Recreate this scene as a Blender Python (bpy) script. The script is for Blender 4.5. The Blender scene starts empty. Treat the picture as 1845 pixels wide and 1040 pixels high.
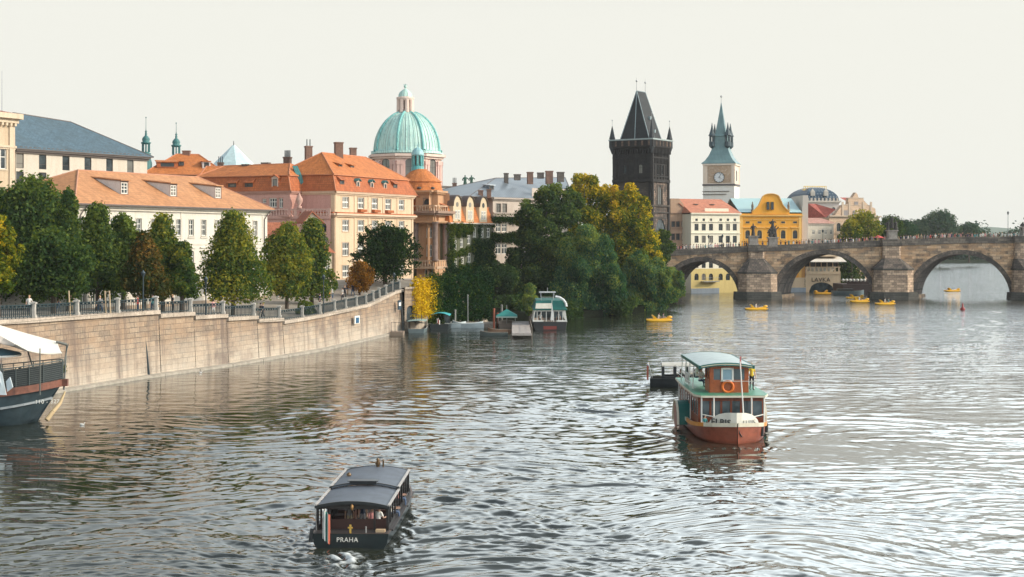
import bpy, math, random
import numpy as np
from mathutils import Vector, Matrix
PI = math.pi
SC = bpy.context.scene
COL = SC.collection

# ---------------------------------------------------------------- camera
CX, HY, F, H = 922.5, 430.0, 2562.0, 12.5      # photo pixels: centre column, horizon row, focal length; eye height
cam = bpy.data.cameras.new('camera')
cam.sensor_width = 36.0
cam.lens = F / 1845.0 * 36.0
cam.shift_y = -(520.0 - HY) / 1845.0
cam.clip_start = 0.5
cam.clip_end = 12000
camo = bpy.data.objects.new('camera', cam)
camo.location = (0, 0, H)
camo.rotation_euler = (PI / 2, 0, 0)
COL.objects.link(camo)
SC.camera = camo

# ---------------------------------------------------------------- sky and sun
SUN_EL, SUN_AZ = math.radians(27), math.radians(96)   # azimuth clockwise from +Y (the view direction)
SUN_STRENGTH = 3.0
SKY_STRENGTH = 0.11
SC.view_settings.view_transform = 'Standard'
SC.view_settings.look = 'None'
SC.view_settings.exposure = 0.0
SC.view_settings.gamma = 1.0
w = bpy.data.worlds.new('World')
SC.world = w
w.use_nodes = True
nt = w.node_tree
nt.nodes.clear()
sky = nt.nodes.new('ShaderNodeTexSky')
sky.sky_type = 'NISHITA'
sky.sun_disc = False
sky.sun_elevation = SUN_EL
sky.sun_rotation = SUN_AZ
sky.altitude = 200
sky.air_density = 1.0
sky.dust_density = 5.0
sky.ozone_density = 1.0
tc = nt.nodes.new('ShaderNodeTexCoord')
sp = nt.nodes.new('ShaderNodeSeparateXYZ')
nt.links.new(tc.outputs['Generated'], sp.inputs[0])
mr = nt.nodes.new('ShaderNodeMapRange')          # thin white veil of cloud, thick towards the horizon
mr.interpolation_type = 'SMOOTHSTEP'
mr.inputs[1].default_value = 0.36
mr.inputs[2].default_value = 0.66
mr.inputs[3].default_value = 1.0
mr.inputs[4].default_value = 0.15
nt.links.new(sp.outputs[2], mr.inputs[0])
cn = nt.nodes.new('ShaderNodeTexNoise')
cn.inputs['Scale'].default_value = 3.0
cn.inputs['Detail'].default_value = 5.0
cmr = nt.nodes.new('ShaderNodeMapRange')
cmr.inputs[1].default_value = 0.35
cmr.inputs[2].default_value = 0.65
cmr.inputs[3].default_value = 0.75
cmr.inputs[4].default_value = 1.0
nt.links.new(tc.outputs['Generated'], cn.inputs['Vector'])
nt.links.new(cn.outputs[0], cmr.inputs[0])
hm = nt.nodes.new('ShaderNodeMapRange')          # the veil is unbroken at the horizon
hm.inputs[1].default_value = 0.15
hm.inputs[2].default_value = 0.4
hm.inputs[3].default_value = 0.0
hm.inputs[4].default_value = 1.0
nt.links.new(sp.outputs[2], hm.inputs[0])
cmx = nt.nodes.new('ShaderNodeMix')
cmx.inputs[2].default_value = 1.0
nt.links.new(hm.outputs[0], cmx.inputs[0])
nt.links.new(cmr.outputs[0], cmx.inputs[3])
mul = nt.nodes.new('ShaderNodeMath')
mul.operation = 'MULTIPLY'
nt.links.new(mr.outputs[0], mul.inputs[0])
nt.links.new(cmx.outputs[0], mul.inputs[1])
veil = nt.nodes.new('ShaderNodeMix')
veil.data_type = 'RGBA'
lift = nt.nodes.new('ShaderNodeMapRange')        # extra brightness added above the frame, strongest sunward, for the water to reflect
lift.interpolation_type = 'SMOOTHSTEP'
for i_, v_ in ((1, 0.165), (2, 0.27), (3, 0.0), (4, 1.0)): lift.inputs[i_].default_value = v_
nt.links.new(sp.outputs[2], lift.inputs[0])
side = nt.nodes.new('ShaderNodeMapRange')
for i_, v_ in ((1, -0.24), (2, 0.24), (3, 1.05), (4, 4.6)): side.inputs[i_].default_value = v_
nt.links.new(sp.outputs[0], side.inputs[0])
vc = nt.nodes.new('ShaderNodeMix')
vc.data_type = 'RGBA'
vc.inputs[6].default_value = tuple(c / SKY_STRENGTH for c in (0.90, 0.897, 0.822)) + (1,)
hi_ = nt.nodes.new('ShaderNodeVectorMath')
hi_.operation = 'SCALE'
hi_.inputs[0].default_value = tuple(c / SKY_STRENGTH for c in (0.77, 0.85, 0.88))
nt.links.new(side.outputs[0], hi_.inputs['Scale'])
nt.links.new(hi_.outputs[0], vc.inputs[7])
nt.links.new(lift.outputs[0], vc.inputs[0])
nt.links.new(vc.outputs[2], veil.inputs[7])
nt.links.new(mul.outputs[0], veil.inputs[0])
nt.links.new(sky.outputs[0], veil.inputs[6])
bg = nt.nodes.new('ShaderNodeBackground')
bg.inputs[1].default_value = SKY_STRENGTH
nt.links.new(veil.outputs[2], bg.inputs[0])
wo = nt.nodes.new('ShaderNodeOutputWorld')
nt.links.new(bg.outputs[0], wo.inputs[0])

sd = bpy.data.lights.new('sun', 'SUN')
sd.energy = SUN_STRENGTH
sd.angle = math.radians(1.5)
sd.color = (1.0, 0.85, 0.65)
so = bpy.data.objects.new('sun', sd)
sv = Vector((math.sin(SUN_AZ) * math.cos(SUN_EL), math.cos(SUN_AZ) * math.cos(SUN_EL), math.sin(SUN_EL)))
so.rotation_euler = sv.to_track_quat('Z', 'Y').to_euler()
so.location = (60, 60, 80)
COL.objects.link(so)

# ---------------------------------------------------------------- object helpers
def G(px, py, Y):
    """the world point at distance Y that the photo shows at pixel (px, py)"""
    return Vector(((px - CX) / F * Y, Y, H - (py - HY) / F * Y))
def GX(px, Y): return (px - CX) / F * Y
def GZ(py, Y): return H - (py - HY) / F * Y
def WY(py): return H * F / (py - HY)          # distance of a water-level point seen at row py

ORG = {}
def tag(o, label=None, cat=None, group=None, kind=None):
    if label: o['label'] = label
    if cat: o['category'] = cat
    if group: o['group'] = group
    if kind: o['kind'] = kind
    return o
def thing(name, label, cat, loc=(0, 0, 0), rz=0.0, group=None, world=True):
    o = bpy.data.objects.new(name, None)
    o.empty_display_size = 0.3
    COL.objects.link(o)
    o.location = loc
    o.rotation_euler = (0, 0, rz)
    tag(o, label, cat, group)
    ORG[o.name] = Vector(loc) if world else Vector((0, 0, 0))
    return o
def org(o): return ORG.get(o.name, Vector((0, 0, 0)))
def copy_tree(o, parent=None):
    c = o.copy()
    COL.objects.link(c)
    if parent is not None: c.parent = parent
    for ch in list(o.children):
        copy_tree(ch, c)
    return c

class MB:
    def __init__(s): s.v = []; s.f = []; s.m = []; s.s = []; s.uv = []
    def add(s, pts, faces, m=0, smooth=False):
        b = len(s.v)
        s.v.extend(Vector(p) for p in pts)
        for f in faces:
            s.f.append([b + i for i in f]); s.m.append(m); s.s.append(smooth); s.uv.append(None)
    def poly(s, pts, m=0, uv=None, smooth=False):
        s.add(pts, [list(range(len(pts)))], m, smooth)
        if uv: s.uv[-1] = uv
    def hexa(s, p, m=0):     # p: 4 bottom, 4 top
        s.add(p, [(3, 2, 1, 0), (4, 5, 6, 7), (0, 1, 5, 4), (1, 2, 6, 5), (2, 3, 7, 6), (3, 0, 4, 7)], m)
    def box(s, x0, x1, y0, y1, z0, z1, m=0):
        s.hexa([(x0, y0, z0), (x1, y0, z0), (x1, y1, z0), (x0, y1, z0), (x0, y0, z1), (x1, y0, z1), (x1, y1, z1), (x0, y1, z1)], m)
    def rect(s, O, d, n, a0, a1, b0, b1, z0, z1, m=0):      # box in a footprint frame (O, d, n)
        P = lambda a, b, z: (O[0] + d[0] * a + n[0] * b, O[1] + d[1] * a + n[1] * b, z)
        s.hexa([P(a0, b0, z0), P(a1, b0, z0), P(a1, b1, z0), P(a0, b1, z0), P(a0, b0, z1), P(a1, b0, z1), P(a1, b1, z1), P(a0, b1, z1)], m)
    def bar(s, p, q, w, h=None, m=0):
        p, q = Vector(p), Vector(q)
        h = h or w
        d = (q - p).normalized()
        up = Vector((0, 0, 1)) if abs(d.z) < 0.95 else Vector((0, 1, 0))
        a = d.cross(up).normalized() * (w / 2)
        b = a.cross(d).normalized() * (h / 2)
        s.hexa([p - a - b, p + a - b, p + a + b, p - a + b, q - a - b, q + a - b, q + a + b, q - a + b], m)
    def tube(s, p, q, r0, r1=None, n=8, m=0, cap=True):
        p, q = Vector(p), Vector(q)
        r1 = r0 if r1 is None else r1
        d = (q - p).normalized()
        up = Vector((0, 0, 1)) if abs(d.z) < 0.95 else Vector((0, 1, 0))
        a = d.cross(up).normalized(); b = a.cross(d).normalized()
        pts = []
        for c, r in ((p, r0), (q, r1)):
            for k in range(n):
                t = 2 * PI * k / n
                pts.append(c + a * math.cos(t) * r + b * math.sin(t) * r)
        fs = [(k, (k + 1) % n, n + (k + 1) % n, n + k) for k in range(n)]
        s.add(pts, fs, m, True)
        if cap:
            s.poly(pts[:n][::-1], m); s.poly(pts[n:], m)
    def path(s, pts, r, n=6, m=0):
        for i in range(len(pts) - 1):
            s.tube(pts[i], pts[i + 1], r if not isinstance(r, list) else r[i], r if not isinstance(r, list) else r[i + 1], n, m)
    def lathe(s, c, prof, n=16, m=0, smooth=True, a0=0.0, sx=1.0, sy=1.0):
        pts = []
        for r, z in prof:
            for k in range(n):
                t = a0 + 2 * PI * k / n
                pts.append((c[0] + sx * r * math.cos(t), c[1] + sy * r * math.sin(t), c[2] + z))
        fs = []
        for i in range(len(prof) - 1):
            for k in range(n):
                fs.append((i * n + k, i * n + (k + 1) % n, (i + 1) * n + (k + 1) % n, (i + 1) * n + k))
        s.add(pts, fs, m, smooth)
        if prof[-1][0] > 1e-3: s.poly(pts[-n:], m)
        if prof[0][0] > 1e-3: s.poly(pts[:n][::-1], m)
    def ball(s, c, r, n=10, m=0, sx=1, sy=1, sz=1):
        prof = [(r * math.sin(PI * i / 6) + 1e-4, -r * sz * math.cos(PI * i / 6)) for i in range(7)]
        s.lathe(c, prof, n, m, True, 0, sx, sy)
    def loft(s, rings, m=0, closed=True, smooth=False, caps=True):
        n = len(rings[0])
        pts = [p for r in rings for p in r]
        fs = []
        for i in range(len(rings) - 1):
            for k in range(n if closed else n - 1):
                fs.append((i * n + k, i * n + (k + 1) % n, (i + 1) * n + (k + 1) % n, (i + 1) * n + k))
        s.add(pts, fs, m, smooth)
        if caps and closed:
            s.poly(rings[0][::-1], m); s.poly(rings[-1], m)
    def prism(s, pts, vec, m=0):
        v = Vector(vec); a = [Vector(p) for p in pts]; b = [p + v for p in a]
        s.loft([a, b], m)
    def build(s, name, mats, parent=None, label=None, cat=None, group=None, kind=None, calc=True):
        me = bpy.data.meshes.new(name)
        if parent is not None:
            off = org(parent)
        else:
            xs = [p.x for p in s.v]; ys = [p.y for p in s.v]; zs = [p.z for p in s.v]
            off = Vector(((min(xs) + max(xs)) / 2, (min(ys) + max(ys)) / 2, min(zs)))
        me.from_pydata([p - off for p in s.v], [], s.f)
        mats = mats if isinstance(mats, (list, tuple)) else [mats]
        for m in mats: me.materials.append(m)
        me.polygons.foreach_set('material_index', s.m)
        me.polygons.foreach_set('use_smooth', s.s)
        uvl = me.uv_layers.new(name='UVMap').data
        Z = Vector((0, 0, 1))
        for p in me.polygons:
            cu = s.uv[p.index]
            n = p.normal
            t = Z.cross(n)
            if t.length < 0.05: t = Vector((1, 0, 0))
            t.normalize()
            b = n.cross(t)
            for j, li in enumerate(p.loop_indices):
                if cu: uvl[li].uv = cu[j]
                else:
                    q = s.v[s.f[p.index][j]]
                    uvl[li].uv = (q.dot(t), q.dot(b))
        o = bpy.data.objects.new(name, me)
        COL.objects.link(o)
        if parent is not None:
            o.parent = parent
        else:
            o.location = off
        ORG[o.name] = off
        tag(o, label, cat, group, kind)
        return o

# ---------------------------------------------------------------- materials
def newmat(name):
    m = bpy.data.materials.new(name)
    m.use_nodes = True
    t = m.node_tree
    return m, t, t.nodes['Principled BSDF']
def N(t, typ, **kw):
    n = t.nodes.new(typ)
    for k, v in kw.items():
        if k.startswith('i_'):
            key = k[2:]
            key = int(key) if key.isdigit() else key.replace('_', ' ')
            n.inputs[key].default_value = v
        else: setattr(n, k, v)
    return n
def c4(c): return (c[0], c[1], c[2], 1.0)
def mixc(t, fac, a, b, mode='MIX'):
    n = t.nodes.new('ShaderNodeMix'); n.data_type = 'RGBA'; n.blend_type = mode
    for idx, x in ((0, fac), (6, a), (7, b)):
        if hasattr(x, 'is_output'): t.links.new(x, n.inputs[idx])
        elif isinstance(x, (int, float)): n.inputs[idx].default_value = x
        else: n.inputs[idx].default_value = c4(x)
    return n.outputs[2]
def noise(t, vec, scale, detail=3, rough=0.6):
    n = N(t, 'ShaderNodeTexNoise', i_Scale=scale, i_Detail=detail, i_Roughness=rough)
    t.links.new(vec, n.inputs['Vector'])
    return n.outputs[0]
def ramp(t, val, lo, hi, a=0.0, b=1.0):
    n = N(t, 'ShaderNodeMapRange'); n.clamp = True
    for i, x in ((1, lo), (2, hi), (3, a), (4, b)): n.inputs[i].default_value = x
    t.links.new(val, n.inputs[0])
    return n.outputs[0]
def mapping(t, vec, scale):
    n = N(t, 'ShaderNodeMapping'); n.inputs['Scale'].default_value = scale
    t.links.new(vec, n.inputs[0]); return n.outputs[0]
def coords(t, kind):
    if kind == 'pos': return t.nodes.new('ShaderNodeNewGeometry').outputs['Position']
    return t.nodes.new('ShaderNodeTexCoord').outputs[kind]
def bump(t, p, val, strength=0.3, dist=0.05):
    b = N(t, 'ShaderNodeBump', i_Strength=strength, i_Distance=dist)
    t.links.new(val, b.inputs['Height'])
    t.links.new(b.outputs[0], p.inputs['Normal'])
_MC = {}
def plain(name, col, rough=0.6, metal=0.0, var=0.12, scale=1.5):
    if name in _MC: return _MC[name]
    m, t, p = newmat(name)
    v = coords(t, 'pos')
    n = noise(t, v, scale, 4)
    f = ramp(t, n, 0.3, 0.7)
    lo = tuple(max(0, c * (1 - var)) for c in col); hi = tuple(min(1, c * (1 + var)) for c in col)
    t.links.new(mixc(t, f, lo, hi), p.inputs['Base Color'])
    p.inputs['Roughness'].default_value = rough
    p.inputs['Metallic'].default_value = metal
    _MC[name] = m
    return m
def plaster(name, col, dirt=0.25):
    if name in _MC: return _MC[name]
    m, t, p = newmat(name)
    v = coords(t, 'pos')
    big = ramp(t, noise(t, v, 0.22, 4), 0.35, 0.7)
    st = ramp(t, noise(t, mapping(t, v, (1.6, 1.6, 0.16)), 1.0, 4), 0.45, 0.75)
    fine = ramp(t, noise(t, v, 6.0, 3), 0.3, 0.7)
    col = tuple(c * k for c, k in zip(col, (.82, .83, .86)))
    dk = tuple(c * (1 - dirt) * k for c, k in zip(col, (1.0, 0.97, 0.93)))
    a = mixc(t, big, col, tuple(c * (1 - dirt * .5) for c in col))
    b = mixc(t, st, a, dk)
    c = mixc(t, 0.10, b, fine, 'OVERLAY')
    t.links.new(c, p.inputs['Base Color'])
    p.inputs['Roughness'].default_value = 0.9
    bump(t, p, fine, 0.15, 0.02)
    _MC[name] = m
    return m
def tiles(name, col, w=0.28, h=0.34, var=0.3, moss=0.0):
    if name in _MC: return _MC[name]
    m, t, p = newmat(name)
    uv = coords(t, 'UV')
    br = N(t, 'ShaderNodeTexBrick', i_Scale=1.0)
    br.inputs['Color1'].default_value = c4(tuple(c * (1 + var) for c in col))
    br.inputs['Color2'].default_value = c4(tuple(c * (1 - var) for c in col))
    br.inputs['Mortar'].default_value = c4(tuple(c * 0.45 for c in col))
    br.inputs['Mortar Size'].default_value = 0.03
    br.inputs['Brick Width'].default_value = w
    br.inputs['Row Height'].default_value = h
    t.links.new(uv, br.inputs['Vector'])
    v = coords(t, 'pos')
    big = ramp(t, noise(t, v, 0.35, 5, 0.7), 0.35, 0.65)
    c = mixc(t, big, br.outputs[0], tuple(x * y for x, y in zip(col, (0.72, 0.66, 0.62))))
    c = mixc(t, ramp(t, noise(t, v, 1.3, 5, 0.8), .42, .62, 0, .45), c, tuple(min(1, x * 1.35) for x in col))
    c = mixc(t, ramp(t, noise(t, mapping(t, v, (1, 1, 2.5)), 0.8, 5, 0.8), .55, .68, 0, .55), c, tuple(x * .45 for x in col))
    st = ramp(t, noise(t, mapping(t, uv, (2.2, 0.25, 1)), 1.0, 4), 0.55, 0.8, 0, 0.55)
    c = mixc(t, st, c, tuple(x * y for x, y in zip(col, (0.42, 0.40, 0.42))))
    t.links.new(c, p.inputs['Base Color'])
    p.inputs['Roughness'].default_value = 0.8
    bump(t, p, br.outputs[1], -0.4, 0.04)
    _MC[name] = m
    return m
def seams(name, col, pitch=0.6, dirt=(0.5, 0.5, 0.5), rough=0.45, metal=0.0, streak=0.5):
    """standing-seam sheet metal"""
    if name in _MC: return _MC[name]
    m, t, p = newmat(name)
    uv = coords(t, 'UV')
    wv = N(t, 'ShaderNodeTexWave', wave_type='BANDS', bands_direction='X', i_Scale=1.0 / pitch / 2 / PI * 6.283 / 2)
    t.links.new(uv, wv.inputs['Vector'])
    line = ramp(t, wv.outputs[1], 0.86, 0.99)
    st = ramp(t, noise(t, mapping(t, uv, (1.5, 0.18, 1)), 1.0, 5, 0.7), 0.4, 0.7)
    big = ramp(t, noise(t, coords(t, 'pos'), 0.5, 4), 0.35, 0.7)
    c = mixc(t, st, col, tuple(a * (1 - streak) + a * b * streak for a, b in zip(col, dirt)))
    c = mixc(t, big, c, tuple(min(1, x * 1.18) for x in col))
    c = mixc(t, line, c, tuple(x * 0.55 for x in col))
    t.links.new(c, p.inputs['Base Color'])
    p.inputs['Roughness'].default_value = rough
    p.inputs['Metallic'].default_value = metal
    bump(t, p, wv.outputs[1], 0.4, 0.05)
    _MC[name] = m
    return m
def masonry(name, c1, c2, mortar, bw, bh, stain, stain_amt=0.6, stain_lo=0.45, stain_hi=0.65, vstreak=0.0, band=None, bumpd=0.05, patch=None, ms=.026):
    if name in _MC: return _MC[name]
    m, t, p = newmat(name)
    uv = coords(t, 'UV')
    v = coords(t, 'pos')
    br = N(t, 'ShaderNodeTexBrick', i_Scale=1.0)
    br.inputs['Color1'].default_value = c4(c1)
    br.inputs['Color2'].default_value = c4(c2)
    br.inputs['Mortar'].default_value = c4(mortar)
    br.inputs['Mortar Size'].default_value = ms
    br.inputs['Mortar Smooth'].default_value = 0.3
    br.inputs['Brick Width'].default_value = bw
    br.inputs['Row Height'].default_value = bh
    t.links.new(uv, br.inputs['Vector'])
    fine = noise(t, v, 5.0, 5, 0.7)
    c = mixc(t, 0.55, br.outputs[0], ramp(t, fine, 0.25, 0.75, 0.15, 0.85), 'OVERLAY')
    hue = ramp(t, noise(t, mapping(t, uv, (0.5, 1.1, 1)), 0.9, 3), 0.4, 0.62)
    if patch: c = mixc(t, hue, c, mixc(t, 0.5, c, patch))
    if band:                                   # paler, washed courses towards the waterline
        z = N(t, 'ShaderNodeSeparateXYZ'); t.links.new(v, z.inputs[0])
        add = N(t, 'ShaderNodeMath', operation='MULTIPLY_ADD')
        t.links.new(noise(t, mapping(t, uv, (0.13, 0.5, 1)), 1.0, 4), add.inputs[0]); add.inputs[1].default_value = band[3]
        t.links.new(z.outputs[2], add.inputs[2])
        c = mixc(t, ramp(t, add.outputs[0], band[1], band[2], 0.92, 0.0), c, mixc(t, 0.40, band[0], c))
    s = ramp(t, noise(t, v, 0.30, 5, 0.75), stain_lo, stain_hi, 0, stain_amt)
    c = mixc(t, s, c, stain)
    if vstreak:
        k = ramp(t, noise(t, mapping(t, uv, (0.45, 0.035, 1)), 1.0, 5, 0.75), 0.50, 0.66, 0, vstreak)
        c = mixc(t, k, c, stain)
    t.links.new(c, p.inputs['Base Color'])
    p.inputs['Roughness'].default_value = 0.92
    bump(t, p, br.outputs[1], -0.6, bumpd)
    _MC[name] = m
    return m
def leafmat(name, dark, mid, light, trans=0.35):
    if name in _MC: return _MC[name]
    m, t, p = newmat(name)
    at = N(t, 'ShaderNodeAttribute', attribute_name='tint')
    cr = N(t, 'ShaderNodeValToRGB')
    cr.color_ramp.elements[0].color = c4(dark); cr.color_ramp.elements[0].position = 0.1
    cr.color_ramp.elements[1].color = c4(light); cr.color_ramp.elements[1].position = 0.95
    e = cr.color_ramp.elements.new(0.5); e.color = c4(mid)
    t.links.new(at.outputs['Fac'], cr.inputs[0])
    di = N(t, 'ShaderNodeBsdfDiffuse'); tr = N(t, 'ShaderNodeBsdfTranslucent')
    t.links.new(cr.outputs[0], di.inputs[0])
    t.links.new(mixc(t, 1.0, cr.outputs[0], (1.5, 1.35, 0.5), 'MULTIPLY'), tr.inputs[0])
    mx = N(t, 'ShaderNodeMixShader', i_0=trans)
    t.links.new(di.outputs[0], mx.inputs[1]); t.links.new(tr.outputs[0], mx.inputs[2])
    t.links.new(mx.outputs[0], t.nodes['Material Output'].inputs[0])
    _MC[name] = m
    return m
def glass(name, col=(0.02, 0.028, 0.032), rough=0.08, spec=0.5):
    if name in _MC: return _MC[name]
    m, t, p = newmat(name)
    n = ramp(t, noise(t, coords(t, 'pos'), 0.9, 2), 0.35, 0.7)
    c = mixc(t, n, col, tuple(c * 2.6 + 0.01 for c in col))
    if name == 'window_glass':      # some windows have blinds or curtains drawn
        c = mixc(t, ramp(t, t.nodes.new('ShaderNodeObjectInfo').outputs['Random'], .62, .9, 0, .75), c, (.30, .28, .24))
    t.links.new(c, p.inputs['Base Color'])
    p.inputs['Roughness'].default_value = rough
    p.inputs['Specular IOR Level'].default_value = spec
    _MC[name] = m
    return m
GLASS = glass('window_glass')
FRAMEW = plain('white_window_paint', (0.74, 0.72, 0.66), 0.5)
FRAMED = plain('dark_window_paint', (0.06, 0.05, 0.045), 0.5)
WHITEP = plain('white_paint', (0.78, 0.77, 0.72), 0.45, var=0.06)
BLACKP = plain('black_paint', (0.018, 0.022, 0.025), 0.35, var=0.2)
DARKM = plain('dark_iron', (0.03, 0.05, 0.06), 0.5)
STEEL = plain('bare_steel', (0.4, 0.41, 0.41), 0.35, 0.6)
BRICKC = masonry('chimney_brick', (0.30, 0.12, 0.07), (0.22, 0.09, 0.06), (0.2, 0.16, 0.13), 0.3, 0.1, (0.05, 0.04, 0.035), 0.6)
GREYST = masonry('grey_chimney_stone', (0.20, 0.17, 0.15), (0.14, 0.12, 0.11), (0.1, 0.09, 0.08), 0.4, 0.2, (0.04, 0.035, 0.03), 0.6)
COPPER = seams('patina_copper', (0.20, 0.50, 0.46), 0.5, (0.6, 0.75, 0.8), 0.55)
COPPERD = seams('dark_patina_copper', (0.045, 0.17, 0.17), 0.5, (0.4, 0.4, 0.4), 0.6)
GOLD = plain('gilding', (0.75, 0.5, 0.12), 0.35, 0.6)
WOOD = plain('weathered_wood', (0.20, 0.17, 0.14), 0.8, var=0.35, scale=4)
# ================================================================= THE RIVER
def build_water():
    rs = np.random.RandomState(7)
    rows = []
    y = 1120.0
    while y > 452.0:
        rows.append(H * F / (y - HY))
        y -= .85 if y > 560 else 1.3
    Y = rows[-1]
    rows += [Y * 1.25, Y * 1.7, Y * 2.4, Y * 4, Y * 8]
    first = [20.0, 32.0, 39.0]
    R = np.array(first + rows)
    tans = np.concatenate([[-2.2, -1.1, -0.6], np.linspace(-0.43, 0.43, 1400), [0.6, 1.1, 2.2]])
    nr, ncol = len(R), len(tans)
    Yg = np.repeat(R[:, None], ncol, 1)
    Xg = Yg * tans[None, :]
    dY = np.gradient(R)[:, None]
    dX = (R * (0.86 / 1400))[:, None]
    Z = np.zeros_like(Yg)
    # patches of rougher and calmer water
    def lowf(sc, seed):
        r2 = np.random.RandomState(seed); a = np.zeros_like(Yg)
        for _ in range(9):
            th = r2.uniform(0, PI); k = 2 * PI / (sc * r2.uniform(0.7, 1.8))
            a += np.sin(k * (Xg * math.cos(th) + Yg * math.sin(th)) + r2.uniform(0, 6.28))
        return a / 3.0
    wx = Xg + 1.5 * lowf(14, 3); wy = Yg + 1.5 * lowf(17, 4)
    patch = np.clip(1.0 + 0.33 * lowf(26, 5), 0.3, 1.7)
    off = ((Xg + 36) * .925 - (Yg - 117) * .38 - 14) / 46          # sheltered along the bank, choppy out on the river
    off = np.clip(off * 1.5, 0, 1); west = np.clip((Xg + 34) / 34, 0, 1)
    patch = patch * (.50 + .50 * off * off * (3 - 2 * off)) * (.52 + .48 * west) * (1 - .45 * np.clip((Xg / np.maximum(Yg, 1) - .02) / .20, 0, 1))
    for i in range(124):
        lam = 0.42 * (3.1 / 0.42) ** (rs.rand() ** 1.0)
        th = PI / 2 + rs.normal(0.06, 0.40)
        k = 2 * PI / lam
        kx, ky = k * math.cos(th), k * math.sin(th)
        amp = 0.0027 * lam ** 0.78 * (0.7 + 0.6 * rs.rand())
        at = np.clip(lam / abs(math.sin(th) + 1e-3) / (dY * 2.1) - 0.5, 0, 1) * np.clip(lam / (dX * 2.6) - 0.5, 0, 1)
        ph = rs.uniform(0, 6.28)
        s = np.sin(kx * wx + ky * wy + ph)
        Z += amp * at * patch * (s + 0.34 * np.cos(2 * (kx * wx + ky * wy + ph)))
    # ---- wakes
    def arm(bx, by, hd, slope, lam, amp, reach, side, width=1.6, start=0.0):
        hx, hy = math.sin(hd), math.cos(hd)            # heading of the boat
        s = -((Xg - bx) * hx + (Yg - by) * hy)
        r = ((Xg - bx) * hy - (Yg - by) * hx) * side
        d = (r - slope * s) / math.sqrt(1 + slope * slope)
        dist = np.sqrt(np.maximum(s, 0) ** 2 + r ** 2)
        env = np.exp(-(d / (width + 0.07 * dist)) ** 2) * np.clip(s / 2 - start, 0, 1) * np.exp(-dist / reach) * (r > 0)
        return amp * env * np.cos(2 * PI * d / lam + 0.25 * s)
    Z += arm(-4.5, 70, 0.03, 1.05, 1.5, 0.07, 16, 1)
    Z += arm(-7.8, 70, 0.03, 1.05, 1.5, 0.06, 16, -1)
    Z += arm(13.5, 85, PI, 0.6, 1.5, 0.05, 12, 1)
    Z += arm(13.5, 85, PI, 0.6, 1.5, 0.05, 12, -1)
    def rings(cx, cy, lam, amp, reach, a0, a1):
        dx, dy = Xg - cx, Yg - cy
        r = np.sqrt(dx * dx + dy * dy) + 1e-6
        ang = np.arctan2(dy, dx)
        win = 1 / (1 + np.exp(-(ang - a0) * 6)) * 1 / (1 + np.exp((ang - a1) * 6))
        at = np.clip(lam / (dY * 2.6) - 0.3, 0, 1)
        return amp * np.exp(-r / reach) * np.clip(r / 3, 0, 1) * np.cos(2 * PI * r / lam) * win * at
    Z += rings(11, 101, 2.1, 0.035, 22, 0.9, 3.4)
    # boiling water right behind the sterns
    foam = np.zeros_like(Yg)
    def churn(cx, cy, wx_, wy_, amp, f):
        g = np.exp(-((Xg - cx) / wx_) ** 2 - ((Yg - cy) / wy_) ** 2)
        n = np.zeros_like(g)
        for _ in range(14):
            th = rs.uniform(0, PI); k = rs.uniform(5, 16)
            n += np.sin(k * (Xg * math.cos(th) + Yg * math.sin(th)) + rs.uniform(0, 6.28))
        return g * amp * n / 3.0, g * f * np.clip(0.62 + n / 7.0, 0, 1.3)
    for a in ((-6.5, 55.9, 0.75, 1.5, 0.07, 1.0), (-6.3, 53.4, 1.3, 2.0, 0.05, 0.5), (-4.7, 61, 0.7, 5.0, 0.045, 0.30), (-8.4, 59, 0.8, 4.0, 0.04, 0.22), (11.6, 121.6, 1.2, 1.1, 0.08, 1.2),
              (9.6, 121, 2.0, 1.2, 0.05, 0.5), (13.8, 84.7, 2.4, 0.8, 0.05, 0.32)):
        z_, f_ = churn(*a)
        Z += z_; foam += f_
    # the long ruffled track the launch leaves across the river
    ax, ay, bx_, by_ = 11.6, 121.4, -12.0, 105.0
    tt = np.clip(((Xg - ax) * (bx_ - ax) + (Yg - ay) * (by_ - ay)) / ((bx_ - ax) ** 2 + (by_ - ay) ** 2), 0, 1)
    dd = np.hypot(Xg - ax - tt * (bx_ - ax), Yg - ay - tt * (by_ - ay) - 2.5 * np.sin(tt * 3.1))
    gg = np.exp(-(dd / (1.1 + 3.2 * tt)) ** 2) * (1 - .45 * tt)
    nz = sum(np.sin(k_ * (Xg * math.cos(t_) + Yg * math.sin(t_)) + p_) for k_, t_, p_ in [(rs.uniform(2.2, 5.5), rs.uniform(.4, 2.7), rs.uniform(0, 6.28)) for _ in range(16)]) / 4
    Z = Z * (1 - .6 * gg) + gg * .06 * nz; foam += gg * .12 * np.exp(-tt * 5)
    # the quiet lane of water each boat leaves astern
    # calm inside hulls and far off
    for bx, by, hw, hl, rz in ((-6.5, 63.7, 1.7, 6.4, 0.05), (13.6, 93.5, 2.6, 7.6, 0.0)):
        g = np.exp(-(((Xg - bx) / hw) ** 6 + ((Yg - by) / hl) ** 6))
        Z = Z * (1 - g) - 0.10 * g
    Z[:, 0:3] *= 0; Z[:, -3:] *= 0; Z[:3] *= 0
    Z *= np.clip((700 - Yg) / 300, 0, 1)
    me = bpy.data.meshes.new('water')
    nv = nr * ncol
    me.vertices.add(nv)
    co = np.stack([Xg, Yg, Z], -1).reshape(-1, 3).astype(np.float32)
    me.vertices.foreach_set('co', co.ravel())
    idx = np.arange(nv).reshape(nr, ncol)
    q = np.stack([idx[:-1, :-1], idx[:-1, 1:], idx[1:, 1:], idx[1:, :-1]], -1).reshape(-1, 4)
    me.loops.add(q.size); me.polygons.add(len(q))
    me.loops.foreach_set('vertex_index', q.ravel().astype(np.int32))
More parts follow.
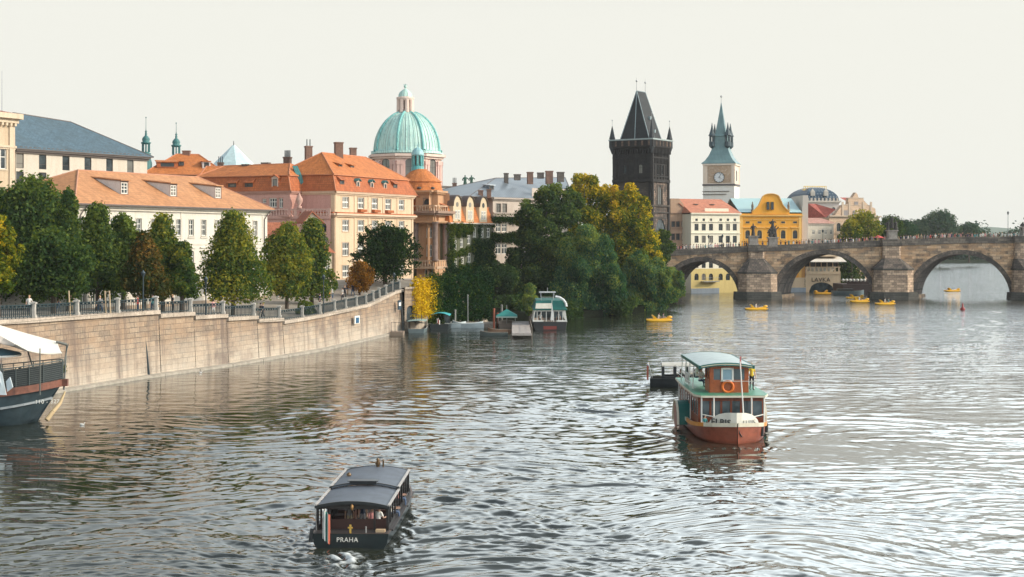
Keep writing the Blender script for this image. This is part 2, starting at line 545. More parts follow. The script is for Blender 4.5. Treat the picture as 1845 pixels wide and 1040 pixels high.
    me.polygons.foreach_set('loop_start', (np.arange(len(q)) * 4).astype(np.int32))
    me.polygons.foreach_set('loop_total', np.full(len(q), 4, np.int32))
    me.polygons.foreach_set('use_smooth', np.ones(len(q), bool))
    me.update(calc_edges=True)
    fa = me.attributes.new('foam', 'FLOAT', 'POINT')
    fa.data.foreach_set('value', np.clip(foam, 0, 1).reshape(-1).astype(np.float32))
    m, t, p = newmat('river_water')
    v = coords(t, 'pos')
    p.inputs['Base Color'].default_value = (0.022, 0.026, 0.017, 1)
    p.inputs['Roughness'].default_value = 0.02
    p.inputs['IOR'].default_value = 1.9
    n1 = noise(t, mapping(t, v, (0.7, 1.6, 1)), 1.5, 4, 0.6)
    n2 = noise(t, mapping(t, v, (1.0, 1.7, 1)), 5.0, 3, 0.6)
    b1 = N(t, 'ShaderNodeBump', i_Strength=1.0, i_Distance=0.05)
    sy = N(t, 'ShaderNodeSeparateXYZ'); t.links.new(v, sy.inputs[0])
    t.links.new(ramp(t, sy.outputs[1], 120, 400, 0.02, 0.06), p.inputs['Roughness'])
    b2 = N(t, 'ShaderNodeBump', i_Strength=1.0, i_Distance=0.001)
    t.links.new(n1, b1.inputs['Height']); t.links.new(n2, b2.inputs['Height'])
    b3 = N(t, 'ShaderNodeBump', i_Strength=1.0)
    b4 = N(t, 'ShaderNodeBump', i_Strength=1.0)
    t.links.new(noise(t, mapping(t, v, (0.35, 1.0, 1)), 0.13, 3, 0.6), b4.inputs['Height'])
    t.links.new(b4.outputs[0], b3.inputs['Normal'])
    t.links.new(noise(t, mapping(t, v, (0.30, 1.0, 1)), 0.62, 3, 0.65), b3.inputs['Height'])
    vd = N(t, 'ShaderNodeVectorMath', operation='DOT_PRODUCT'); vd.inputs[1].default_value = (.925, -.38, 0); t.links.new(v, vd.inputs[0])
    def sheltered(sock):
        q = N(t, 'ShaderNodeMath', operation='MULTIPLY'); t.links.new(sock, q.inputs[0]); t.links.new(ramp(t, vd.outputs['Value'], -80, -30, .30, 1.0), q.inputs[1]); return q.outputs[0]
    t.links.new(sheltered(ramp(t, sy.outputs[1], 85, 260, 0.0, 0.45)), b3.inputs['Distance'])
    t.links.new(ramp(t, sy.outputs[1], 100, 300, 0.05, 0.6), b4.inputs['Distance'])
    t.links.new(b3.outputs[0], b2.inputs['Normal'])
    t.links.new(b2.outputs[0], b1.inputs['Normal'])
    t.links.new(sheltered(ramp(t, sy.outputs[1], 90, 280, 0.004, 0.16)), b1.inputs['Distance'])
    t.links.new(b1.outputs[0], p.inputs['Normal'])
    at = N(t, 'ShaderNodeAttribute', attribute_name='foam')
    fn = noise(t, v, 7.5, 6, 0.8)
    sm = N(t, 'ShaderNodeMath', operation='ADD'); t.links.new(at.outputs['Fac'], sm.inputs[0]); t.links.new(fn, sm.inputs[1])
    ff = ramp(t, sm.outputs[0], 0.86, 1.40)
    di = N(t, 'ShaderNodeBsdfDiffuse'); di.inputs[0].default_value = (0.62, 0.66, 0.66, 1)
    mx = N(t, 'ShaderNodeMixShader')
    t.links.new(ff, mx.inputs[0]); t.links.new(p.outputs[0], mx.inputs[1]); t.links.new(di.outputs[0], mx.inputs[2])
    t.links.new(mx.outputs[0], t.nodes['Material Output'].inputs[0])
    me.materials.append(m)
    o = bpy.data.objects.new('water', me)
    COL.objects.link(o)
    tag(o, kind='structure')
build_water()

# ================================================================= THE QUAY AND THE BANK
# waterline of the quay wall and its coping, read off the photo as (column, row)
WL = [(-120, 752), (0, 727), (123, 704), (277, 679), (390, 664), (575, 633), (662, 613), (704, 603), (729, 597)]
def wl_row(px):
    for (a, ya), (b, yb) in zip(WL, WL[1:]):
        if px <= b: return ya + (yb - ya) * (px - a) / (b - a)
    return WL[-1][1]
def wall_pt(px):
    Y = WY(wl_row(px)); return Vector((GX(px, Y), Y, 0))
COPING = [(-120, 580, 1), (0, 577, 1), (60, 574, 1), (150, 568, 1), (291, 559, 1), (292, 566, 0), (354, 562, 1), (355, 569, 0), (413, 566, 1), (414, 572, 0), (468, 569, 1),
          (469, 575, 0), (514, 573, 1), (515, 578, 0), (553, 572, 1), (585, 566, 1), (612, 560, 1), (631, 556, 1), (650, 552, 1), (667, 548, 1), (680, 542, 1), (691, 536.5, 1), (703, 531, 1), (715, 525, 1), (729, 521, 1)]
QUAY = masonry('quay_sandstone', (0.39, 0.30, 0.215), (0.25, 0.195, 0.145), (0.09, 0.075, 0.06), 1.5, 0.46, (0.13, 0.098, 0.085), 0.55, 0.48, 0.66, 0.85, ((0.60, 0.55, 0.47), 1.6, 5.2, 3.0), 0.08, (0.38, 0.25, 0.155), .03)
COPE = masonry('coping_stone', (0.52, 0.44, 0.36), (0.42, 0.35, 0.28), (0.2, 0.17, 0.14), 1.6, 2.0, (0.2, 0.17, 0.14), 0.5)
EARTH = plain('promenade_paving', (0.30, 0.27, 0.23), 0.9, var=0.25, scale=0.5)
FOOT = plain('pale_wet_footing', (0.34, 0.31, 0.26), 0.6, var=0.25)
q = thing('quay_wall', 'long curving sandstone embankment wall with pale washed lower courses', 'wall', tuple(wall_pt(400)))
mb = MB(); cp = MB(); ft = MB()
def subdiv():
    out = []
    for i in range(len(COPING) - 1):
        a, b = COPING[i], COPING[i + 1]
        if b[0] - a[0] <= 1: out.append((a[0], a[1])); continue
        n = max(1, int((b[0] - a[0]) / 30))
        for k in range(n): out.append((a[0] + (b[0] - a[0]) * k / n, a[1] + (b[1] - a[1]) * k / n))
    out.append(COPING[-1][:2])
    return out
QS = []
arc = 0.0; prev = None
for px, py in subdiv():
    p = wall_pt(px)
    if prev is not None: arc += (p - prev).length
    prev = p
    QS.append((px, p, GZ(py, p.y), arc))
def q_normal(i):
    a = QS[max(0, i - 1)][1]; b = QS[min(len(QS) - 1, i + 1)][1]
    if (b - a).length < 0.5: b = QS[min(len(QS) - 1, i + 2)][1]; a = QS[max(0, i - 2)][1]
    d = (b - a).normalized(); return Vector((d.y, -d.x, 0))       # towards the river
for i in range(len(QS) - 1):
    (xa, a, za, ua), (xb, b, zb, ub) = QS[i], QS[i + 1]
    na, nb = q_normal(i), q_normal(i + 1)
    if (b - a).length < 0.3: continue
    A0 = a - Vector((0, 0, 1.5)); B0 = b - Vector((0, 0, 1.5))
    A1 = a - na * 0.35 + Vector((0, 0, za - 0.35)); B1 = b - nb * 0.35 + Vector((0, 0, zb - 0.35))
    mb.poly([A0, B0, B1, A1], 0, [(ua, -1.5), (ub, -1.5), (ub, zb - .35), (ua, za - .35)])
    # coping, proud of the wall
    o1, o2, i1, i2 = a - na * 0.1, b - nb * 0.1, a - na * 1.1, b - nb * 1.1
    cp.hexa([o1 + Vector((0, 0, za - .35)), o2 + Vector((0, 0, zb - .35)), i2 + Vector((0, 0, zb - .35)), i1 + Vector((0, 0, za - .35)),
             o1 + Vector((0, 0, za)), o2 + Vector((0, 0, zb)), i2 + Vector((0, 0, zb)), i1 + Vector((0, 0, za))])
    ft.hexa([a - na * .3 - Vector((0, 0, 1)), a + na * .4 - Vector((0, 0, 1)), b + nb * .4 - Vector((0, 0, 1)), b - nb * .3 - Vector((0, 0, 1)),
             a - na * .3 + Vector((0, 0, .32)), a + na * .4 + Vector((0, 0, .2)), b + nb * .4 + Vector((0, 0, .2)), b - nb * .3 + Vector((0, 0, .32))])
mb.build('wall_face', QUAY, q)
cp.build('coping', COPE, q)
ft.build('footing', FOOT, q)
# iron ladder channel and rust streaks on the wall
ch = MB()
for px, y0, y1, w_ in ((268, 577, 681, .22),):
    p = wall_pt(px); z0, z1 = .2, GZ(y0, p.y)
    n_ = Vector((0.92, -0.38, 0))
    ch.bar(p + n_ * .0 + Vector((.0, 0, .1)), p - n_ * .25 + Vector((-.3, -.1, z1)), w_, .2)
ch.build('drain_channel', DARKM, q)

CORNER = QS[-1][1].copy()                       # where the quay turns back to the arched gate
BANK = [CORNER, Vector((-12.2, 197, 0)), Vector((-10.0, 208, 0)), Vector((-3.2, 214, 0)), Vector((4, 219, 0)), Vector((18.5, 234, 0)),
        Vector((27, 256, 0)), Vector((33, 285, 0)), Vector((33, 300, 0)), Vector((34, 326, 0)), Vector((50, 345, 0)), Vector((92, 352, 0)), Vector((100, 420, 0)), Vector((140, 600, 0)), Vector((180, 900, 0))]
BZ = [6.6, 6.6, 6.6, 2.2, 0.9, 0.9, 0.9, 1.2, 1.5, 2.0, 2.0, 2.0, 1.5, 1.5, 1.5]
g = MB()
front = [(p - q_normal(i) * 0.9, z - 0.06) for i, (px, p, z, u) in enumerate(QS)] + list(zip(BANK[1:], BZ[1:]))
mid = [(p + Vector((-16, 6, 0)), 5.2 + (z - 5.2) * 0.4 if k < len(QS) else max(z, 3)) for k, (p, z) in enumerate(front)]
back = [(p + Vector((-320, 140, 0)), 6.0) for (p, z) in front]
for i in range(len(front) - 1):
    for r0, r1 in ((front, mid), (mid, back)):
        (a, za), (b, zb), (c, zc), (d, zd) = r0[i], r0[i + 1], r1[i + 1], r1[i]
        if (b - a).length < 0.05: continue
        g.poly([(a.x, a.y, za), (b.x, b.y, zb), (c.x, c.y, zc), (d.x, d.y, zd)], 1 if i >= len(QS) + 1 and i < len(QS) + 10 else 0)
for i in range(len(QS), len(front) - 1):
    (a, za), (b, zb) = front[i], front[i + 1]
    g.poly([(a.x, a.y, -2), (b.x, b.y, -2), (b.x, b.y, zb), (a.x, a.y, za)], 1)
g.build('ground', [EARTH, plain('shaded_shore_soil', (0.010, 0.013, 0.009), .95, var=.4)], kind='structure')  # shade under the overhanging trees is put into the near-black shore colour

# far bank, islands and hills up the river
HILLM = plain('far_hill_woods', (0.10, 0.15, 0.10), 0.9, var=0.3, scale=0.01)
_MC['shaded_shore_soil'].node_tree.nodes['Principled BSDF'].inputs['Specular IOR Level'].default_value = 0.0
hb = MB()
rnd = random.Random(4)
def ridge(x0, x1, Y, n, zf, depth):
    top = []
    for i in range(n + 1):
        px = x0 + (x1 - x0) * i / n
        top.append((GX(px, Y), Y, zf(px)))
    fr = [(p[0], Y - depth, 0.5) for p in top]; bk = [(p[0], Y + depth, 0.5) for p in top]
    hb.loft([fr, top, bk], 0, closed=False, smooth=True, caps=False)
ridge(700, 2900, 2300, 90, lambda x: H + 2300 / F * (12 + 5 * math.sin(x * .011) + 3 * math.sin(x * .05 + 1) + (x - 1500) * .012), 300)
hb.build('hills', HILLM, kind='structure')
isl = MB()
def slab(pts, z):
    isl.poly([(x, y, z) for x, y in pts]); 
    for i in range(len(pts)):
        a, b = pts[i], pts[(i + 1) % len(pts)]
        isl.poly([(a[0], a[1], -1), (b[0], b[1], -1), (b[0], b[1], z), (a[0], a[1], z)])
slab([(130, 724), (330, 735), (420, 900), (900, 1500), (900, 2250), (-500, 2250), (60, 900)], 1.6)
isl.build('islands', plain('island_grass', (0.025, 0.040, 0.018), 0.9), kind='structure')

# ---------------------------------------------------------------- railing of the promenade
RAILM = plain('teal_railing_paint', (0.012, 0.032, 0.038), 0.5)
POSTM = plain('grey_post_stone', (0.42, 0.40, 0.36), 0.85, var=0.25, scale=3)
rail = thing('embankment_railing', 'dark teal iron railing between stone posts along the top of the quay wall', 'railing', tuple(wall_pt(400)))
def cop_z(px):
    for a, b in zip(COPING, COPING[1:]):
        if a[0] <= px <= b[0] and b[0] - a[0] > 1:
            return GZ(a[1] + (b[1] - a[1]) * (px - a[0]) / (b[0] - a[0]), wall_pt(px).y)
    return GZ(COPING[-1][1], wall_pt(px).y)
def qn(px):
    d = (wall_pt(px + 8) - wall_pt(px - 8)).normalized(); return Vector((d.y, -d.x, 0))
posts = [-70, 0, 72, 149, 222, 290, 352, 411, 466, 512, 553, 585, 611, 631, 650, 667, 680, 691, 703, 715, 727]
def post_at(px):
    P = wall_pt(px) - qn(px) * 0.6; z = cop_z(px) if px not in (352, 411, 466, 512) else cop_z(px - 3)
    h = 1.12
    return P, z, h
for px in posts:
    P, z, h = post_at(px)
    m_ = MB()
    m_.box(P.x - .23, P.x + .23, P.y - .23, P.y + .23, z, z + .25)
    m_.box(P.x - .17, P.x + .17, P.y - .17, P.y + .17, z + .25, z + h)
    m_.box(P.x - .24, P.x + .24, P.y - .24, P.y + .24, z + h, z + h + .12)
    m_.lathe((P.x, P.y, z + h + .12), [(.3, 0), (.001, .08)], 4, 0, False, PI / 4)
    m_.build('stone_post', POSTM, rail)
for a, b in zip(posts, posts[1:]):
    m_ = MB()
    A, za, h = post_at(a); B, zb, _ = post_at(b)
    za = cop_z(a + 3); zb = cop_z(b - 3)
    A = A.copy(); B = B.copy(); A.z = za; B.z = zb
    d = (B - A); L = d.length; d.normalize()
    up = Vector((0, 0, 1))
    for hh, t_ in ((.14, .06), (.86, .05), (1.04, .08)):
        m_.bar(A + d * .22 + up * hh, B - d * .22 + up * hh, t_, t_)
    nb = max(3, int(L / .26))
    for k in range(1, nb):
        Pk = A + d * (L * k / nb)
        m_.bar(Pk + up * .16, Pk + up * 1.04, .05)
        if k % 2: m_.bar(Pk + up * .0, Pk + up * .16, .045)
    for k in range(0, nb, 2):
        Pk = A + d * (L * (k + .5) / nb)
        m_.bar(Pk + up * .87, Pk + up * 1.03, .14, .03)
    m_.build('railing_panel', RAILM, rail)
# ================================================================= BUILDING KIT
class Fac:
    """a facade plane from A (left) to B (right) as the viewer sees it; n points into the building"""
    def __init__(s, A, B):
        s.A = Vector((A[0], A[1])); s.B = Vector((B[0], B[1]))
        s.d = (s.B - s.A); s.L = s.d.length; s.d.normalize(); s.n = Vector((-s.d.y, s.d.x))
    def u(s, px):
        k = (px - CX) / F
        return (k * s.A.y - s.A.x) / (s.d.x - k * s.d.y)
    def z(s, py, u): return H - (py - HY) / F * (s.A.y + s.d.y * u)
    def P(s, u, z, b=0.0):
        p = s.A + s.d * u + s.n * b; return Vector((p.x, p.y, z))
    def win(s, x0, x1, y0, y1, st, **k):
        u0, u1 = s.u(x0), s.u(x1); um = (u0 + u1) / 2
        return dict(u0=u0, u1=u1, z0=s.z(y1, um), z1=s.z(y0, um), st=st, **k)
    def row(s, xs, wpx, y0, y1, st, yref=None, **k):
        """a row of equal windows: centres xs, first one's size in photo pixels, rows y0..y1 read at column yref"""
        r = s.u(yref if yref is not None else xs[0])
        z1, z0 = s.z(y0, r), s.z(y1, r)
        w_ = abs(s.u(xs[0] + wpx / 2) - s.u(xs[0] - wpx / 2))
        return [dict(u0=s.u(x) - w_ / 2, u1=s.u(x) + w_ / 2, z0=z0, z1=z1, st=st, **k) for x in xs]

ST = {  # mullions, transoms (fractions), frame width, frame material, trim
    'six': dict(v=1, h=(.40,.68), fw=.09, fm=FRAMEW), 'cas': dict(v=1, h=(.62,), fw=.10, fm=FRAMEW), 'mul4': dict(v=3, h=(.52,), fw=.11, fm=FRAMEW, hw=.20),
    'dark': dict(v=0, h=(.33,), fw=.06, fm=FRAMED), 'darkc': dict(v=1, h=(.65,), fw=.07, fm=FRAMED), 'small': dict(v=0, h=(), fw=.07, fm=FRAMED), 'cross': dict(v=1, h=(.6,), fw=.12, fm=FRAMEW),
    'trip': dict(v=2, h=(.6,), fw=.12, fm=FRAMEW), 'void': dict(v=0, h=(), fw=.05, fm=FRAMED), 'far': dict(v=1, h=(.6,), fw=.08, fm=FRAMED),
}
_WC = {}
def window(parent, P, ang, w_, h_, st, arch=False):
    w_, h_ = round(w_, 2), round(h_, 2)
    key = (w_, h_, st, arch)
    if key not in _WC:
        S = ST[st]; f = S['fw']
        m_ = MB(); g_ = MB()
        y0, y1 = .10, .16
        m_.box(0, f, y0, y1, 0, h_); m_.box(w_ - f, w_, y0, y1, 0, h_)
        m_.box(f, w_ - f, y0, y1, 0, f); m_.box(f, w_ - f, y0, y1, h_ - f, h_)
        for k in range(S['v']):
            x = w_ * (k + 1) / (S['v'] + 1)
            m_.box(x - f * .45, x + f * .45, y0 + .008, y1 - .008, f, h_ - f)
        hw = S.get('hw', f * .9)
        for fr in S['h']:
            m_.box(f, w_ - f, y0 + .014, y1 - .014, h_ * fr - hw / 2, h_ * fr + hw / 2)
        g_.poly([(0, .15, 0), (w_, .15, 0), (w_, .15, h_), (0, .15, h_)])
        fo = m_.build('window', S['fm'], TMP); go = g_.build('pane', GLASS, TMP)
        _WC[key] = (fo.data, go.data)
        bpy.data.objects.remove(fo); bpy.data.objects.remove(go)
    fd, gd = _WC[key]
    fo = bpy.data.objects.new('window', fd); go = bpy.data.objects.new('pane', gd)
    COL.objects.link(fo); COL.objects.link(go)
    fo.parent = parent; go.parent = fo
    fo.location = Vector(P) - org(parent); fo.rotation_euler = (0, 0, ang)
    return fo
TMP = bpy.data.objects.new('tmp', None); ORG['tmp'] = Vector((0, 0, 0))

def facade(mb, root, fa, z0, z1, wins=(), u0=0.0, u1=None, m=0, trim=None, tm=1, sill=True, b=0.0, rec=.22):
    """wall plane with real openings, reveals, window frames and panes set back in them"""
    u1 = fa.L if u1 is None else u1
    ang = math.atan2(fa.d.y, fa.d.x)
    wins = [w_ for w_ in wins if w_['u1'] < u1 - .02 and w_['u0'] > u0 + .02 and w_['z1'] < z1 - .02 and w_['z0'] > z0 + .02]
    us = sorted({round(x, 4) for x in [u0, u1] + [w_['u0'] for w_ in wins] + [w_['u1'] for w_ in wins]})
    zs = sorted({round(x, 4) for x in [z0, z1] + [w_['z0'] for w_ in wins] + [w_['z1'] for w_ in wins]})
    for j in range(len(zs) - 1):
        zc = (zs[j] + zs[j + 1]) / 2
        i = 0
        run = None
        for i in range(len(us) - 1):
            uc = (us[i] + us[i + 1]) / 2
            hole = any(w_['u0'] < uc < w_['u1'] and w_['z0'] < zc < w_['z1'] for w_ in wins)
            if not hole and run is None: run = us[i]
            if (hole or i == len(us) - 2) and run is not None:
                e = us[i] if hole else us[i + 1]
                mb.poly([fa.P(run, zs[j], b), fa.P(e, zs[j], b), fa.P(e, zs[j + 1], b), fa.P(run, zs[j + 1], b)], m)
                run = None
    for w_ in wins:
        a0, a1, c0, c1 = w_['u0'], w_['u1'], w_['z0'], w_['z1']
        r = b + rec
        for q4 in ([(a0, c0, b), (a0, c0, r), (a0, c1, r), (a0, c1, b)], [(a1, c0, r), (a1, c0, b), (a1, c1, b), (a1, c1, r)],
                   [(a0, c0, r), (a0, c0, b), (a1, c0, b), (a1, c0, r)], [(a0, c1, b), (a0, c1, r), (a1, c1, r), (a1, c1, b)]):
            mb.poly([fa.P(x, z, bb) for x, z, bb in q4], m)
        if w_.get('arch'):
            wd = a1 - a0; rr = wd / 2 if w_['arch'] is True else w_['arch'] * wd; uc = (a0 + a1) / 2
            k = 6
            def az(i): x = -1 + i / k; return uc + x * wd / 2, c1 - rr + rr * math.sqrt(max(0, 1 - x * x))
            for s_ in (0, 1):
                pts = [az(i) if s_ == 0 else az(2 * k - i) for i in range(k + 1)]
                for i in range(k):
                    (xa, ya), (xb, yb) = pts[i], pts[i + 1]
                    mb.poly([fa.P(xa, ya, b + .001), fa.P(xb, yb, b + .001), fa.P(xb, c1, b + .001), fa.P(xa, c1, b + .001)], m)
        tr = w_.get('trim', trim)
        if tr:
            t_ = tr
            for (x0, x1_, y0_, y1_) in ((a0 - t_, a0, c0, c1), (a1, a1 + t_, c0, c1), (a0 - t_, a1 + t_, c1, c1 + t_), (a0 - t_ * 1.3, a1 + t_ * 1.3, c0 - t_, c0)):
                pj = -.05 if y1_ != c0 else -.12
                P = [fa.P(x0, y0_, b + pj), fa.P(x1_, y0_, b + pj), fa.P(x1_, y0_, b + .1), fa.P(x0, y0_, b + .1)]
                T = [p + Vector((0, 0, y1_ - y0_)) for p in P]
                mb.hexa(P + T, tm)
        window(root, fa.P(a0, c0, b), ang, a1 - a0, c1 - c0, w_['st'])
def cornice(mb, fa, z, h, pr, u0=0, u1=None, m=1, b=0):
    u1 = fa.L if u1 is None else u1
    for k, (zz, hh, pp) in enumerate(((z, h * .45, pr * .5), (z + h * .45, h * .55, pr))):
        P = [fa.P(u0 - pp * .5, zz, b - pp), fa.P(u1 + pp * .5, zz, b - pp), fa.P(u1 + pp * .5, zz, b + .05), fa.P(u0 - pp * .5, zz, b + .05)]
        mb.hexa(P + [p + Vector((0, 0, hh)) for p in P], m)
def strip(mb, fa, u0, u1, z0, z1, pr, m=0, b=0.0):
    P = [fa.P(u0, z0, b - pr), fa.P(u1, z0, b - pr), fa.P(u1, z0, b + .02), fa.P(u0, z0, b + .02)]
    mb.hexa(P + [p + Vector((0, 0, z1 - z0)) for p in P], m)

class Block:
    def __init__(s, A, B, W):
        s.f = Fac(A, B); s.W = W; s.L = s.f.L
        s.left = Fac(s.f.A + s.f.n * W, s.f.A)            # left end seen from the left
        s.right = Fac(s.f.B, s.f.B + s.f.n * W)
        s.back = Fac(s.f.B + s.f.n * W, s.f.A + s.f.n * W)
    def p(s, a, b, z): return s.f.P(a, z, b)
    def ring(s, z, inset=0.0, a0=0, a1=None, b0=0, b1=None):
        a1 = s.L if a1 is None else a1; b1 = s.W if b1 is None else b1; i = inset
        return [s.p(a0 + i, b0 + i, z), s.p(a1 - i, b0 + i, z), s.p(a1 - i, b1 - i, z), s.p(a0 + i, b1 - i, z)]
def caps(mb, pts, r, m):
    for a, b in pts: mb.tube(a, b, r, r, 5, m, False)
def hip(mb, base, r0, r1, m=0, cap=1, cr=.11, under=True):
    c0, c1, c2, c3 = base
    mb.poly([c0, c1, r1, r0], m); mb.poly([c1, c2, r1], m); mb.poly([c2, c3, r0, r1], m); mb.poly([c3, c0, r0], m)
    if under: mb.poly([p - Vector((0, 0, .12)) for p in (c3, c2, c1, c0)], cap)
    for a, b in ((c0, c1), (c1, c2), (c2, c3), (c3, c0)):
        z = Vector((0, 0, .12)); mb.poly([a - z, b - z, b, a], cap)
    caps(mb, [(c0, r0), (c3, r0), (c1, r1), (c2, r1), (r0, r1)], cr, cap)
def mansard(mb, blk, z0, z1, inset, over=.5, m=0, cap=1, **k):
    lo = blk.ring(z0, -over, **k); hi = blk.ring(z1, inset, **k)
    for i in range(4):
        j = (i + 1) % 4
        mb.poly([lo[i], lo[j], hi[j], hi[i]], m)
        mb.tube(lo[i], hi[i], .1, .1, 5, cap, False)
    mb.poly([p - Vector((0, 0, .1)) for p in lo[::-1]], cap)
    return hi
def chimney(parent, P, w_, dd, z0, z1, mat=None, pots=0, ang=0.0, name='chimney'):
    m_ = MB()
    ca, sa = math.cos(ang), math.sin(ang)
    O = (P[0], P[1]); d = (ca, sa); n = (-sa, ca)
    w_ *= .78; dd *= .78
    m_.rect(O, d, n, -w_ / 2, w_ / 2, -dd / 2, dd / 2, z0, z1 - .2)
    m_.rect(O, d, n, -w_ / 2 - .07, w_ / 2 + .07, -dd / 2 - .07, dd / 2 + .07, z1 - .2, z1)
    for k in range(pots):
        a = -w_ / 2 + w_ * (k + .5) / pots
        x, y = O[0] + d[0] * a, O[1] + d[1] * a
        m_.tube((x, y, z1), (x, y, z1 + 1.0), .08, .07, 6, 1)
    return m_.build(name, [mat or BRICKC, DARKM], parent)
def dormer(parent, fa, u, w_, b0, zb, h_, slope, front_m, side_m, roof_m, st='six', flat=.12, style='shed', rot=True, wf=(.18, .15)):
    """dormer whose face stands b0 behind the facade plane; slope = rise per metre of the roof it sits on"""
    m_ = MB()
    zt = zb + h_
    run = h_ / max(.05, slope - flat)
    zb1 = zt + flat * run
    e = .12
    # face with real opening
    o0, o1, q0, q1 = u - w_ / 2 + w_ * wf[0], u + w_ / 2 - w_ * wf[0], zb + h_ * wf[1], zt - h_ * .12
    ang = math.atan2(fa.d.y, fa.d.x)
    f2 = Fac(fa.A + fa.n * b0, fa.B + fa.n * b0)
    root = m_.build if False else None
    mb2 = MB()
    W = [dict(u0=o0, u1=o1, z0=q0, z1=q1, st=st)]
    # cheeks
    for s_ in (-1, 1):
        uu = u + s_ * w_ / 2
        mb2.poly([fa.P(uu, zb, b0), fa.P(uu, zt, b0), fa.P(uu, zb1, b0 + run)], 1)
        if style == 'shed' and h_ > 1.2:
            for q_ in (fa.P(uu, zb, b0), fa.P(uu, zt, b0)): mb2.bar(q_, fa.P(uu, zb1, b0 + run), .16, .16, 0)
    if style == 'shed':
        a, b, c, d = fa.P(u - w_ / 2 - e, zt, b0 - .25), fa.P(u + w_ / 2 + e, zt, b0 - .25), fa.P(u + w_ / 2 + e, zb1 + .05, b0 + run + .2), fa.P(u - w_ / 2 - e, zb1 + .05, b0 + run + .2)
        mb2.hexa([a, b, c, d] + [p + Vector((0, 0, .12)) for p in (a, b, c, d)], 2)
    else:   # little gable
        pk = .35 * w_
        for s_ in (-1, 1):
            a, b = fa.P(u + s_ * (w_ / 2 + e), zt - .05, b0 - .25), fa.P(u, zt + pk, b0 - .25)
            c, d = fa.P(u, zt + pk, b0 + run + .3), fa.P(u + s_ * (w_ / 2 + e), zt - .05, b0 + run)
            mb2.hexa([a, b, c, d] + [p + Vector((0, 0, .1)) for p in (a, b, c, d)], 2)
        mb2.poly([fa.P(u - w_ / 2, zt, b0), fa.P(u + w_ / 2, zt, b0), fa.P(u, zt + pk, b0)], 0)
    # frame the face: four strips round the opening
    for (x0, x1, y0, y1) in ((u - w_ / 2, o0, zb, zt), (o1, u + w_ / 2, zb, zt), (o0, o1, zb, q0), (o0, o1, q1, zt)):
        mb2.poly([f2.P(x0, y0), f2.P(x1, y0), f2.P(x1, y1), f2.P(x0, y1)], 0)
    o = mb2.build('dormer', [front_m, side_m, roof_m], parent)
    window(o, f2.P(o0, q0, -.09), ang, o1 - o0, q1 - q0, st)
    return o
def block_walls(mb, root, blk, z0, z1, front=(), left=(), right=(), trim=None):
    facade(mb, root, blk.f, z0, z1, front, trim=trim)
    facade(mb, root, blk.left, z0, z1, left, trim=trim)
    facade(mb, root, blk.right, z0, z1, right, trim=trim)
    facade(mb, root, blk.back, z0, z1)
def XY(px, Y): return (GX(px, Y), Y)
GUTTER = plain('zinc_gutter', (0.13, 0.11, 0.10), 0.5, 0.3)
TRIMC = plaster('pale_stone_trim', (0.70, 0.62, 0.52), 0.2)

# ================================================================= LEFT BANK
# --- corner of a big palace at the frame's edge
B = Block(XY(-95, 182), XY(26, 192), 18)
r = thing('palace', 'cream classical palace cut by the left edge with heavy bracketed cornice', 'building', B.p(0, 0, 5))
m = MB()
W_ = B.f.row([-80, -40, 2], 20, 262, 300, 'cross', trim=.2) + B.f.row([-80, -40, 2], 20, 338, 380, 'cross', trim=.2)
zt = B.f.z(222, B.L)
block_walls(m, r, B, 5, zt, W_, (), B.right.row([60], 20, 262, 300, 'cross') if False else ())
for zz, h_, p_ in ((zt - .05, 1.25, 1.1), (zt - 3.6, .5, .3), (zt - 10.2, .6, .35)):
    cornice(m, B.f, zz, h_, p_, u1=B.L, m=1); cornice(m, B.right, zz, h_, p_, m=1)
for k in range(26):
    strip(m, B.f, B.L - .4 - k * .75, B.L - .05 - k * .75, zt - .45, zt + .0, .5, 1)
for s_ in (1.0, 8.0): strip(m, B.f, B.L - s_, B.L - s_ + .9, 5, zt - .5, .22, 1)
m.build('wall', [plaster('warm_cream_plaster', (0.72, 0.56, 0.38), .2), plaster('cream_stone', (0.78, 0.64, 0.46), .2)], r)
m = MB(); lo = B.ring(zt + 1.2, -.2)
hip(m, lo, B.p(6, 9, zt + 3.2), B.p(B.L - 6, 9, zt + 3.2), 0, 0)
m.build('roof', seams('red_painted_metal', (0.42, 0.20, 0.15), .6), r)

# --- modern office with a long slate-blue roof
B = Block((-69.8, 200), (-56.7, 221), 16)
r = thing('office_building', 'plain cream block with tall dark windows under a slate blue hipped roof', 'building', B.p(0, 0, 5))
m = MB(); ze = B.f.z(272, 0)
xs = [36, 77, 119, 158.5, 197.5, 235]
W_ = []
for k, x in enumerate(xs):
    u = B.f.u(x); w_ = 1.32
    yt = 276.5 + (x - 36) * .058
    z1 = B.f.z(yt, u); 
    for j in range(3): W_.append(dict(u0=u - w_ / 2, u1=u + w_ / 2, z1=z1 - j * 2.55, z0=z1 - j * 2.55 - 2.1, st='dark'))
block_walls(m, r, B, 5, ze, W_)
m.build('wall', [plaster('office_plaster', (0.74, 0.66, 0.54), .12), TRIMC], r)
m = MB(); hip(m, B.ring(ze + .35, -.7), B.p(6, 8, 31.0), B.p(16.6, 8, 30.4), 0, 1)
for f_ in (B.f, B.right): cornice(m, f_, ze - .25, .6, .55, m=1)
for k in range(30): m.bar(B.p(.5 + k * .8, -.3, ze + .55), B.p(.9 + k * .8, -.3, ze + .55), .07, .22, 1)
m.build('roof', [tiles('blue_slate', (0.085, 0.145, 0.19), .6, .3, .18), GUTTER], r)
an = MB(); P = B.p(4, 8, 31); an.tube(P, P + Vector((0, 0, 6)), .06, .03, 5); an.build('antenna', STEEL, r)

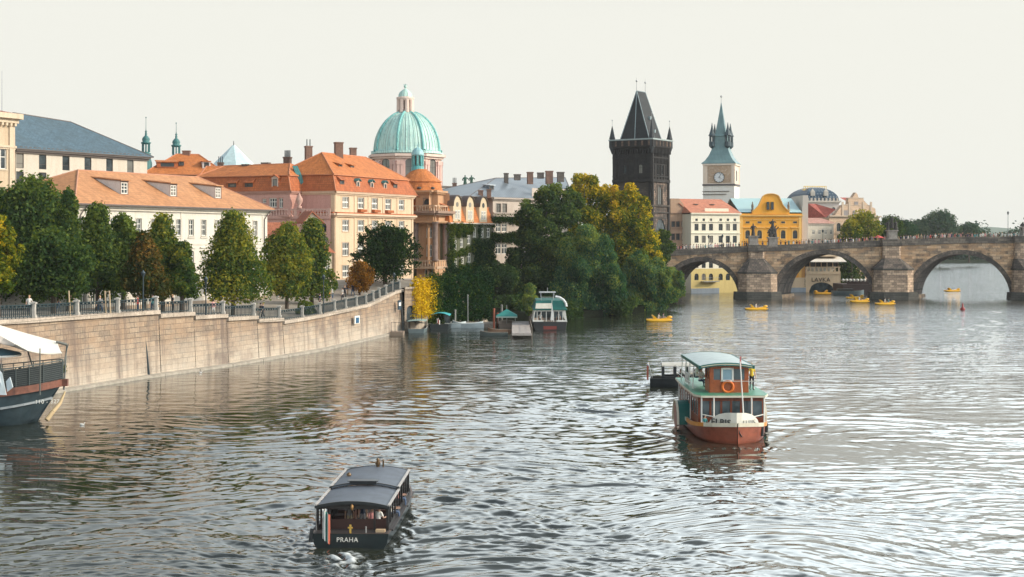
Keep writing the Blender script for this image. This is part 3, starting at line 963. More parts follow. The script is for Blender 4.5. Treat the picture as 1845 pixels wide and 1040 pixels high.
# --- long white building with salmon tiled roof
W1 = plaster('white_lime_plaster', (0.80, 0.75, 0.65), .12)
B1 = B = Block((-45.9, 149.0), (-31.5, 183.0), 14)
r = thing('white_building', 'long white building with salmon tiled hipped roof and three shed dormers', 'building', B.p(0, 0, 4.5))
m = MB(); ze = B.f.z(369, 0) ; ze = 16.1
rows = []
xs = [150, 168, 186, 204, 222.5, 250, 277, 303, 322, 344.5, 367, 391, 416, 437, 459.5]
up = 16.1 - (391 - 370) * .062
for x in xs:
    u = B.f.u(x); w_ = .95
    rows.append(dict(u0=u - w_ / 2, u1=u + w_ / 2, z1=14.75, z0=12.85, st='six'))
    rows.append(dict(u0=u - w_ / 2, u1=u + w_ / 2, z1=11.0, z0=9.1, st='six'))
    if x not in (437,): rows.append(dict(u0=u - w_ / 2, u1=u + w_ / 2, z1=7.4, z0=5.7, st='cas'))
block_walls(m, r, B, 3.5, ze, rows, (), [dict(u0=3, u1=4, z0=12.85, z1=14.75, st='six')], trim=.10)
for f_ in (B.f, B.right, B.left):
    cornice(m, f_, ze - .55, .6, .45, m=1)
    strip(m, f_, 0, f_.L, 8.1, 8.35, .10, 1); strip(m, f_, 0, f_.L, 11.75, 11.95, .08, 1)
for x in xs:
    u = B.f.u(x); strip(m, B.f, u - .8, u + .8, 11.35, 11.5, .16, 1); strip(m, B.f, u - .7, u + .7, 12.55, 12.66, .12, 1)
strip(m, B.f, 0, B.L, 3.5, 5.1, .12, 2)
for u in (.5, B.L - 1.2, B.L / 2): strip(m, B.f, u, u + .5, 8.35, ze - .55, .05, 1)
m.build('wall', [W1, plaster('white_trim', (0.80, 0.74, 0.63), .1), plaster('tan_plinth', (0.55, 0.42, 0.30), .2)], r)
m = MB(); R0, R1 = B.p(9, 7, 20.2), B.p(31.9, 7, 20.3)
hip(m, B.ring(ze + .15, -.7), R0, R1, 0, 1, .1)
rf = m.build('roof', [tiles('salmon_tiles', (0.52, 0.255, 0.115), .8, .55, .13), plain('ridge_tile', (0.46, 0.23, 0.14), .8)], r)
mg = MB()
for f_ in (B.f, B.right, B.left): mg.bar(f_.P(-.6, ze + .02, -.78), f_.P(f_.L + .6, ze + .02, -.78), .2, .16)
for px in (143, 475):
    u = B.f.u(px); mg.path([B.f.P(u + .6, ze, -.7), B.f.P(u + .3, ze - .7, -.25), B.f.P(u, ze - 1.2, -.12), B.f.P(u, 4.2, -.12)], .07, 5)
mg.build('gutter', GUTTER, r)
DK = plain('dormer_edge', (0.16, 0.11, 0.09), .6)
DW = plaster('dormer_cheek', (0.72, 0.68, 0.64), .1)
sl = (20.2 - 16.25) / 7.7
for px in (224, 312.5, 393):
    b0 = 1.55; u = B.f.u(px) - b0 * .28; zb = ze + .15 + sl * (b0 + .7)
    # u so that the face appears at px
    k = (px - CX) / F; A_ = B.f.A + B.f.n * b0; u = (k * A_.y - A_.x) / (B.f.d.x - k * B.f.d.y)
    dormer(rf, B.f, u, 1.45, b0, zb - .05, 1.6, sl, DK, DW, tiles('salmon_tiles', (0, 0, 0)), 'six', .10, wf=(.12, .10))

# --- small yellow gabled house and low roof between the white and the pink house
r = thing('gabled_annex', 'low cream annex with steep little gable and tiled lean-to roof beside the white building', 'building', G(540, 540, 186))
m = MB()
an_ = Fac(XY(483, 187), XY(598, 190))
zt = an_.z(455, an_.u(560))
facade(m, r, an_, 4.0, an_.z(452, an_.L), an_.row([500, 520, 590], 8, 478, 500, 'cas'))
rt = Fac(an_.B, an_.B + an_.n * 8)
facade(m, r, rt, 4.0, an_.z(452, an_.L))
# gable wall
gf = Fac(XY(549, 189.5), XY(578, 190.2))
m.poly([gf.P(0, an_.z(452, an_.L), -.3), gf.P(gf.L, an_.z(452, an_.L), -.3), gf.P(gf.L, gf.z(398, 1), -.3), gf.P(gf.L * .42, gf.z(384, 1), -.3), gf.P(0, gf.z(398, 1), -.3)])
m.poly([gf.P(gf.L, an_.z(452, an_.L), -.3), gf.P(gf.L, an_.z(452, an_.L), 6), gf.P(gf.L, gf.z(398, 1), 6), gf.P(gf.L, gf.z(398, 1), -.3)])
m.build('wall', [plaster('annex_plaster', (0.80, 0.68, 0.50), .12), TRIMC], r)
m = MB()
zr = gf.z(384, 1); zg = gf.z(399, 1)
for s_, uu in ((-1, -.35), (1, gf.L + .35)):
    a, b, c, d = gf.P(uu, zg - .3, -.7), gf.P(gf.L * .42, zr + .1, -.7), gf.P(gf.L * .42, zr + .1, 6), gf.P(uu, zg - .3, 6)
    m.hexa([a, b, c, d] + [p + Vector((0, 0, .18)) for p in (a, b, c, d)])
ye, yr = 452, 402
P0, P1 = an_.P(-1, an_.z(452, 0), -.5), an_.P(an_.L * .56, an_.z(452, 4), -.5)
m.poly([P0, P1, an_.P(an_.L * .56, an_.z(400, 3), 5), an_.P(-1, an_.z(400, 3), 5)])
m.poly([an_.P(an_.L * .8, an_.z(425, 3), 1.5), an_.P(an_.L * .8, an_.z(452, 4), -.5), an_.P(an_.L + .5, an_.z(457, 4), -.5), an_.P(an_.L + .5, an_.z(455, 3), 1.5)])
m.build('roof', tiles('brick_red_tiles', (0.42, 0.15, 0.08), .3, .36, .2), r)

# --- cream palace of the river front with pyramid mansard roof
ORANGE = tiles('orange_tiles', (0.54, 0.185, 0.050), .30, .36, .28)
ORANGE2 = tiles('deep_orange_tiles', (0.43, 0.125, 0.040), .30, .36, .28)
RIDGE = plain('orange_ridge', (0.50, 0.20, 0.10), .8)
CREAM = plaster('peach_cream_plaster', (0.80, 0.60, 0.40), .14)
B8 = B = Block((-25.3, 203), (-15.6, 225), 11)
r = thing('cream_palace', 'peach cream palace with double-pitched orange tile roof and copper dormers', 'building', B.p(0, 0, 5))
m = MB(); ze = 19.3
W_ = []
xs = [622.5, 650, 675, 699, 723]
zr1 = (12.5 + (430 - 354.5) * 205.5 / F, 12.5 + (430 - 375) * 205.5 / F)
zr2 = (12.5 + (430 - 396) * 205.5 / F, 12.5 + (430 - 417) * 205.5 / F)
zr3 = (12.5 + (430 - 437) * 205.5 / F, 12.5 + (430 - 461) * 205.5 / F)
zr4 = (12.5 + (430 - 478) * 205.5 / F, 12.5 + (430 - 500) * 205.5 / F)
for x in xs:
    u = B.f.u(x)
    for zt_, zb_ in (zr1, zr2, zr3, zr4): W_.append(dict(u0=u - .95, u1=u + .95, z0=zb_, z1=zt_, st='mul4', trim=.07))
block_walls(m, r, B, 5, ze, W_, B.left.row([1], 1, 1, 2, 'six') if False else ())
cornice(m, B.f, ze - .5, .5, .4); cornice(m, B.left, ze - .5, .5, .4); cornice(m, B.right, ze - .5, .5, .4)
for f_ in (B.f, B.left, B.right):
    cornice(m, f_, 15.62, .5, .55, m=1)
    strip(m, f_, 0, f_.L, 16.12, 16.3, .45, 2)
for u in (0, 5.4, 9.5, 14, 18.5, B.L - .7): strip(m, B.f, u, u + .5, 5, ze - .5, .10, 0)
strip(m, B.left, B.left.L - .6, B.left.L, 5, ze - .5, .10, 0)
for x in xs[1:4]:
    u = B.f.u(x); strip(m, B.f, u - .95, u + .95, zr1[1] - .5, zr1[1] - .12, .55, 2)
m.build('wall', [CREAM, plaster('peach_trim', (0.80, 0.60, 0.42), .12), ORANGE2], r)
m = MB()
hi = mansard(m, B, ze, 21.75, .75, .45, 1, 2)
hip(m, B.ring(21.75, .45), B.p(5.5, 5.5, 25.2), B.p(18.5, 5.5, 25.2), 0, 2)
rf8 = m.build('roof', [ORANGE, ORANGE2, RIDGE], r)
for px in (645, 670, 694):
    k = (px - CX) / F; A_ = B.f.A; u = B.f.u(px)
    dormer(rf8, B.f, u, .95, -.05, 19.6, 1.35, 1.7, plain('dormer_stone', (0.55, 0.42, 0.34), .7), plain('dormer_shade', (0.25, 0.2, 0.18), .7), COPPERD, 'small', .1, 'gable')
for px in (617, 713):
    u = B.f.u(px); dormer(rf8, B.f, u, 1.3, .05, 20.3, .6, 1.9, FRAMED, ORANGE2, ORANGE2, 'small', 1.0)
for px, py in ((634, 302), (655, 303)):
    u = B.f.u(px); dormer(rf8, B.f, u + .8, 1.1, 2.4, 22.9, .5, .66, FRAMED, ORANGE2, ORANGE, 'small', .25)
chimney(rf8, B.p(5.0, 7.5, 0), 1.2, 1.3, 22.5, 26.2, BRICKC, 2, .4)
chimney(rf8, B.p(9.8, 5.2, 0), 1.5, 1.2, 24, 27.0, BRICKC, 0, .4)
chimney(rf8, B.p(16.5, 6.6, 0), 1.2, 1.0, 23.5, 26.6, BRICKC, 0, .4)

# --- pink wing to its left
PINK = plaster('salmon_pink_plaster', (0.68, 0.39, 0.32), .16)
n_ = B.f.n; d_ = B.f.d
W0 = B.f.A + n_ * 5.6 - d_ * 3.0
Wl = W0 + n_ * 17
B7 = Block(Wl, W0, 14)         # its facade looks down the river towards the viewer
B7.right = Fac(B7.f.B, B7.f.B + B7.f.n * 3.0)
r = thing('pink_wing', 'salmon pink wing with balustraded terrace and orange mansard roof', 'building', B7.p(0, 0, 5))
m = MB(); ze = 19.3
W_ = [B7.f.win(x0, x1, y0, y1, s_, trim=.1) for x0, x1, y0, y1, s_ in ((473, 480, 358, 366, 'cas'), (485, 499, 357, 374, 'trip'), (503, 510, 357, 375, 'cas'))]
facade(m, r, B7.f, 5, ze, W_)
facade(m, r, B7.right, 5, ze)
facade(m, r, Fac(B7.f.B + B7.f.n * 3.0, B7.f.B + B7.f.n * 3.0 + B8.left.d * 5.6), 5, ze, b=-.06)
for f_ in (B7.f, B7.right): cornice(m, f_, ze - .4, .4, .35); cornice(m, f_, 15.4, .45, .5, m=1)
# balcony terrace before the recess, with balusters, urn and gable below
bal = Fac(B7.f.A + B7.f.d * 12.5 - B7.f.n * 1.2, B8.f.A + B8.left.n * 0 - B7.f.n * 1.2)
strip(m, bal, 0, bal.L, 15.3, 15.75, .2, 1, b=.0)
m.poly([bal.P(0, 15.75), bal.P(bal.L, 15.75), bal.P(bal.L, 15.75, 5), bal.P(0, 15.75, 5)], 0)
facade(m, r, bal, 5, 15.3, [bal.win(577, 588, 402, 418, 'void', arch=.5), bal.win(580, 590, 427, 437, 'void')], b=.05)
m.build('wall', [PINK, plaster('pink_trim', (0.62, 0.36, 0.29), .14)], r)
m = MB()
for k in range(26):
    u = bal.L * (k + .5) / 26
    if .50 < u / bal.L < .60: continue
    P = bal.P(u, 15.75, .0); m.lathe(P, [(.10, 0), (.13, .25), (.06, .5), (.10, .8)], 6)
for u0_, u1_ in ((0, bal.L),): strip(m, bal, u0_, u1_, 16.55, 16.75, .15, 0, b=.1)
for u in (0, bal.L * .5, bal.L * .60, bal.L - .4): strip(m, bal, u, u + .4, 15.75, 16.8, .2, 0, b=.1)
m.lathe(bal.P(bal.L * .57, 16.8, -.0), [(.35, 0), (.35, .3), (.15, .4), (.45, .9), (.5, 1.3), (.3, 1.7), (.12, 2.1), (.01, 2.3)], 10)
m.build('balustrade', plaster('balustrade_stone', (0.66, 0.42, 0.34), .14), r)
m = MB()
hi = mansard(m, B7, ze, 21.6, .7, .4, 1, 2, b1=11)
hip(m, B7.ring(21.6, .4, b1=11), B7.p(2, 5.5, 23.4), B7.p(13.5, 5.5, 23.5), 0, 2)
rf7 = m.build('roof', [ORANGE, ORANGE2, RIDGE], r)
u = B7.f.u(496); dormer(rf7, B7.f, u, 1.1, -.1, 19.6, 1.6, 1.7, plain('dormer_stone', (0, 0, 0)), ORANGE2, ORANGE2, 'small', .2, 'gable')
for px in (419, 449):
    dormer(rf7, B7.f, B7.f.u(px), 1.4, -.1, 19.9, .6, 1.9, FRAMED, ORANGE2, ORANGE2, 'small', 1.0)
m = MB(); P, Q = B7.right.P(3.1, 19.3, -.2), B7.right.P(3.1, 23.6, 1.0)
m.bar(P, P.lerp(Q, .55), .8, .15); m.bar(P.lerp(Q, .55), P.lerp(Q, .8) + Vector((-.5, 1.2, .3)), .8, .12)
m.build('valley_flashing', COPPERD, r)
for px, py0, py1, w_, pots, mt in ((444, 296, 306, 1.4, 0, GREYST), (479, 293, 304, 1.4, 0, GREYST), (518, 283, 300, 1.3, 5, BRICKC)):
    Y_ = 212
    chimney(rf7, G(px, 300, Y_), w_, 1.0, GZ(py1 + 6, Y_), GZ(py0, Y_), mt, pots, -.3)

# --- cluster of orange hipped roofs behind
def roofhouse(name, label, px0, px1, Y, depth, yeave, yridge, rx0, rx1, wallm, roofm, skew=4, z0=5):
    B = Block(XY(px0, Y), XY(px1, Y + skew), depth)
    r = thing(name, label, 'building', B.p(0, 0, z0))
    ze = GZ(yeave, Y); m = MB(); block_walls(m, r, B, z0, ze, B.f.row([px0 + (px1 - px0) * (k + .5) / 5 for k in range(5)], 6, yeave + 8, yeave + 20, 'cas'))
    m.build('wall', [wallm, TRIMC], r)
    m = MB(); zr = GZ(yridge, Y + depth / 2)
    def at(px): k = (px - CX) / F; A_ = B.f.A + B.f.n * depth / 2; return (k * A_.y - A_.x) / (B.f.d.x - k * B.f.d.y)
    hip(m, B.ring(ze + .1, -.5), B.p(at(rx0), depth / 2, zr), B.p(at(rx1), depth / 2, zr), 0, 1)
    return r, B, m.build('roof', [roofm, RIDGE], r), at
OM = plaster('old_ochre_plaster', (0.62, 0.44, 0.30), .2)
r, B, rf, at = roofhouse('tiled_house', 'house behind the white building with broad orange hipped roof', 262, 404, 232, 14, 314, 277, 318, 358, OM, ORANGE)
chimney(rf, B.p(at(336), 7, 0), 1.6, 1.0, 24, 27.4, BRICKC)
chimney(rf, B.p(at(395), 5, 0), 1.2, 1.0, 21, 25.4, GREYST, 3)
dormer(rf, B.f, B.f.u(303), 3.4, 1.5, 24.2, .9, .46, ORANGE2, ORANGE2, ORANGE, 'small', .12)
dormer(rf, B.f, B.f.u(329), .9, 2.2, 24.6, .7, .46, FRAMED, ORANGE2, ORANGE, 'small', .0)
dormer(rf, B.f, B.f.u(374), 1.3, 1.6, 24.2, 1.1, .46, DW, DW, ORANGE, 'small', .0)
r, B, rf, at = roofhouse('tiled_house', 'lower orange roof with pale fire wall seam between the hipped roof and the pink wing', 352, 520, 222, 12, 336, 300, 372, 505, OM, ORANGE, 2)
m = MB(); A_, b_ = B.p(at(432), 6, GZ(302, 226)), B.p(B.f.u(408), -.5, GZ(336, 222)); m.bar(A_, b_, .4, .35); m.build('fire_wall', plain('lime_mortar', (0.62, 0.58, 0.52), .9), r)

# --- pale glass pyramid, spirelets
r = thing('glass_pyramid', 'pale blue faceted pyramid roof with a mast poking above orange roofs', 'roof lantern', G(422, 320, 262))
m = MB(); P = G(421, 262, 262); e = 5.6
m.lathe((P.x, P.y, GZ(325, 262)), [(e, 0), (e * .62, 3.2), (.25, P.z - GZ(325, 262))], 8, 0, False, .3)
m.build('glazing', plain('pale_glass_sheet', (0.50, 0.66, 0.68), .15), r)
m = MB(); m.tube(P - Vector((0, 0, 1.5)), P + Vector((0, 0, .8)), .12, .05, 6); m.build('mast', DARKM, r)
m = MB(); m.tube((P.x, P.y, 5), (P.x, P.y, GZ(323, 262)), 5.6, 5.6, 12); m.build('drum', OM, r)
def spirelet(px, ytop, ylow, Y, label):
    r = thing('bell_turret', label, 'turret', G(px, ylow + 20, Y), group=None)
    s = Y / F; P = G(px, ylow, Y)
    m = MB()
    m.lathe((P.x, P.y, P.z - 40 * s), [(11 * s, 0), (11 * s, 26 * s), (8 * s, 34 * s), (8 * s, 40 * s)], 8)
    m.build('base', COPPERD, r)
    m = MB()
    m.lathe(P, [(9 * s, 0), (9 * s, 3 * s), (6.5 * s, 3.2 * s), (6.5 * s, 5 * s)], 8)
    for k in range(8):
        t = 2 * PI * k / 8 + .2; x, y = P.x + 6.3 * s * math.cos(t), P.y + 6.3 * s * math.sin(t)
        m.tube((x, y, P.z + 5 * s), (x, y, P.z + 20 * s), 1.2 * s, 1.1 * s, 5)
    m.lathe((P.x, P.y, P.z + 19 * s), [(7 * s, 0), (9 * s, 1.5 * s), (9.3 * s, 3 * s), (6 * s, 4.5 * s), (7.2 * s, 8 * s), (6.5 * s, 11 * s), (4 * s, 14 * s), (1.8 * s, 16 * s), (2.2 * s, 18.5 * s), (1.3 * s, 21 * s),
                                             (2.2 * s, 22.5 * s), (1.0 * s, 24.5 * s), (.5 * s, 27 * s), (.35 * s, P.z * 0 + (ylow - 19 - ytop) * s)], 10)
    m.ball((P.x, P.y, GZ(ytop, Y)), 1.2 * s, 6)
    m.build('cupola', COPPERD, r)
    return r
spirelet(263, 212, 279, 300, 'dark green onion bell turret with open lantern just right of the blue roof')
spirelet(317.5, 222, 284, 300, 'dark green onion bell turret standing behind the orange hipped roof')

# --- domed church
DOMEC = seams('dome_copper', (0.46, 0.64, 0.58), .9, (0.40, 0.88, 0.95), .55, 0, .75)
CH = plaster('church_pink_stone', (0.92, 0.72, 0.60), .12)
CHP = plaster('church_pilaster', (0.86, 0.58, 0.49), .14)
Yc = 275; s = Yc / F; P = G(733, 330, Yc)
r = thing('domed_church', 'pink and cream church drum carrying a big ribbed turquoise copper dome', 'church', (P.x, P.y, 5))
R_ = 64 * s
m = MB()
z0, z1 = GZ(360, Yc), GZ(284, Yc)
nseg = 8
for k in range(8):
    t0 = 2 * PI * (k - .5) / 8 - PI / 2 + .18; t1 = t0 + 2 * PI / 8
    A_ = (P.x + R_ * math.cos(t0), P.y + R_ * math.sin(t0)); B_ = (P.x + R_ * math.cos(t1), P.y + R_ * math.sin(t1))
    f_ = Fac(A_, B_)
    um = f_.L / 2
    W_ = [dict(u0=um - .95, u1=um + .95, z0=GZ(330, Yc), z1=GZ(289, Yc), st='darkc', arch=.3, trim=.35)] if math.sin((t0 + t1) / 2) < .3 else []
    facade(m, r, f_, 5, z1, W_, m=0)
    for uu in (.05, .75, f_.L - 1.35, f_.L - .65):
        strip(m, f_, uu, uu + .5, 5, z1 - .9, .28, 1); strip(m, f_, uu - .08, uu + .58, z1 - 1.7, z1 - .9, .38, 1)
    cornice(m, f_, z1 - .5, .9, .8, m=0); cornice(m, f_, GZ(345, Yc), .5, .4, m=0)
m.poly([(P.x + R_ * math.cos(2 * PI * k / 24), P.y + R_ * math.sin(2 * PI * k / 24), z1 + .2) for k in range(24)], 0)
m.build('drum', [CH, CHP], r)
m = MB()
zb = GZ(274, Yc); zt = GZ(203, Yc); hh = zt - zb; rb = 59.5 * s; rt = 13 * s
prof = [(rb + .5, -.5), (rb + .5, 0)]
for k in range(15):
    t = k / 14 * math.radians(77)
    prof.append((rb * math.cos(t) * .999 + 0, hh * math.sin(t) / math.sin(math.radians(77))))
m.lathe((P.x, P.y, zb), prof, 48)
for k in range(8):
    t = 2 * PI * k / 8 + .18 + PI / 8
    pts = [(P.x + (r_ + .12) * math.cos(t), P.y + (r_ + .12) * math.sin(t), zb + z_) for r_, z_ in prof[1:]]
    for a, b in zip(pts, pts[1:]): m.tube(a, b, .26, .24, 6, 1, False)
for k in range(48):
    if k % 6 == 0: continue
    t = 2 * PI * k / 48 + .18 + PI / 8
    pts = [(P.x + (r_ + .02) * math.cos(t), P.y + (r_ + .02) * math.sin(t), zb + z_) for r_, z_ in prof[1:]]
    for a, b in zip(pts[:-2], pts[1:-1]): m.tube(a, b, .07, .07, 4, 0, False)
m.build('dome', [DOMEC, seams('rib_copper', (0.20, 0.50, 0.48), 1.0, (0.6, 0.8, 0.8), .55)], r)
m = MB()
zl0, zl1 = GZ(203, Yc), GZ(179, Yc)
for k in range(8):
    t = 2 * PI * k / 8 + .3; x, y = P.x - .3 + 12.2 * s * math.cos(t), P.y + 12.2 * s * math.sin(t)
    m.tube((x, y, zl0), (x, y, zl1), .42, .38, 6)
m.lathe((P.x - .3, P.y, zl0), [(15 * s, -.4), (15 * s, .5), (9.5 * s, .5), (9.5 * s, zl1 - zl0)], 8, 1)
m.lathe((P.x - .3, P.y, zl1), [(13 * s, -.3), (16 * s, 0), (16 * s, .35), (12 * s, .45)], 16)
lt = m.build('lantern', [CH, plain('lantern_shade', (0.25, 0.2, 0.18), .8)], r)
m = MB(); m.lathe((P.x - .3, P.y, zl1 + .45), [(12.5 * s, 0), (12.2 * s, 4 * s), (10 * s, 8.5 * s), (5 * s, 12.5 * s), (1.5 * s, 14.5 * s), (.8 * s, 17 * s), (.3 * s, 22 * s)], 16)
m.ball((P.x - .3, P.y, GZ(156, Yc)), .3, 6); m.bar((P.x - .3, P.y, GZ(157, Yc)), (P.x - .3, P.y, GZ(151, Yc)), .1); m.bar((P.x - .7, P.y, GZ(153, Yc)), (P.x + .1, P.y, GZ(153, Yc)), .1)
m.build('lantern_cap', DOMEC, r)

# --- round corner building with columns, and its cupola
ORT = plaster('ochre_orange_plaster', (0.68, 0.40, 0.22), .16)
Yr = 231; s = Yr / F
C_ = Vector((GX(768, Yr + 8), Yr + 8))
r = thing('round_tower_house', 'orange round-fronted corner building with dark columns, statues and turquoise cupola', 'building', (C_.x, C_.y, 6))
m = MB()
fr = Fac(XY(743, 231), XY(783, 229)); fr2 = Fac(XY(783, 229), XY(810, 234))
ztop = fr.z(347, 2)
W_ = [fr.win(760, 771, 408, 429, 'cross', arch=.5), fr.win(760, 771, 441, 463, 'cross'), fr.win(757, 777, 478, 499, 'trip', arch=.5)]
# recessed wall behind the giant columns
facade(m, r, fr, 6, 16.4, W_, b=1.3)
facade(m, r, fr2, 6, 16.4, [fr2.win(787, 793, 408, 429, 'cross', arch=.5), fr2.win(787, 793, 441, 463, 'cross')], b=1.3)
strip(m, fr, 4.0, fr.L + .1, 6, 8.9, .0, 0); strip(m, fr2, 0, fr2.L, 6, 8.9, .0, 0)
for f_ in (fr, fr2):
    cornice(m, f_, f_.z(402, 1), .35, .3, m=0)
    strip(m, f_, 0, f_.L, f_.z(400, 1), f_.z(388, 1), .02, 0, b=.3); cornice(m, f_, f_.z(388, 1), .7, .9, m=1)
    facade(m, r, f_, f_.z(386, 1) , ztop, [f_.win(758, 771, 358, 368, 'small', arch=.5, trim=.15)] if f_ is fr else (), b=1.0)
    cornice(m, f_, ztop - .2, .55, .5, m=0, b=.9)
bk = Fac(fr2.B, fr2.B + fr2.n * 12); facade(m, r, bk, 6, ztop)
strip(m, fr2, fr2.L - 1.0, fr2.L - .1, 6, fr2.z(402, 1), .0, 0, b=.35)
m.build('wall', [ORT, plain('dull_cornice', (0.30, 0.20, 0.15), .8)], r)
for f_, px in ((fr, 747), (fr, 782), (fr2, 806)):
    m = MB(); u = f_.u(px); P = f_.P(u, 8.9, .35)
    m.lathe(P, [(.55, 0), (.55, .25), (.45, .3), (.43, 5.6), (.40, 5.9), (.58, 6.1), (.58, 6.35)], 12)
    m.build('column', plain('dark_column_stone', (0.17, 0.12, 0.10), .8, var=.3), r)
m = MB()
for f_, pxs in ((fr, range(751, 783, 5)), (fr2, range(787, 808, 4))):
    for px in pxs:
        P = f_.P(f_.u(px), f_.z(382, 1), 0.1); m.lathe(P, [(.12, 0), (.16, .3), (.07, .6), (.12, .9)], 6)
        P = f_.P(f_.u(px), 8.0, .0); m.lathe(P, [(.12, 0), (.16, .3), (.07, .6), (.12, .8)], 6)
    strip(m, f_, 0, f_.L, f_.z(372, 1), f_.z(370, 1), .1, 0, b=.1); strip(m, f_, .5, f_.L, 8.8, 9.0, .1, 0, b=.1)
    strip(m, f_, .5, f_.L, 7.6, 8.0, .25, 0, b=.1)
m.build('balustrade', plaster('sandy_balustrade', (0.66, 0.46, 0.30), .14), r)
# tower roof
cx_, cy_ = GX(757, 238), 238.0
m = MB(); s = 238 / F
z_ = GZ(350, 238)
m.lathe((cx_, cy_, z_), [(41 * s, -4), (41 * s, .0), (43 * s, .3), (40 * s, .8), (37 * s, 21 * s), (39.5 * s, 21.5 * s), (38.5 * s, 22.5 * s), (20 * s, 38.5 * s), (11.5 * s, 45 * s)], 18, 0, False)
rt_ = m.build('roof', [ORANGE], r)
for t in (-2.2, -1.55, -.9):
    o_ = MB(); P = Vector((cx_ + 38.5 * s * math.cos(t), cy_ + 38.5 * s * math.sin(t), z_ + .9))
    o_.ball(P, .42, 8, 0, 1, 1, .6); o_.build('roof_hatch', FRAMED, rt_)
m = MB(); z_ = GZ(305, 238); cx2 = GX(752.5, 238)
m.lathe((cx2, cy_, z_), [(11.5 * s, -.4), (11.5 * s, 4.5 * s), (8.5 * s, 5.5 * s), (8.5 * s, 7 * s)], 12)
m.lathe((cx2, cy_, z_), [(6 * s, 5 * s), (6 * s, 25 * s)], 8, 1)
for k in range(8):
    t = 2 * PI * k / 8; x, y = cx2 + 8.8 * s * math.cos(t), cy_ + 8.8 * s * math.sin(t); m.tube((x, y, z_ + 6 * s), (x, y, z_ + 24 * s), .2, .2, 6)
m.lathe((cx2, cy_, z_ + 24 * s), [(10 * s, 0), (11.5 * s, 1 * s), (11.3 * s, 3 * s), (10.5 * s, 6 * s), (9 * s, 10 * s), (5 * s, 13.5 * s), (1.5 * s, 15 * s), (.9 * s, 17 * s), (1.4 * s, 18.5 * s), (.3 * s, 21 * s)], 16, 2)
m.build('cupola', [seams('teal_copper', (0.10, 0.36, 0.36), .5), plain('lantern_shade', (0, 0, 0)), seams('sky_copper', (0.30, 0.55, 0.58), .4)], r)

# --- ivy-clad building with arched dormers
B = Block(XY(809, 233), XY(886, 246), 12)
r = thing('ivy_house', 'ivy-covered house with steep orange roof and three round-headed dormers', 'building', B.p(0, 0, 6))
m = MB(); ze = B.f.z(401, 1)
W_ = [B.f.win(x - 3, x + 3, y0, y1, 'cross') for x, y0, y1 in ((820.5, 433, 450), (820.5, 466, 483), (832, 430, 446), (833.5, 463, 475), (845, 424, 440), (845.5, 456, 473), (855, 410, 428), (869, 411, 428), (884 - 4, 411, 428))]
block_walls(m, r, B, 6, ze, W_)
m.build('wall', [plaster('green_grey_wall', (0.13, 0.14, 0.08), .3), TRIMC], r)
m = MB(); zk = B.f.z(347, 1)
lo = B.ring(ze, -.35); 
zm = B.f.z(372, 1)
hi = B.ring(zm, .5)
for i in range(4): j = (i + 1) % 4; m.poly([lo[i], lo[j], hi[j], hi[i]], 0)
cornice(m, B.f, ze - .3, .3, .5, m=1)
hip(m, B.ring(zm, .35), B.p(-6, 5.5, zk + .2), B.p(4.5, 5.5, zk), 0, 2)
rf = m.build('roof', [ORANGE, TRIMC, RIDGE], r)
for px in (821, 844, 868):
    u = B.f.u(px); m = MB(); w_ = 1.65; zb = ze + .1; hs = 2.6
    pts = [(-w_, 0), (w_, 0), (w_, hs)] + [(w_ * math.cos(t), hs + w_ * math.sin(t)) for t in [PI * k / 10 for k in range(1, 10)]] + [(-w_, hs)]
    P3 = [B.f.P(u + x * .8, zb + z, -.3) for x, z in pts]
    m.prism(P3, (B.f.n.x * 1.5, B.f.n.y * 1.5, 0), 0)
    for k in range(10):
        t0, t1 = PI * k / 10, PI * (k + 1) / 10
        a, b = B.f.P(u + w_ * .88 * math.cos(t0), zb + hs + w_ * 1.05 * math.sin(t0), -.5), B.f.P(u + w_ * .88 * math.cos(t1), zb + hs + w_ * 1.05 * math.sin(t1), -.5)
        v_ = Vector((B.f.n.x, B.f.n.y, 0)) * 1.3
        m.hexa([a, b, b + v_, a + v_] + [p + Vector((0, 0, .16)) for p in (a, b, b + v_, a + v_)], 1)
    dm = m.build('dormer', [plaster('dormer_cream', (0.74, 0.60, 0.40), .1), GUTTER], rf)
    ang = math.atan2(B.f.d.y, B.f.d.x)
    for k, (x, z, w2, h2, st_) in enumerate(((-.75, .45, .65, 1.5, 'cross'), (.1, .45, .65, 1.5, 'cross'))): window(dm, B.f.P(u + x, zb + z, -.46), ang, w2, h2, st_)
    oc = MB(); oc.tube(B.f.P(u, zb + hs + .3, -.34), B.f.P(u, zb + hs + .3, -.2), .42, .42, 12); oc.build('oculus', GLASS, dm)
IVY_FAC = B.f

# --- beige building with grey seamed roof
GREYR = seams('grey_sheet_roof', (0.15, 0.18, 0.21), 1.0, (0.6, 0.6, 0.6), .4)
BEI = plaster('beige_pink_plaster', (0.66, 0.56, 0.47), .14)
B = Block(XY(888, 246), XY(1030, 262), 16)
r = thing('beige_apartment_building', 'beige building with grey seamed metal roof and tall chimneys behind the big trees', 'building', B.p(0, 0, 6))
m = MB(); ze = B.f.z(356, 1)
W_ = []
for x in (898, 909, 942, 953, 985, 996): W_ += [B.f.win(x - 4, x + 4, 367, 383, 'far', trim=.1), B.f.win(x - 4.5, x + 4.5, 403, 418, 'cross'), B.f.win(x - 4.8, x + 4.8, 439, 458, 'cross')]
block_walls(m, r, B, 6, ze, W_, [])
cornice(m, B.f, ze - .5, .5, .5, m=1); strip(m, B.f, 0, B.L, B.f.z(385, 2), B.f.z(383, 2), .2, 1); cornice(m, B.f, B.f.z(392, 2), .35, .45, m=1); cornice(m, B.left, ze - .5, .5, .5, m=1)
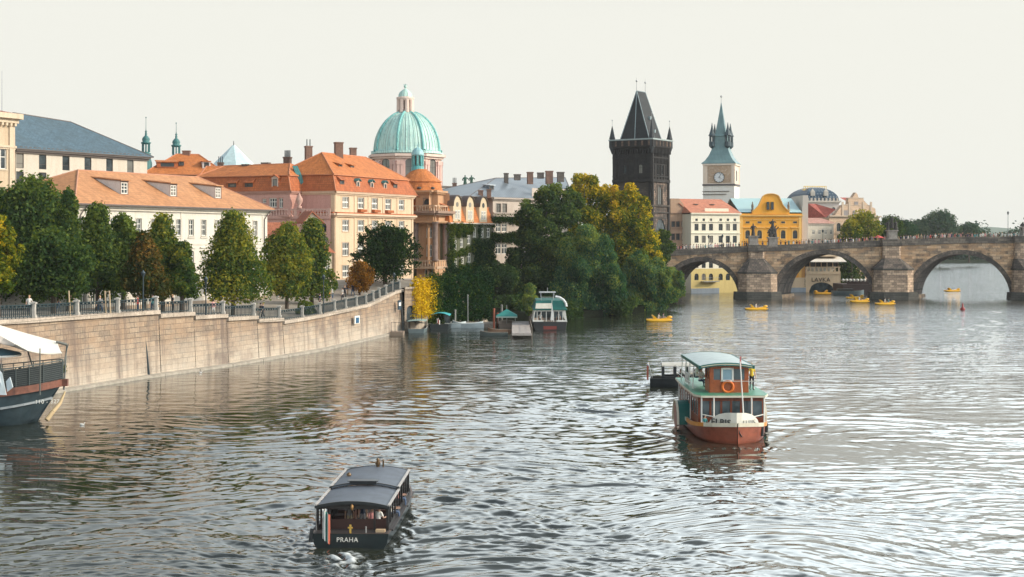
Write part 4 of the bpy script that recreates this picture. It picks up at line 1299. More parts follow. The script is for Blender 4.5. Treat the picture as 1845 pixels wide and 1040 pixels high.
strip(m, B.f, B.f.u(960), B.L, ze - .1, ze + 1.9, .0, 0, b=.2)
m.build('wall', [BEI, plaster('beige_trim', (0.55, 0.47, 0.40), .15)], r)
m = MB(); bb = B.ring(ze + .05, -.4, a0=-6)
def bat(px, b): k = (px - CX) / F; A_ = B.f.A + B.f.n * b; return (k * A_.y - A_.x) / (B.f.d.x - k * B.f.d.y)
hip(m, bb, B.p(bat(893, 8), 8, GZ(320, 256)), B.p(bat(1018, 8), 8, GZ(317, 266)), 0, 1, .08)
rf = m.build('roof', [GREYR, GUTTER], r)
dormer(rf, B.f, B.f.u(905), 1.2, 2.5, GZ(341, 248), .7, .5, FRAMED, GREYR, plain('light_zinc', (.5, .55, .58), .4), 'small', .1)
for px, y0, y1, w_, mt in ((912, 312, 328, .9, GREYST), (932, 314, 319, 1.4, GREYST), (955, 310, 326, 1.3, BRICKC), (974, 311, 316, 1.4, GREYST), (989.5, 308, 326, 1.6, BRICKC), (1010, 310, 322, 1.5, GREYST)):
    chimney(rf, G(px, 320, 257), w_, 1.0, GZ(y1 + 6, 257), GZ(y0, 257), mt, 0, .2)
ww = B.left
for px, y0, y1, w_ in ((866, 343, 354, 1.0), (881, 341, 353, .9)):
    chimney(rf, G(px, 350, 244), w_, .9, GZ(y1 + 4, 244), GZ(y0, 244), BRICKC, 0, .1)
# low cream house piece behind the ivy house
r2 = thing('cream_house', 'flat cream parapet and chimney stack behind the ivy house', 'building', G(815, 360, 262))
m = MB(); f_ = Fac(XY(790, 262), XY(850, 268)); facade(m, r2, f_, 6, f_.z(337, 1)); facade(m, r2, Fac(f_.B, f_.B + f_.n * 10), 6, f_.z(337, 1))
strip(m, f_, -.2, f_.L + .2, f_.z(337, 1), f_.z(335, 1), .3, 1)
m.build('wall', [plaster('pale_parapet', (0.74, 0.66, 0.56), .1), GUTTER], r2)
chimney(r2, G(819, 340, 266), 1.0, 1.0, GZ(345, 266), GZ(330, 266), BRICKC, 3)
# ================================================================= THE STONE BRIDGE
BST = masonry('bridge_sandstone', (0.60, 0.43, 0.28), (0.17, 0.13, 0.10), (0.10, 0.08, 0.065), 1.5, 0.55, (0.05, 0.046, 0.044), 0.8, 0.52, 0.66, 0.0, None, 0.08, (0.62, 0.36, 0.18))
BRG = masonry('sooty_voussoirs', (0.20, 0.16, 0.13), (0.08, 0.07, 0.063), (0.04, 0.035, 0.03), 0.6, 0.5, (0.03, 0.03, 0.03), 0.6, .45, .6)
BPAR = masonry('sooty_parapet', (0.24, 0.20, 0.16), (0.11, 0.095, 0.082), (0.04, 0.04, 0.04), 1.3, 0.5, (0.04, 0.04, 0.038), 0.7, .45, .65)
PLI = masonry('wet_plinth', (0.09, 0.085, 0.075), (0.06, 0.06, 0.055), (0.03, 0.03, 0.03), 1.2, 0.5, (0.03, 0.035, 0.03), 0.6)
b0, b1 = Vector((22.0, 297.5, 0)), Vector((150.0, 291.5, 0))
BD = (b1 - b0).normalized(); BE = Vector((4.7, 9.0, 0)) * 1.05
BF = Fac((b0.x, b0.y), (b1.x, b1.y))
PT = [(1130, 453), (1210, 450), (1350, 443), (1480, 438.5), (1590, 433), (1730, 427.5), (1845, 426.5), (2100, 426)]
def par_z(u):
    P = b0 + BD * u; px = CX + P.x / P.y * F
    for (a, ya), (b, yb) in zip(PT, PT[1:]):
        if px <= b or b == 2100: return H - (ya + (yb - ya) * (px - a) / (b - a) - HY) / F * P.y
bridge = thing('stone_bridge', 'long old sandstone bridge with soot-dark arches and cutwater piers across the river', 'bridge', (60, 296, 0))
ARCH = [(BF.u(1196), BF.u(1330), 7.75), (BF.u(1398), BF.u(1571), 9.25), (BF.u(1642), BF.u(1820), 9.25), (BF.u(1893), BF.u(2075), 9.25)]
def arch_z(u):
    for a, b, zc in ARCH:
        if a < u < b:
            x = (u - (a + b) / 2) / ((b - a) / 2); return 0.1 + (zc - 0.1) * math.sqrt(max(0, 1 - x * x))
    return -1.5
us = {0.0, BF.L}
for a, b, zc in ARCH:
    us |= {a, b, a - 1e-3, b + 1e-3} | {(a + b) / 2 + (b - a) / 2 * math.cos(PI * k / 28) for k in range(29)}
for k in range(40): us.add(BF.L * k / 40)
us = sorted(us)
m = MB(); pr = (MB(), MB())
def bp(u, z, f=0.0, o=0.0):
    P = b0 + BD * u + BE * f - Vector((BF.n.x, BF.n.y, 0)) * o; return Vector((P.x, P.y, z))
for a, b in zip(us, us[1:]):
    if b - a < 1e-6: continue
    inside = any(A - 1e-4 <= a and b <= B_ + 1e-4 for A, B_, _ in ARCH)
    za, zb = (arch_z(a + 1e-5), arch_z(b - 1e-5)) if inside else (-1.5, -1.5)
    if b - a > 2e-3:
        for f in (0, 1):
            q4 = [bp(a, za, f), bp(b, zb, f), bp(b, par_z(b) - 1.25, f), bp(a, par_z(a) - 1.25, f)]
            m.poly(q4 if f == 0 else q4[::-1], 0)
    if inside: m.poly([bp(a, za, 1), bp(b, zb, 1), bp(b, zb, 0), bp(a, za, 0)], 1, [(0, a), (0, b), (10, b), (10, a)])
    if b - a > 2e-3:
        m.poly([bp(a, par_z(a) - 1.25, 0), bp(b, par_z(b) - 1.25, 0), bp(b, par_z(b) - 1.25, 1), bp(a, par_z(a) - 1.25, 1)], 1)
        for f, o0, o1 in ((0, .16, -.42), (1, .42, -.16)):
            A0, B0 = bp(a, par_z(a) - 1.3, f, o0), bp(b, par_z(b) - 1.3, f, o0); A1, B1_ = bp(a, par_z(a) - 1.3, f, o1), bp(b, par_z(b) - 1.3, f, o1)
            A2, B2 = bp(a, par_z(a), f, o0), bp(b, par_z(b), f, o0); A3, B3 = bp(a, par_z(a), f, o1), bp(b, par_z(b), f, o1)
            pr[f].add([A0, B0, B2, A2, A1, B1_, B3, A3], [(0, 1, 2, 3), (5, 4, 7, 6), (3, 2, 6, 7), (1, 0, 4, 5)])
for A, B_, zc in ARCH:            # pier flanks inside the arches reach under water
    for u in (A, B_): m.poly([bp(u, -1.5, 0), bp(u, .2, 0), bp(u, .2, 1), bp(u, -1.5, 1)], 0)
m.build('masonry_body', [BST, BRG], bridge)
for q_ in pr: q_.build('parapet', BPAR, bridge)
for A, B_, zc in ARCH:            # voussoir rings stand a hand proud of the wall
    r_ = MB(); n = 30; c = (A + B_) / 2; hw = (B_ - A) / 2; th = .95
    def rp(k, o, w_):
        t = PI - PI * k / n; return bp(c + (hw + w_) * math.cos(t), .1 + (zc - .1 + w_) * math.sin(t), 0, o)
    for k in range(n):
        i0, i1, o0, o1 = rp(k, .12, 0), rp(k + 1, .12, 0), rp(k, .12, th), rp(k + 1, .12, th)
        j0, j1, q0, q1 = rp(k, -.1, 0), rp(k + 1, -.1, 0), rp(k, -.1, th), rp(k + 1, -.1, th)
        r_.poly([i0, i1, o1, o0], 0, [(.2, k), (.2, k + .94), (1.1, k + .94), (1.1, k)])
        r_.poly([o0, o1, q1, q0]); r_.poly([j0, j1, i1, i0])
    r_.build('arch_ring', BRG, bridge)
def pier(pxa, pxb, pxc0, pxc1, ytop, px_pa, px_pb):
    ua, ub = BF.u(pxa), BF.u(pxb); uc = (ua + ub) / 2; hw = (ub - ua) / 2
    m = MB(); zt = GZ(ytop, 290); o = 3.4
    # cutwater body, blunt nose
    def ringz(z, e=0.0): return [bp(uc - hw - e, z, 0, -.3), bp(uc - hw - e, z, 0, o * .55 + e), bp(uc - hw * .62, z, 0, o + e), bp(uc + hw * .62, z, 0, o + e), bp(uc + hw + e, z, 0, o * .55 + e), bp(uc + hw + e, z, 0, -.3)]
    m.loft([ringz(-1.5), ringz(zt)], 0)
    m.loft([ringz(zt, .15), ringz(zt + .3, .15)], 2)
    # sloping stone cap up to the buttress
    w2 = (BF.u(px_pb) - BF.u(px_pa)) / 2; up = (BF.u(px_pb) + BF.u(px_pa)) / 2; za = GZ(466, 294)
    tp = [bp(up - w2, za, 0, -.1), bp(up - w2, za, 0, 1.0), bp(up - w2 * .8, za, 0, 1.3), bp(up + w2 * .8, za, 0, 1.3), bp(up + w2, za, 0, 1.0), bp(up + w2, za, 0, -.1)]
    m.loft([ringz(zt + .3, .05), tp], 1)
    m.loft([[p - Vector((0, 0, 0)) for p in [bp(up - w2, za - .6, 0, -.1), bp(up - w2, za - .6, 0, 1.0), bp(up - w2 * .8, za - .6, 0, 1.25), bp(up + w2 * .8, za - .6, 0, 1.25), bp(up + w2, za - .6, 0, 1.0), bp(up + w2, za - .6, 0, -.1)]],
            [bp(up - w2, par_z(up) - 1.2, 0, -.1), bp(up - w2, par_z(up) - 1.2, 0, 1.0), bp(up - w2 * .8, par_z(up) - 1.2, 0, 1.25), bp(up + w2 * .8, par_z(up) - 1.2, 0, 1.25), bp(up + w2, par_z(up) - 1.2, 0, 1.0), bp(up + w2, par_z(up) - 1.2, 0, -.1)]], 0)
    q_ = [bp(up - w2 * 1.05, par_z(up) - 1.35, 0, -.1), bp(up + w2 * 1.05, par_z(up) - 1.35, 0, -.1)]
    a = [bp(up - w2 * 1.06, 0, 0, -.1), bp(up - w2 * 1.06, 0, 0, 1.5), bp(up + w2 * 1.06, 0, 0, 1.5), bp(up + w2 * 1.06, 0, 0, -.1)]
    zb_ = par_z(up)
    m.loft([[Vector((p.x, p.y, zb_ - 1.25)) for p in a], [Vector((p.x, p.y, zb_ + .12)) for p in a]], 3)
    # plinth round the foot
    m.loft([ringz(-1.5, 1.0), ringz(GZ(528, 288), .8)], 2)
    m.build('pier', [masonry('pier_blocks', (0.60, 0.44, 0.31), (0.26, 0.19, 0.14), (0.11, 0.085, 0.07), 0.95, 0.5, (0.07, 0.055, 0.05), 0.7, .52, .68), BRG, PLI, BPAR], bridge)
    return up
up1 = pier(1329, 1398, 0, 0, 494, 1348, 1376)
up2 = pier(1571, 1642, 0, 0, 487, 1589, 1621)
up3 = pier(1822, 1893, 0, 0, 487, 1826, 1862)
for k, (A, B_, zc) in enumerate(ARCH[1:]):
    pf = MB()
    pf.loft([[bp(A - .1, -1.5, 0, .3), bp(A + .9, -1.5, 0, .3), bp(A + .9, -1.5, 1), bp(A - .1, -1.5, 1)], [bp(A - .1, .7, 0, .3), bp(A + .7, .7, 0, .3), bp(A + .7, .7, 1), bp(A - .1, .7, 1)]], 0)
    pf.build('pier_foot', BST, bridge)

# statues on the bridge
STAT = plain('sooty_statue_stone', (0.055, 0.052, 0.048), .85, var=.4, scale=4)
def statue(name, label, P, parts, mat=None):
    r = thing(name, label, 'statue', P); m = MB()
    m.box(P.x - .9, P.x + .9, P.y - .9, P.y + .9, P.z, P.z + 1.7); m.box(P.x - 1.1, P.x + 1.1, P.y - 1.1, P.y + 1.1, P.z + 1.7, P.z + 1.95); m.box(P.x - 1.1, P.x + 1.1, P.y - 1.1, P.y + 1.1, P.z - .0, P.z + .25)
    m.build('pedestal', plain('statue_pedestal', (0.30, 0.27, 0.24), .85, var=.3), r)
    for k, (dx, dz, h_) in enumerate(parts):
        f = MB(); x, y, z = P.x + dx, P.y, P.z + 1.95 + dz
        f.lathe((x, y, z), [(.42, 0), (.40, .2 * h_), (.27, .5 * h_), (.32, .62 * h_), (.36, .74 * h_), (.30, .80 * h_), (.10, .84 * h_), (.13, .88 * h_), (.14, .94 * h_), (.02, h_)], 9, 0, True, 0, 1, .8)
        f.path([(x - .3, y, z + .76 * h_), (x - .55, y - .1, z + .58 * h_), (x - .35, y - .3, z + .5 * h_)], [.13, .1, .07], 6)
        f.path([(x + .3, y, z + .76 * h_), (x + .6, y - .1, z + (.68 + .25 * (k % 2)) * h_), (x + .62, y - .25, z + (.62 + .35 * (k % 2)) * h_)], [.13, .1, .07], 6)
        f.build('figure', mat or STAT, r)
    return r
def onpier(up, dx, z=0.1): return bp(up + dx, par_z(up) + z, 0, .6)
statue('bridge_statue', 'single dark standing saint on a pale pedestal above the first bridge pier', bp(up1 - .6, par_z(up1) + .1, 0, .3), [(0, 0, 2.6)])
s2 = statue('bridge_statue', 'taller dark group of clustered figures just right of the single saint', bp(up1 + 3.6, par_z(up1 + 3) - .3, 0, -.9), [(-.4, 0, 2.2), (.5, 0, 2.2), (0, 1.6, 2.2), (.1, .6, 1.9), (-.6, .2, 1.2)])
statue('bridge_statue', 'dark statue group in front of trees above the second bridge pier', bp(up2 + .2, par_z(up2) + .1, 0, .2), [(-.8, 0, 2.0), (.8, 0, 2.0), (0, .4, 2.6)])
statue('bridge_statue', 'dark mounded statue with pale gilded top at the right edge of the bridge', bp(up3 + .4, par_z(up3) + .1, 0, .3), [(-.6, -.8, 1.8), (.7, -.8, 1.8), (.1, 0, 2.8)])
# lamps on the bridge
lampm = None
for i, (px, h_) in enumerate(((1277, 3.2), (1302, 3.2), (1483, 3.4), (1817, 5.8))):
    P = bp(BF.u(px), par_z(BF.u(px)) - 1.25, 0, -.3)
    lab = ['black lamp post on the bridge before the first three windows of the white house', 'black lamp post on the bridge before the middle of the white house', 'slim lamp post on the bridge left of the green trees', 'thin tall lamp post near the right end of the bridge'][i]
    r_ = thing('bridge_lamp', lab, 'street lamp', P, group='lamp posts along the bridge')
    m = MB(); m.tube(P, P + Vector((0, 0, h_)), .07, .04, 6); m.build('post', DARKM, r_)
    m = MB(); m.lathe(P + Vector((0, 0, h_)), [(.08, 0), (.22, .4), (.24, .45), (.02, .75)], 6); m.build('lantern', DARKM, r_)
# red umbrella and stalls on the bridge
r_ = thing('sunshade', 'red sunshade over a stall among the crowd on the bridge', 'sunshade', bp(BF.u(1576), par_z(BF.u(1576)) - 1.25, .3))
P = Vector(r_.location); m = MB(); m.tube(P, P + Vector((0, 0, 2.3)), .04); m.build('pole', STEEL, r_)
m = MB(); m.lathe(P + Vector((0, 0, 1.8)), [(1.3, 0), (1.2, .1), (.02, .6)], 8); m.build('canopy', plain('red_canvas', (0.55, 0.08, 0.07), .8), r_)

# ================================================================= OLD BRIDGE TOWER
TD = masonry('sooty_tower_stone', (0.030, 0.027, 0.026), (0.015, 0.015, 0.016), (0.018, 0.018, 0.018), 0.9, 0.42, (0.02, 0.02, 0.022), 0.6, .45, .6)
TL = masonry('brown_tower_stone', (0.34, 0.24, 0.18), (0.06, 0.05, 0.045), (0.035, 0.03, 0.028), 0.7, 0.42, (0.035, 0.032, 0.03), 0.85, 0.44, 0.58)
TB = masonry('tower_lower_stone', (0.09, 0.07, 0.055), (0.06, 0.05, 0.045), (0.03, 0.03, 0.03), 0.8, 0.42, (0.03, 0.03, 0.03), 0.7, .45, .6)
SLB = tiles('black_slate', (0.024, 0.030, 0.035), .5, .3, .25)
Yt = 302.0
Cc = G(1174, 430, Yt); th = math.radians(33)
S = 9.3
dL = Vector((math.cos(th), -math.sin(th)))        # along the left (river) face towards the near corner
dR = Vector((math.sin(th), math.cos(th)))
corner = Vector((Cc.x, Cc.y))
fl = Fac(corner - dL * S, corner); frr = Fac(corner, corner + dR * (S * .86))
W2 = S * .86
cen = corner - dL * S / 2 + dR * W2 / 2
tw = thing('gothic_bridge_tower', 'soot-black gothic gate tower with steep wedge roof and corner spires', 'tower', (cen.x, cen.y, 5))
def trg(z, e=0.0):
    P = [corner - dL * (S + e) - dR * e, corner + dL * e - dR * e, corner + dL * e + dR * (W2 + e), corner - dL * (S + e) + dR * (W2 + e)]
    return [Vector((p.x, p.y, z)) for p in P]
zA, zB, zC = GZ(325, Yt), GZ(268, Yt), GZ(249, Yt)
m = MB()
wl = [dict(u0=2.3, u1=3.2, z0=GZ(312, Yt), z1=GZ(296, Yt), st='darkc', arch=.6, trim=.2), dict(u0=6.2, u1=7.1, z0=GZ(312, Yt), z1=GZ(296, Yt), st='darkc', arch=.6, trim=.2)]
wr = [dict(u0=2.4, u1=3.5, z0=GZ(313, Yt), z1=GZ(296, Yt), st='darkc', arch=.6, trim=.2), dict(u0=4.6, u1=5.7, z0=GZ(313, Yt), z1=GZ(296, Yt), st='darkc', arch=.6, trim=.2)]
facade(m, tw, fl, zA, zB + .3, wl, m=0, tm=0); facade(m, tw, frr, zA, zB + .3, wr, m=0, tm=0)
facade(m, tw, Fac(frr.B, frr.B - dL * S), zA, zB); facade(m, tw, Fac(frr.B - dL * S, fl.A), zA, zB)
facade(m, tw, frr, 5, zA, [dict(u0=2.9, u1=4.9, z0=GZ(368, Yt), z1=GZ(334, Yt), st='darkc', arch=.6, trim=.3), dict(u0=1.7, u1=6.6, z0=9.0, z1=GZ(394, Yt), st='void', arch=.75, trim=.3)], m=1, tm=2, rec=1.0)
facade(m, tw, fl, 5, zA, [dict(u0=4.2, u1=5.2, z0=GZ(350, Yt), z1=GZ(338, Yt), st='darkc', arch=.6, trim=.2)], m=2, tm=2)
facade(m, tw, Fac(frr.B, frr.B - dL * S), 5, zA, m=1); facade(m, tw, Fac(frr.B - dL * S, fl.A), 5, zA, m=2)
for f_ in (fl, frr):
    for z_, h_, p_ in ((zA - .3, .6, .35), (GZ(296 - 12, Yt), .3, .2), (GZ(318, Yt), .25, .2), (GZ(372, Yt), .4, .3), (GZ(384, Yt), .3, .25)): strip(m, f_, -.1, f_.L + .1, z_, z_ + h_, p_, 0 if z_ > zA - 1 else 2)
    k = 0; n_ = int(f_.L / .62)
    for k in range(n_ + 1):       # blind tracery ribs and corner buttresses
        u = f_.L * k / n_
        strip(m, f_, u - .09, u + .09, GZ(294, Yt), GZ(272, Yt), .16, 0)
        if k % 2 == 0: strip(m, f_, u - .07, u + .07, zA + .3, GZ(296, Yt), .14, 0)
        strip(m, f_, u - .12, u + .12, zB - .9, zB + .2, .5, 0)
    for u in (0, f_.L - .6): strip(m, f_, u, u + .6, 5, zB, .28, 2 if False else 0)
m.build('shaft', [TD, TL, TB], tw)
m = MB()
m.loft([trg(zB, .15), trg(zB + .5, .65), trg(zC - .3, .65), trg(zC - .3, .25)], 0)
m.loft([trg(zC - .3, .75), trg(zC, .75)], 1)
for f_ in (fl, frr):
    for k in range(int(f_.L / .8) + 1): strip(m, f_, .8 * k - .0, .8 * k + .42, zB + .7, zC - .45, .75, 2 if k % 2 else 0)
m.build('gallery', [TD, plain('lead_coping', (0.30, 0.36, 0.36), .6), masonry('gallery_brown', (0.20, 0.13, 0.09), (0.10, 0.07, 0.06), (0.05, 0.04, 0.04), .7, .3, (.03, .03, .03), .6)], tw)
m = MB()
zt = GZ(160, Yt)
base = trg(zC - .1, -1.1)
rc = Vector((cen.x, cen.y, zt)); rv = Vector((dR.x, dR.y, 0)) * 2.0 + Vector((dL.x, dL.y, 0)) * .0
ra, rb_ = rc - rv * 1.0, rc + rv * 1.0
# wedge: ridge runs away from the river face
mid = trg(GZ(196, Yt), -2.6)
m.poly([base[0], base[1], ra]); m.poly([base[1], base[2], rb_, ra]); m.poly([base[2], base[3], rb_]); m.poly([base[3], base[0], ra, rb_])
for a, b in ((base[1], ra), (base[0], ra), (base[2], rb_), (base[3], rb_), (ra, rb_)): m.tube(a, b, .10, .10, 5, 1, False)
m.bar((base[0] + base[1]) / 2, ra, .15, .15, 1)
rf = m.build('roof', [SLB, plain('lead_hips', (0.24, 0.31, 0.33), .6)], tw)
for R_ in (ra, rb_):
    m = MB(); m.tube(R_, R_ + Vector((0, 0, 2.2)), .07, .04, 5); m.ball(R_ + Vector((0, 0, 2.1)), .22, 8); m.tube(R_ + Vector((0, 0, 2.2)), R_ + Vector((0, 0, 2.9)), .025, .02, 4); m.build('finial', STEEL, rf)
m = MB()
for a, t_ in ((.4, .3), (.3, .62)):
    P = base[1] * (1 - t_) * (1 - a) + base[2] * a * (1 - t_) + ra * t_
dm = MB()
for (u_, t_) in ((.55, .18), (.5, .45)):
    P = (base[1].lerp(base[2], u_)).lerp(ra.lerp(rb_, .5), t_); dm.bar(P - Vector((dL.x, dL.y, 0)) * .3, P + Vector((dL.x, dL.y, 0)) * .45, .5, .7)
dm.build('roof_dormer', plain('lead_hips', (0, 0, 0)), rf)
for k, P in enumerate(trg(zC, .15)):
    m = MB(); hh = [GZ(224, Yt) - zC, GZ(214, Yt) - zC, GZ(224, Yt) - zC, GZ(224, Yt) - zC][k]
    m.lathe(P - Vector((0, 0, 1.9)), [(.12, -1.2), (.58, 0), (.58, 2.0), (.68, 2.1), (.55, 2.5), (.24, 2.4 + hh * .55), (.04, 1.9 + hh)], 8, 0, False)
    m.tube(P + Vector((0, 0, hh)), P + Vector((0, 0, hh + 1.3)), .04, .03, 4, 1); m.ball(P + Vector((0, 0, hh + 1.2)), .14, 6, 1)
    m.build('corner_spire', [plain('corner_slate', (0.035, 0.042, 0.048), .7), STEEL], tw)

# ================================================================= CLOCK TOWER
Yk = 372.0; s = Yk / F
tk = math.radians(18); kL = Vector((math.cos(tk), -math.sin(tk))); kR = Vector((math.sin(tk), math.cos(tk)))
C3 = Vector((GX(1323, Yk), Yk)); S3 = 54 * s / math.cos(tk)
kf = Fac(C3 - kL * S3, C3); ks = Fac(C3, C3 + kR * S3); kc = C3 - kL * S3 / 2 + kR * S3 / 2
ct = thing('clock_tower', 'pale tower with round clock face, flared copper roof and sharp central spire', 'clock tower', (kc.x, kc.y, 2))
def kr(z, e=0.0):
    P = [C3 - kL * (S3 + e) - kR * e, C3 + kL * e - kR * e, C3 + kL * e + kR * (S3 + e), C3 - kL * (S3 + e) + kR * (S3 + e)]
    return [Vector((p.x, p.y, z)) for p in P]
m = MB()
z1, z2, z3 = GZ(294, Yk), GZ(333, Yk), 2
TCR = plaster('tower_cream', (0.95, 0.80, 0.64), .12); TWH = plaster('tower_white', (1.0, 0.96, 0.86), .08); SGR = masonry('painted_tower_frieze', (0.48, 0.33, 0.22), (0.58, 0.45, 0.33), (0.34, 0.24, 0.17), .5, .35, (0.35, 0.27, 0.2), .4)
facade(m, ct, kf, z2, z1, (), m=0); facade(m, ct, ks, z2, z1, [dict(u0=2.9, u1=4.6, z0=GZ(326, Yk), z1=GZ(306, Yk), st='void', trim=.2)], m=0)
strip(m, kf, 1.2, kf.L - .9, z2 + .5, z1 - .6, .05, 2)
facade(m, ct, kf, z3, z2, (), m=1); facade(m, ct, ks, z3, z2, (), m=1)
facade(m, ct, Fac(ks.B, ks.B - kL * S3), z3, z1); facade(m, ct, Fac(ks.B - kL * S3, kf.A), z3, z1)
for f_ in (kf, ks):
    strip(m, f_, -.15, f_.L + .15, z2 - .2, z2 + .25, .22, 3); strip(m, f_, -.1, f_.L + .1, z1 - .5, z1, .35, 0)
    for u in (0, f_.L - .7): strip(m, f_, u, u + .7, z2, z1 - .4, .16, 0)
for y in (344, 349.5): strip(m, kf, -.2 + (y - 344) * .0, kf.L * (.85 if y < 346 else .75), GZ(y + .8, Yk), GZ(y, Yk), .35, 3)
m.build('shaft', [TCR, TWH, SGR, plain('dark_ledge', (0.12, 0.11, 0.11), .7)], ct)
# clock
cd = MB(); kang = math.atan2(kf.d.y, kf.d.x)
uc = kf.u(1296); cz = GZ(319, Yk - 1.0); r_ = 9.3 * s; nv = Vector((kf.n.x, kf.n.y, 0))
cc = kf.P(uc, cz, -.12)
cd.tube(cc, cc - nv * .12, r_, r_, 28)
ck = cd.build('clock_face', plain('clock_white', (0.74, 0.76, 0.76), .4, var=.03), ct)
cd = MB(); dv = Vector((kf.d.x, kf.d.y, 0)); zv = Vector((0, 0, 1))
for k in range(28):
    a, b = 2 * PI * k / 28, 2 * PI * (k + 1) / 28
    cd.bar(cc - nv * .15 + dv * math.cos(a) * r_ + zv * math.sin(a) * r_, cc - nv * .15 + dv * math.cos(b) * r_ + zv * math.sin(b) * r_, .12, .12)
for k in range(12):
    a = 2 * PI * k / 12; e = dv * math.cos(a) + zv * math.sin(a); cd.bar(cc - nv * .16 + e * r_ * .72, cc - nv * .16 + e * r_ * .92, .13, .05)
cd.build('numeral_ring', BLACKP, ck)
cd = MB()
for a, l_ in ((math.radians(62), .78), (math.radians(-28), .50)): e = dv * math.cos(a) + zv * math.sin(a); cd.bar(cc - nv * .2 - e * r_ * .12, cc - nv * .2 + e * r_ * l_, .14, .05)
cd.build('clock_hand', BLACKP, ck)
m = MB()
Cz = Vector((kc.x, kc.y, 0))
prof = [(33.5, 294.5), (33, 293), (27, 288), (21, 279), (17, 270), (14.2, 261), (12.5, 252), (12, 244)]
ss = lambda r_, y: [Vector((kc.x + (q.x - kc.x) * (r_ * s / (S3 / 2)) * .93, kc.y + (q.y - kc.y) * (r_ * s / (S3 / 2)) * .93, GZ(y, Yk))) for q in kr(0)]
m.loft([ss(r_, y) for r_, y in prof] , 0)
m.loft([ss(r_, y) for r_, y in ((13.2, 244), (13.2, 243), (10.5, 240), (7, 222), (3.2, 199), (.5, 182))], 0)
rf = m.build('roof', [seams('clock_tower_copper', (0.15, 0.25, 0.26), .6, (0.45, 0.6, 0.65), .5)], ct)
m = MB(); T = Vector((kc.x, kc.y, GZ(183, Yk))); m.tube(T, T + Vector((0, 0, 2.2)), .08, .04, 5); m.ball(T + Vector((0, 0, 1.8)), .3, 8); m.build('finial', STEEL, rf)
for k, q in enumerate(ss(15.5, 250)):
    m = MB(); q = Vector((q.x, q.y, 0))
    m.lathe((q.x, q.y, GZ(262, Yk)), [(.2, -.6), (.8, 0), (.8, 8 * s), (.6, 8.2 * s)], 8, 0, False)
    for j in range(6): t = 2 * PI * j / 6; m.tube((q.x + .6 * math.cos(t), q.y + .6 * math.sin(t), GZ(254, Yk)), (q.x + .6 * math.cos(t), q.y + .6 * math.sin(t), GZ(243, Yk)), .12, .12, 4)
    m.lathe((q.x, q.y, GZ(243, Yk)), [(1.0, 0), (.75, 3 * s), (.35, 12 * s), (.04, 24 * s)], 8, 0, False)
    m.build('corner_turret', plain('turret_slate', (0.055, 0.085, 0.10), .6), rf)

# ================================================================= HOUSES BEHIND THE BRIDGE
def hall(px0, px1, Y0, Y1, depth): return Block(XY(px0, Y0), XY(px1, Y1), depth)
# brown house
B = hall(1208, 1243, 326, 328, 14)
r = thing('brown_house', 'narrow brown house between the black tower and the white house', 'building', B.p(0, 0, 1))
m = MB(); z_e = B.f.z(385, 1)
W_ = [B.f.win(x - 3.2, x + 3.2, y0, y1, 'far', trim=.12) for x in (1213, 1221.5, 1231) for y0, y1 in ((399, 409), (421, 432.5), (444, 456))]
block_walls(m, r, B, 0, z_e + .2, W_)
gp = [B.f.P(0, z_e, -.02), B.f.P(B.L, z_e, -.02), B.f.P(B.L * .68, GZ(370, 327), -.02), B.f.P(B.L * .45, GZ(358, 327), -.02), B.f.P(0, GZ(358, 327), -.02)]
m.prism(gp, (B.f.n.x * 12, B.f.n.y * 12, 0), 0)
cornice(m, B.f, z_e - .1, .35, .3, m=1); strip(m, B.f, 0, B.L, B.f.z(413, 1), B.f.z(411.5, 1), .15, 1)
m.build('wall', [plaster('tan_brown_plaster', (0.50, 0.33, 0.22), .2), plaster('brown_trim', (0.40, 0.26, 0.18), .2)], r)
m = MB(); a, b, c, d = B.f.P(B.L * .42, GZ(367, 327), -.3), B.f.P(B.L + .2, GZ(386, 327), -.3), B.f.P(B.L + .2, GZ(366, 330), 5), B.f.P(B.L * .42, GZ(366, 327), 5)
m.hexa([a, b, c, d] + [p + Vector((0, 0, .15)) for p in (a, b, c, d)])
m.build('roof', tiles('rust_tiles', (0.45, 0.16, 0.10), .3, .36, .2), r)
# white house with arcade at the water
B = hall(1245, 1333, 324, 330, 14)
r = thing('white_house', 'white riverside house with red roof and yellow arcaded ground floor seen through the arch', 'building', B.p(0, 0, 0))
m = MB(); ze = B.f.z(386, 1)
xs = (1255, 1268, 1281, 1298.5, 1311.5, 1324)
W_ = []
for x in xs:
    W_ += [B.f.win(x - 2.3, x + 2.3, 394, 398.5, 'small'), B.f.win(x - 3.6, x + 3.6, 403.5, 415.5, 'darkc'), B.f.win(x - 3.6, x + 3.6, 425, 437.5, 'darkc'), B.f.win(x - 3.6, x + 3.6, 471, 483, 'darkc'),
           B.f.win(x - 3.8, x + 3.8, 493, 505, 'darkc', arch=.5)]
zy = B.f.z(484.5, 1)
facade(m, r, B.f, zy, ze, W_, m=0); facade(m, r, B.f, 2.2, zy, W_, m=1, u1=B.L)
arch_w = [B.f.win(1297, 1326, 511, 529.8, 'void', arch=.5)]
facade(m, r, B.f, -.6, 2.2, [dict(u0=B.f.u(1297), u1=B.f.u(1326), z0=-.4, z1=2.18, st='void', arch=.28)], m=1, rec=4)
strip(m, B.f, 0, B.f.u(1295.5), -.6, B.f.z(520, 1), .12, 2)
facade(m, r, B.left, -.6, ze, (), m=0); facade(m, r, B.right, -.6, ze, (), m=0); facade(m, r, B.back, -.6, ze, (), m=0)
cornice(m, B.f, ze - .2, .5, .45, m=0); cornice(m, B.f, B.f.z(401, 1), .2, .2, m=0); cornice(m, B.f, B.f.z(421.5, 1), .2, .25, m=0); strip(m, B.f, B.f.u(1272), B.f.u(1315), ze, B.f.z(375, 1), .0, 0, b=.5)
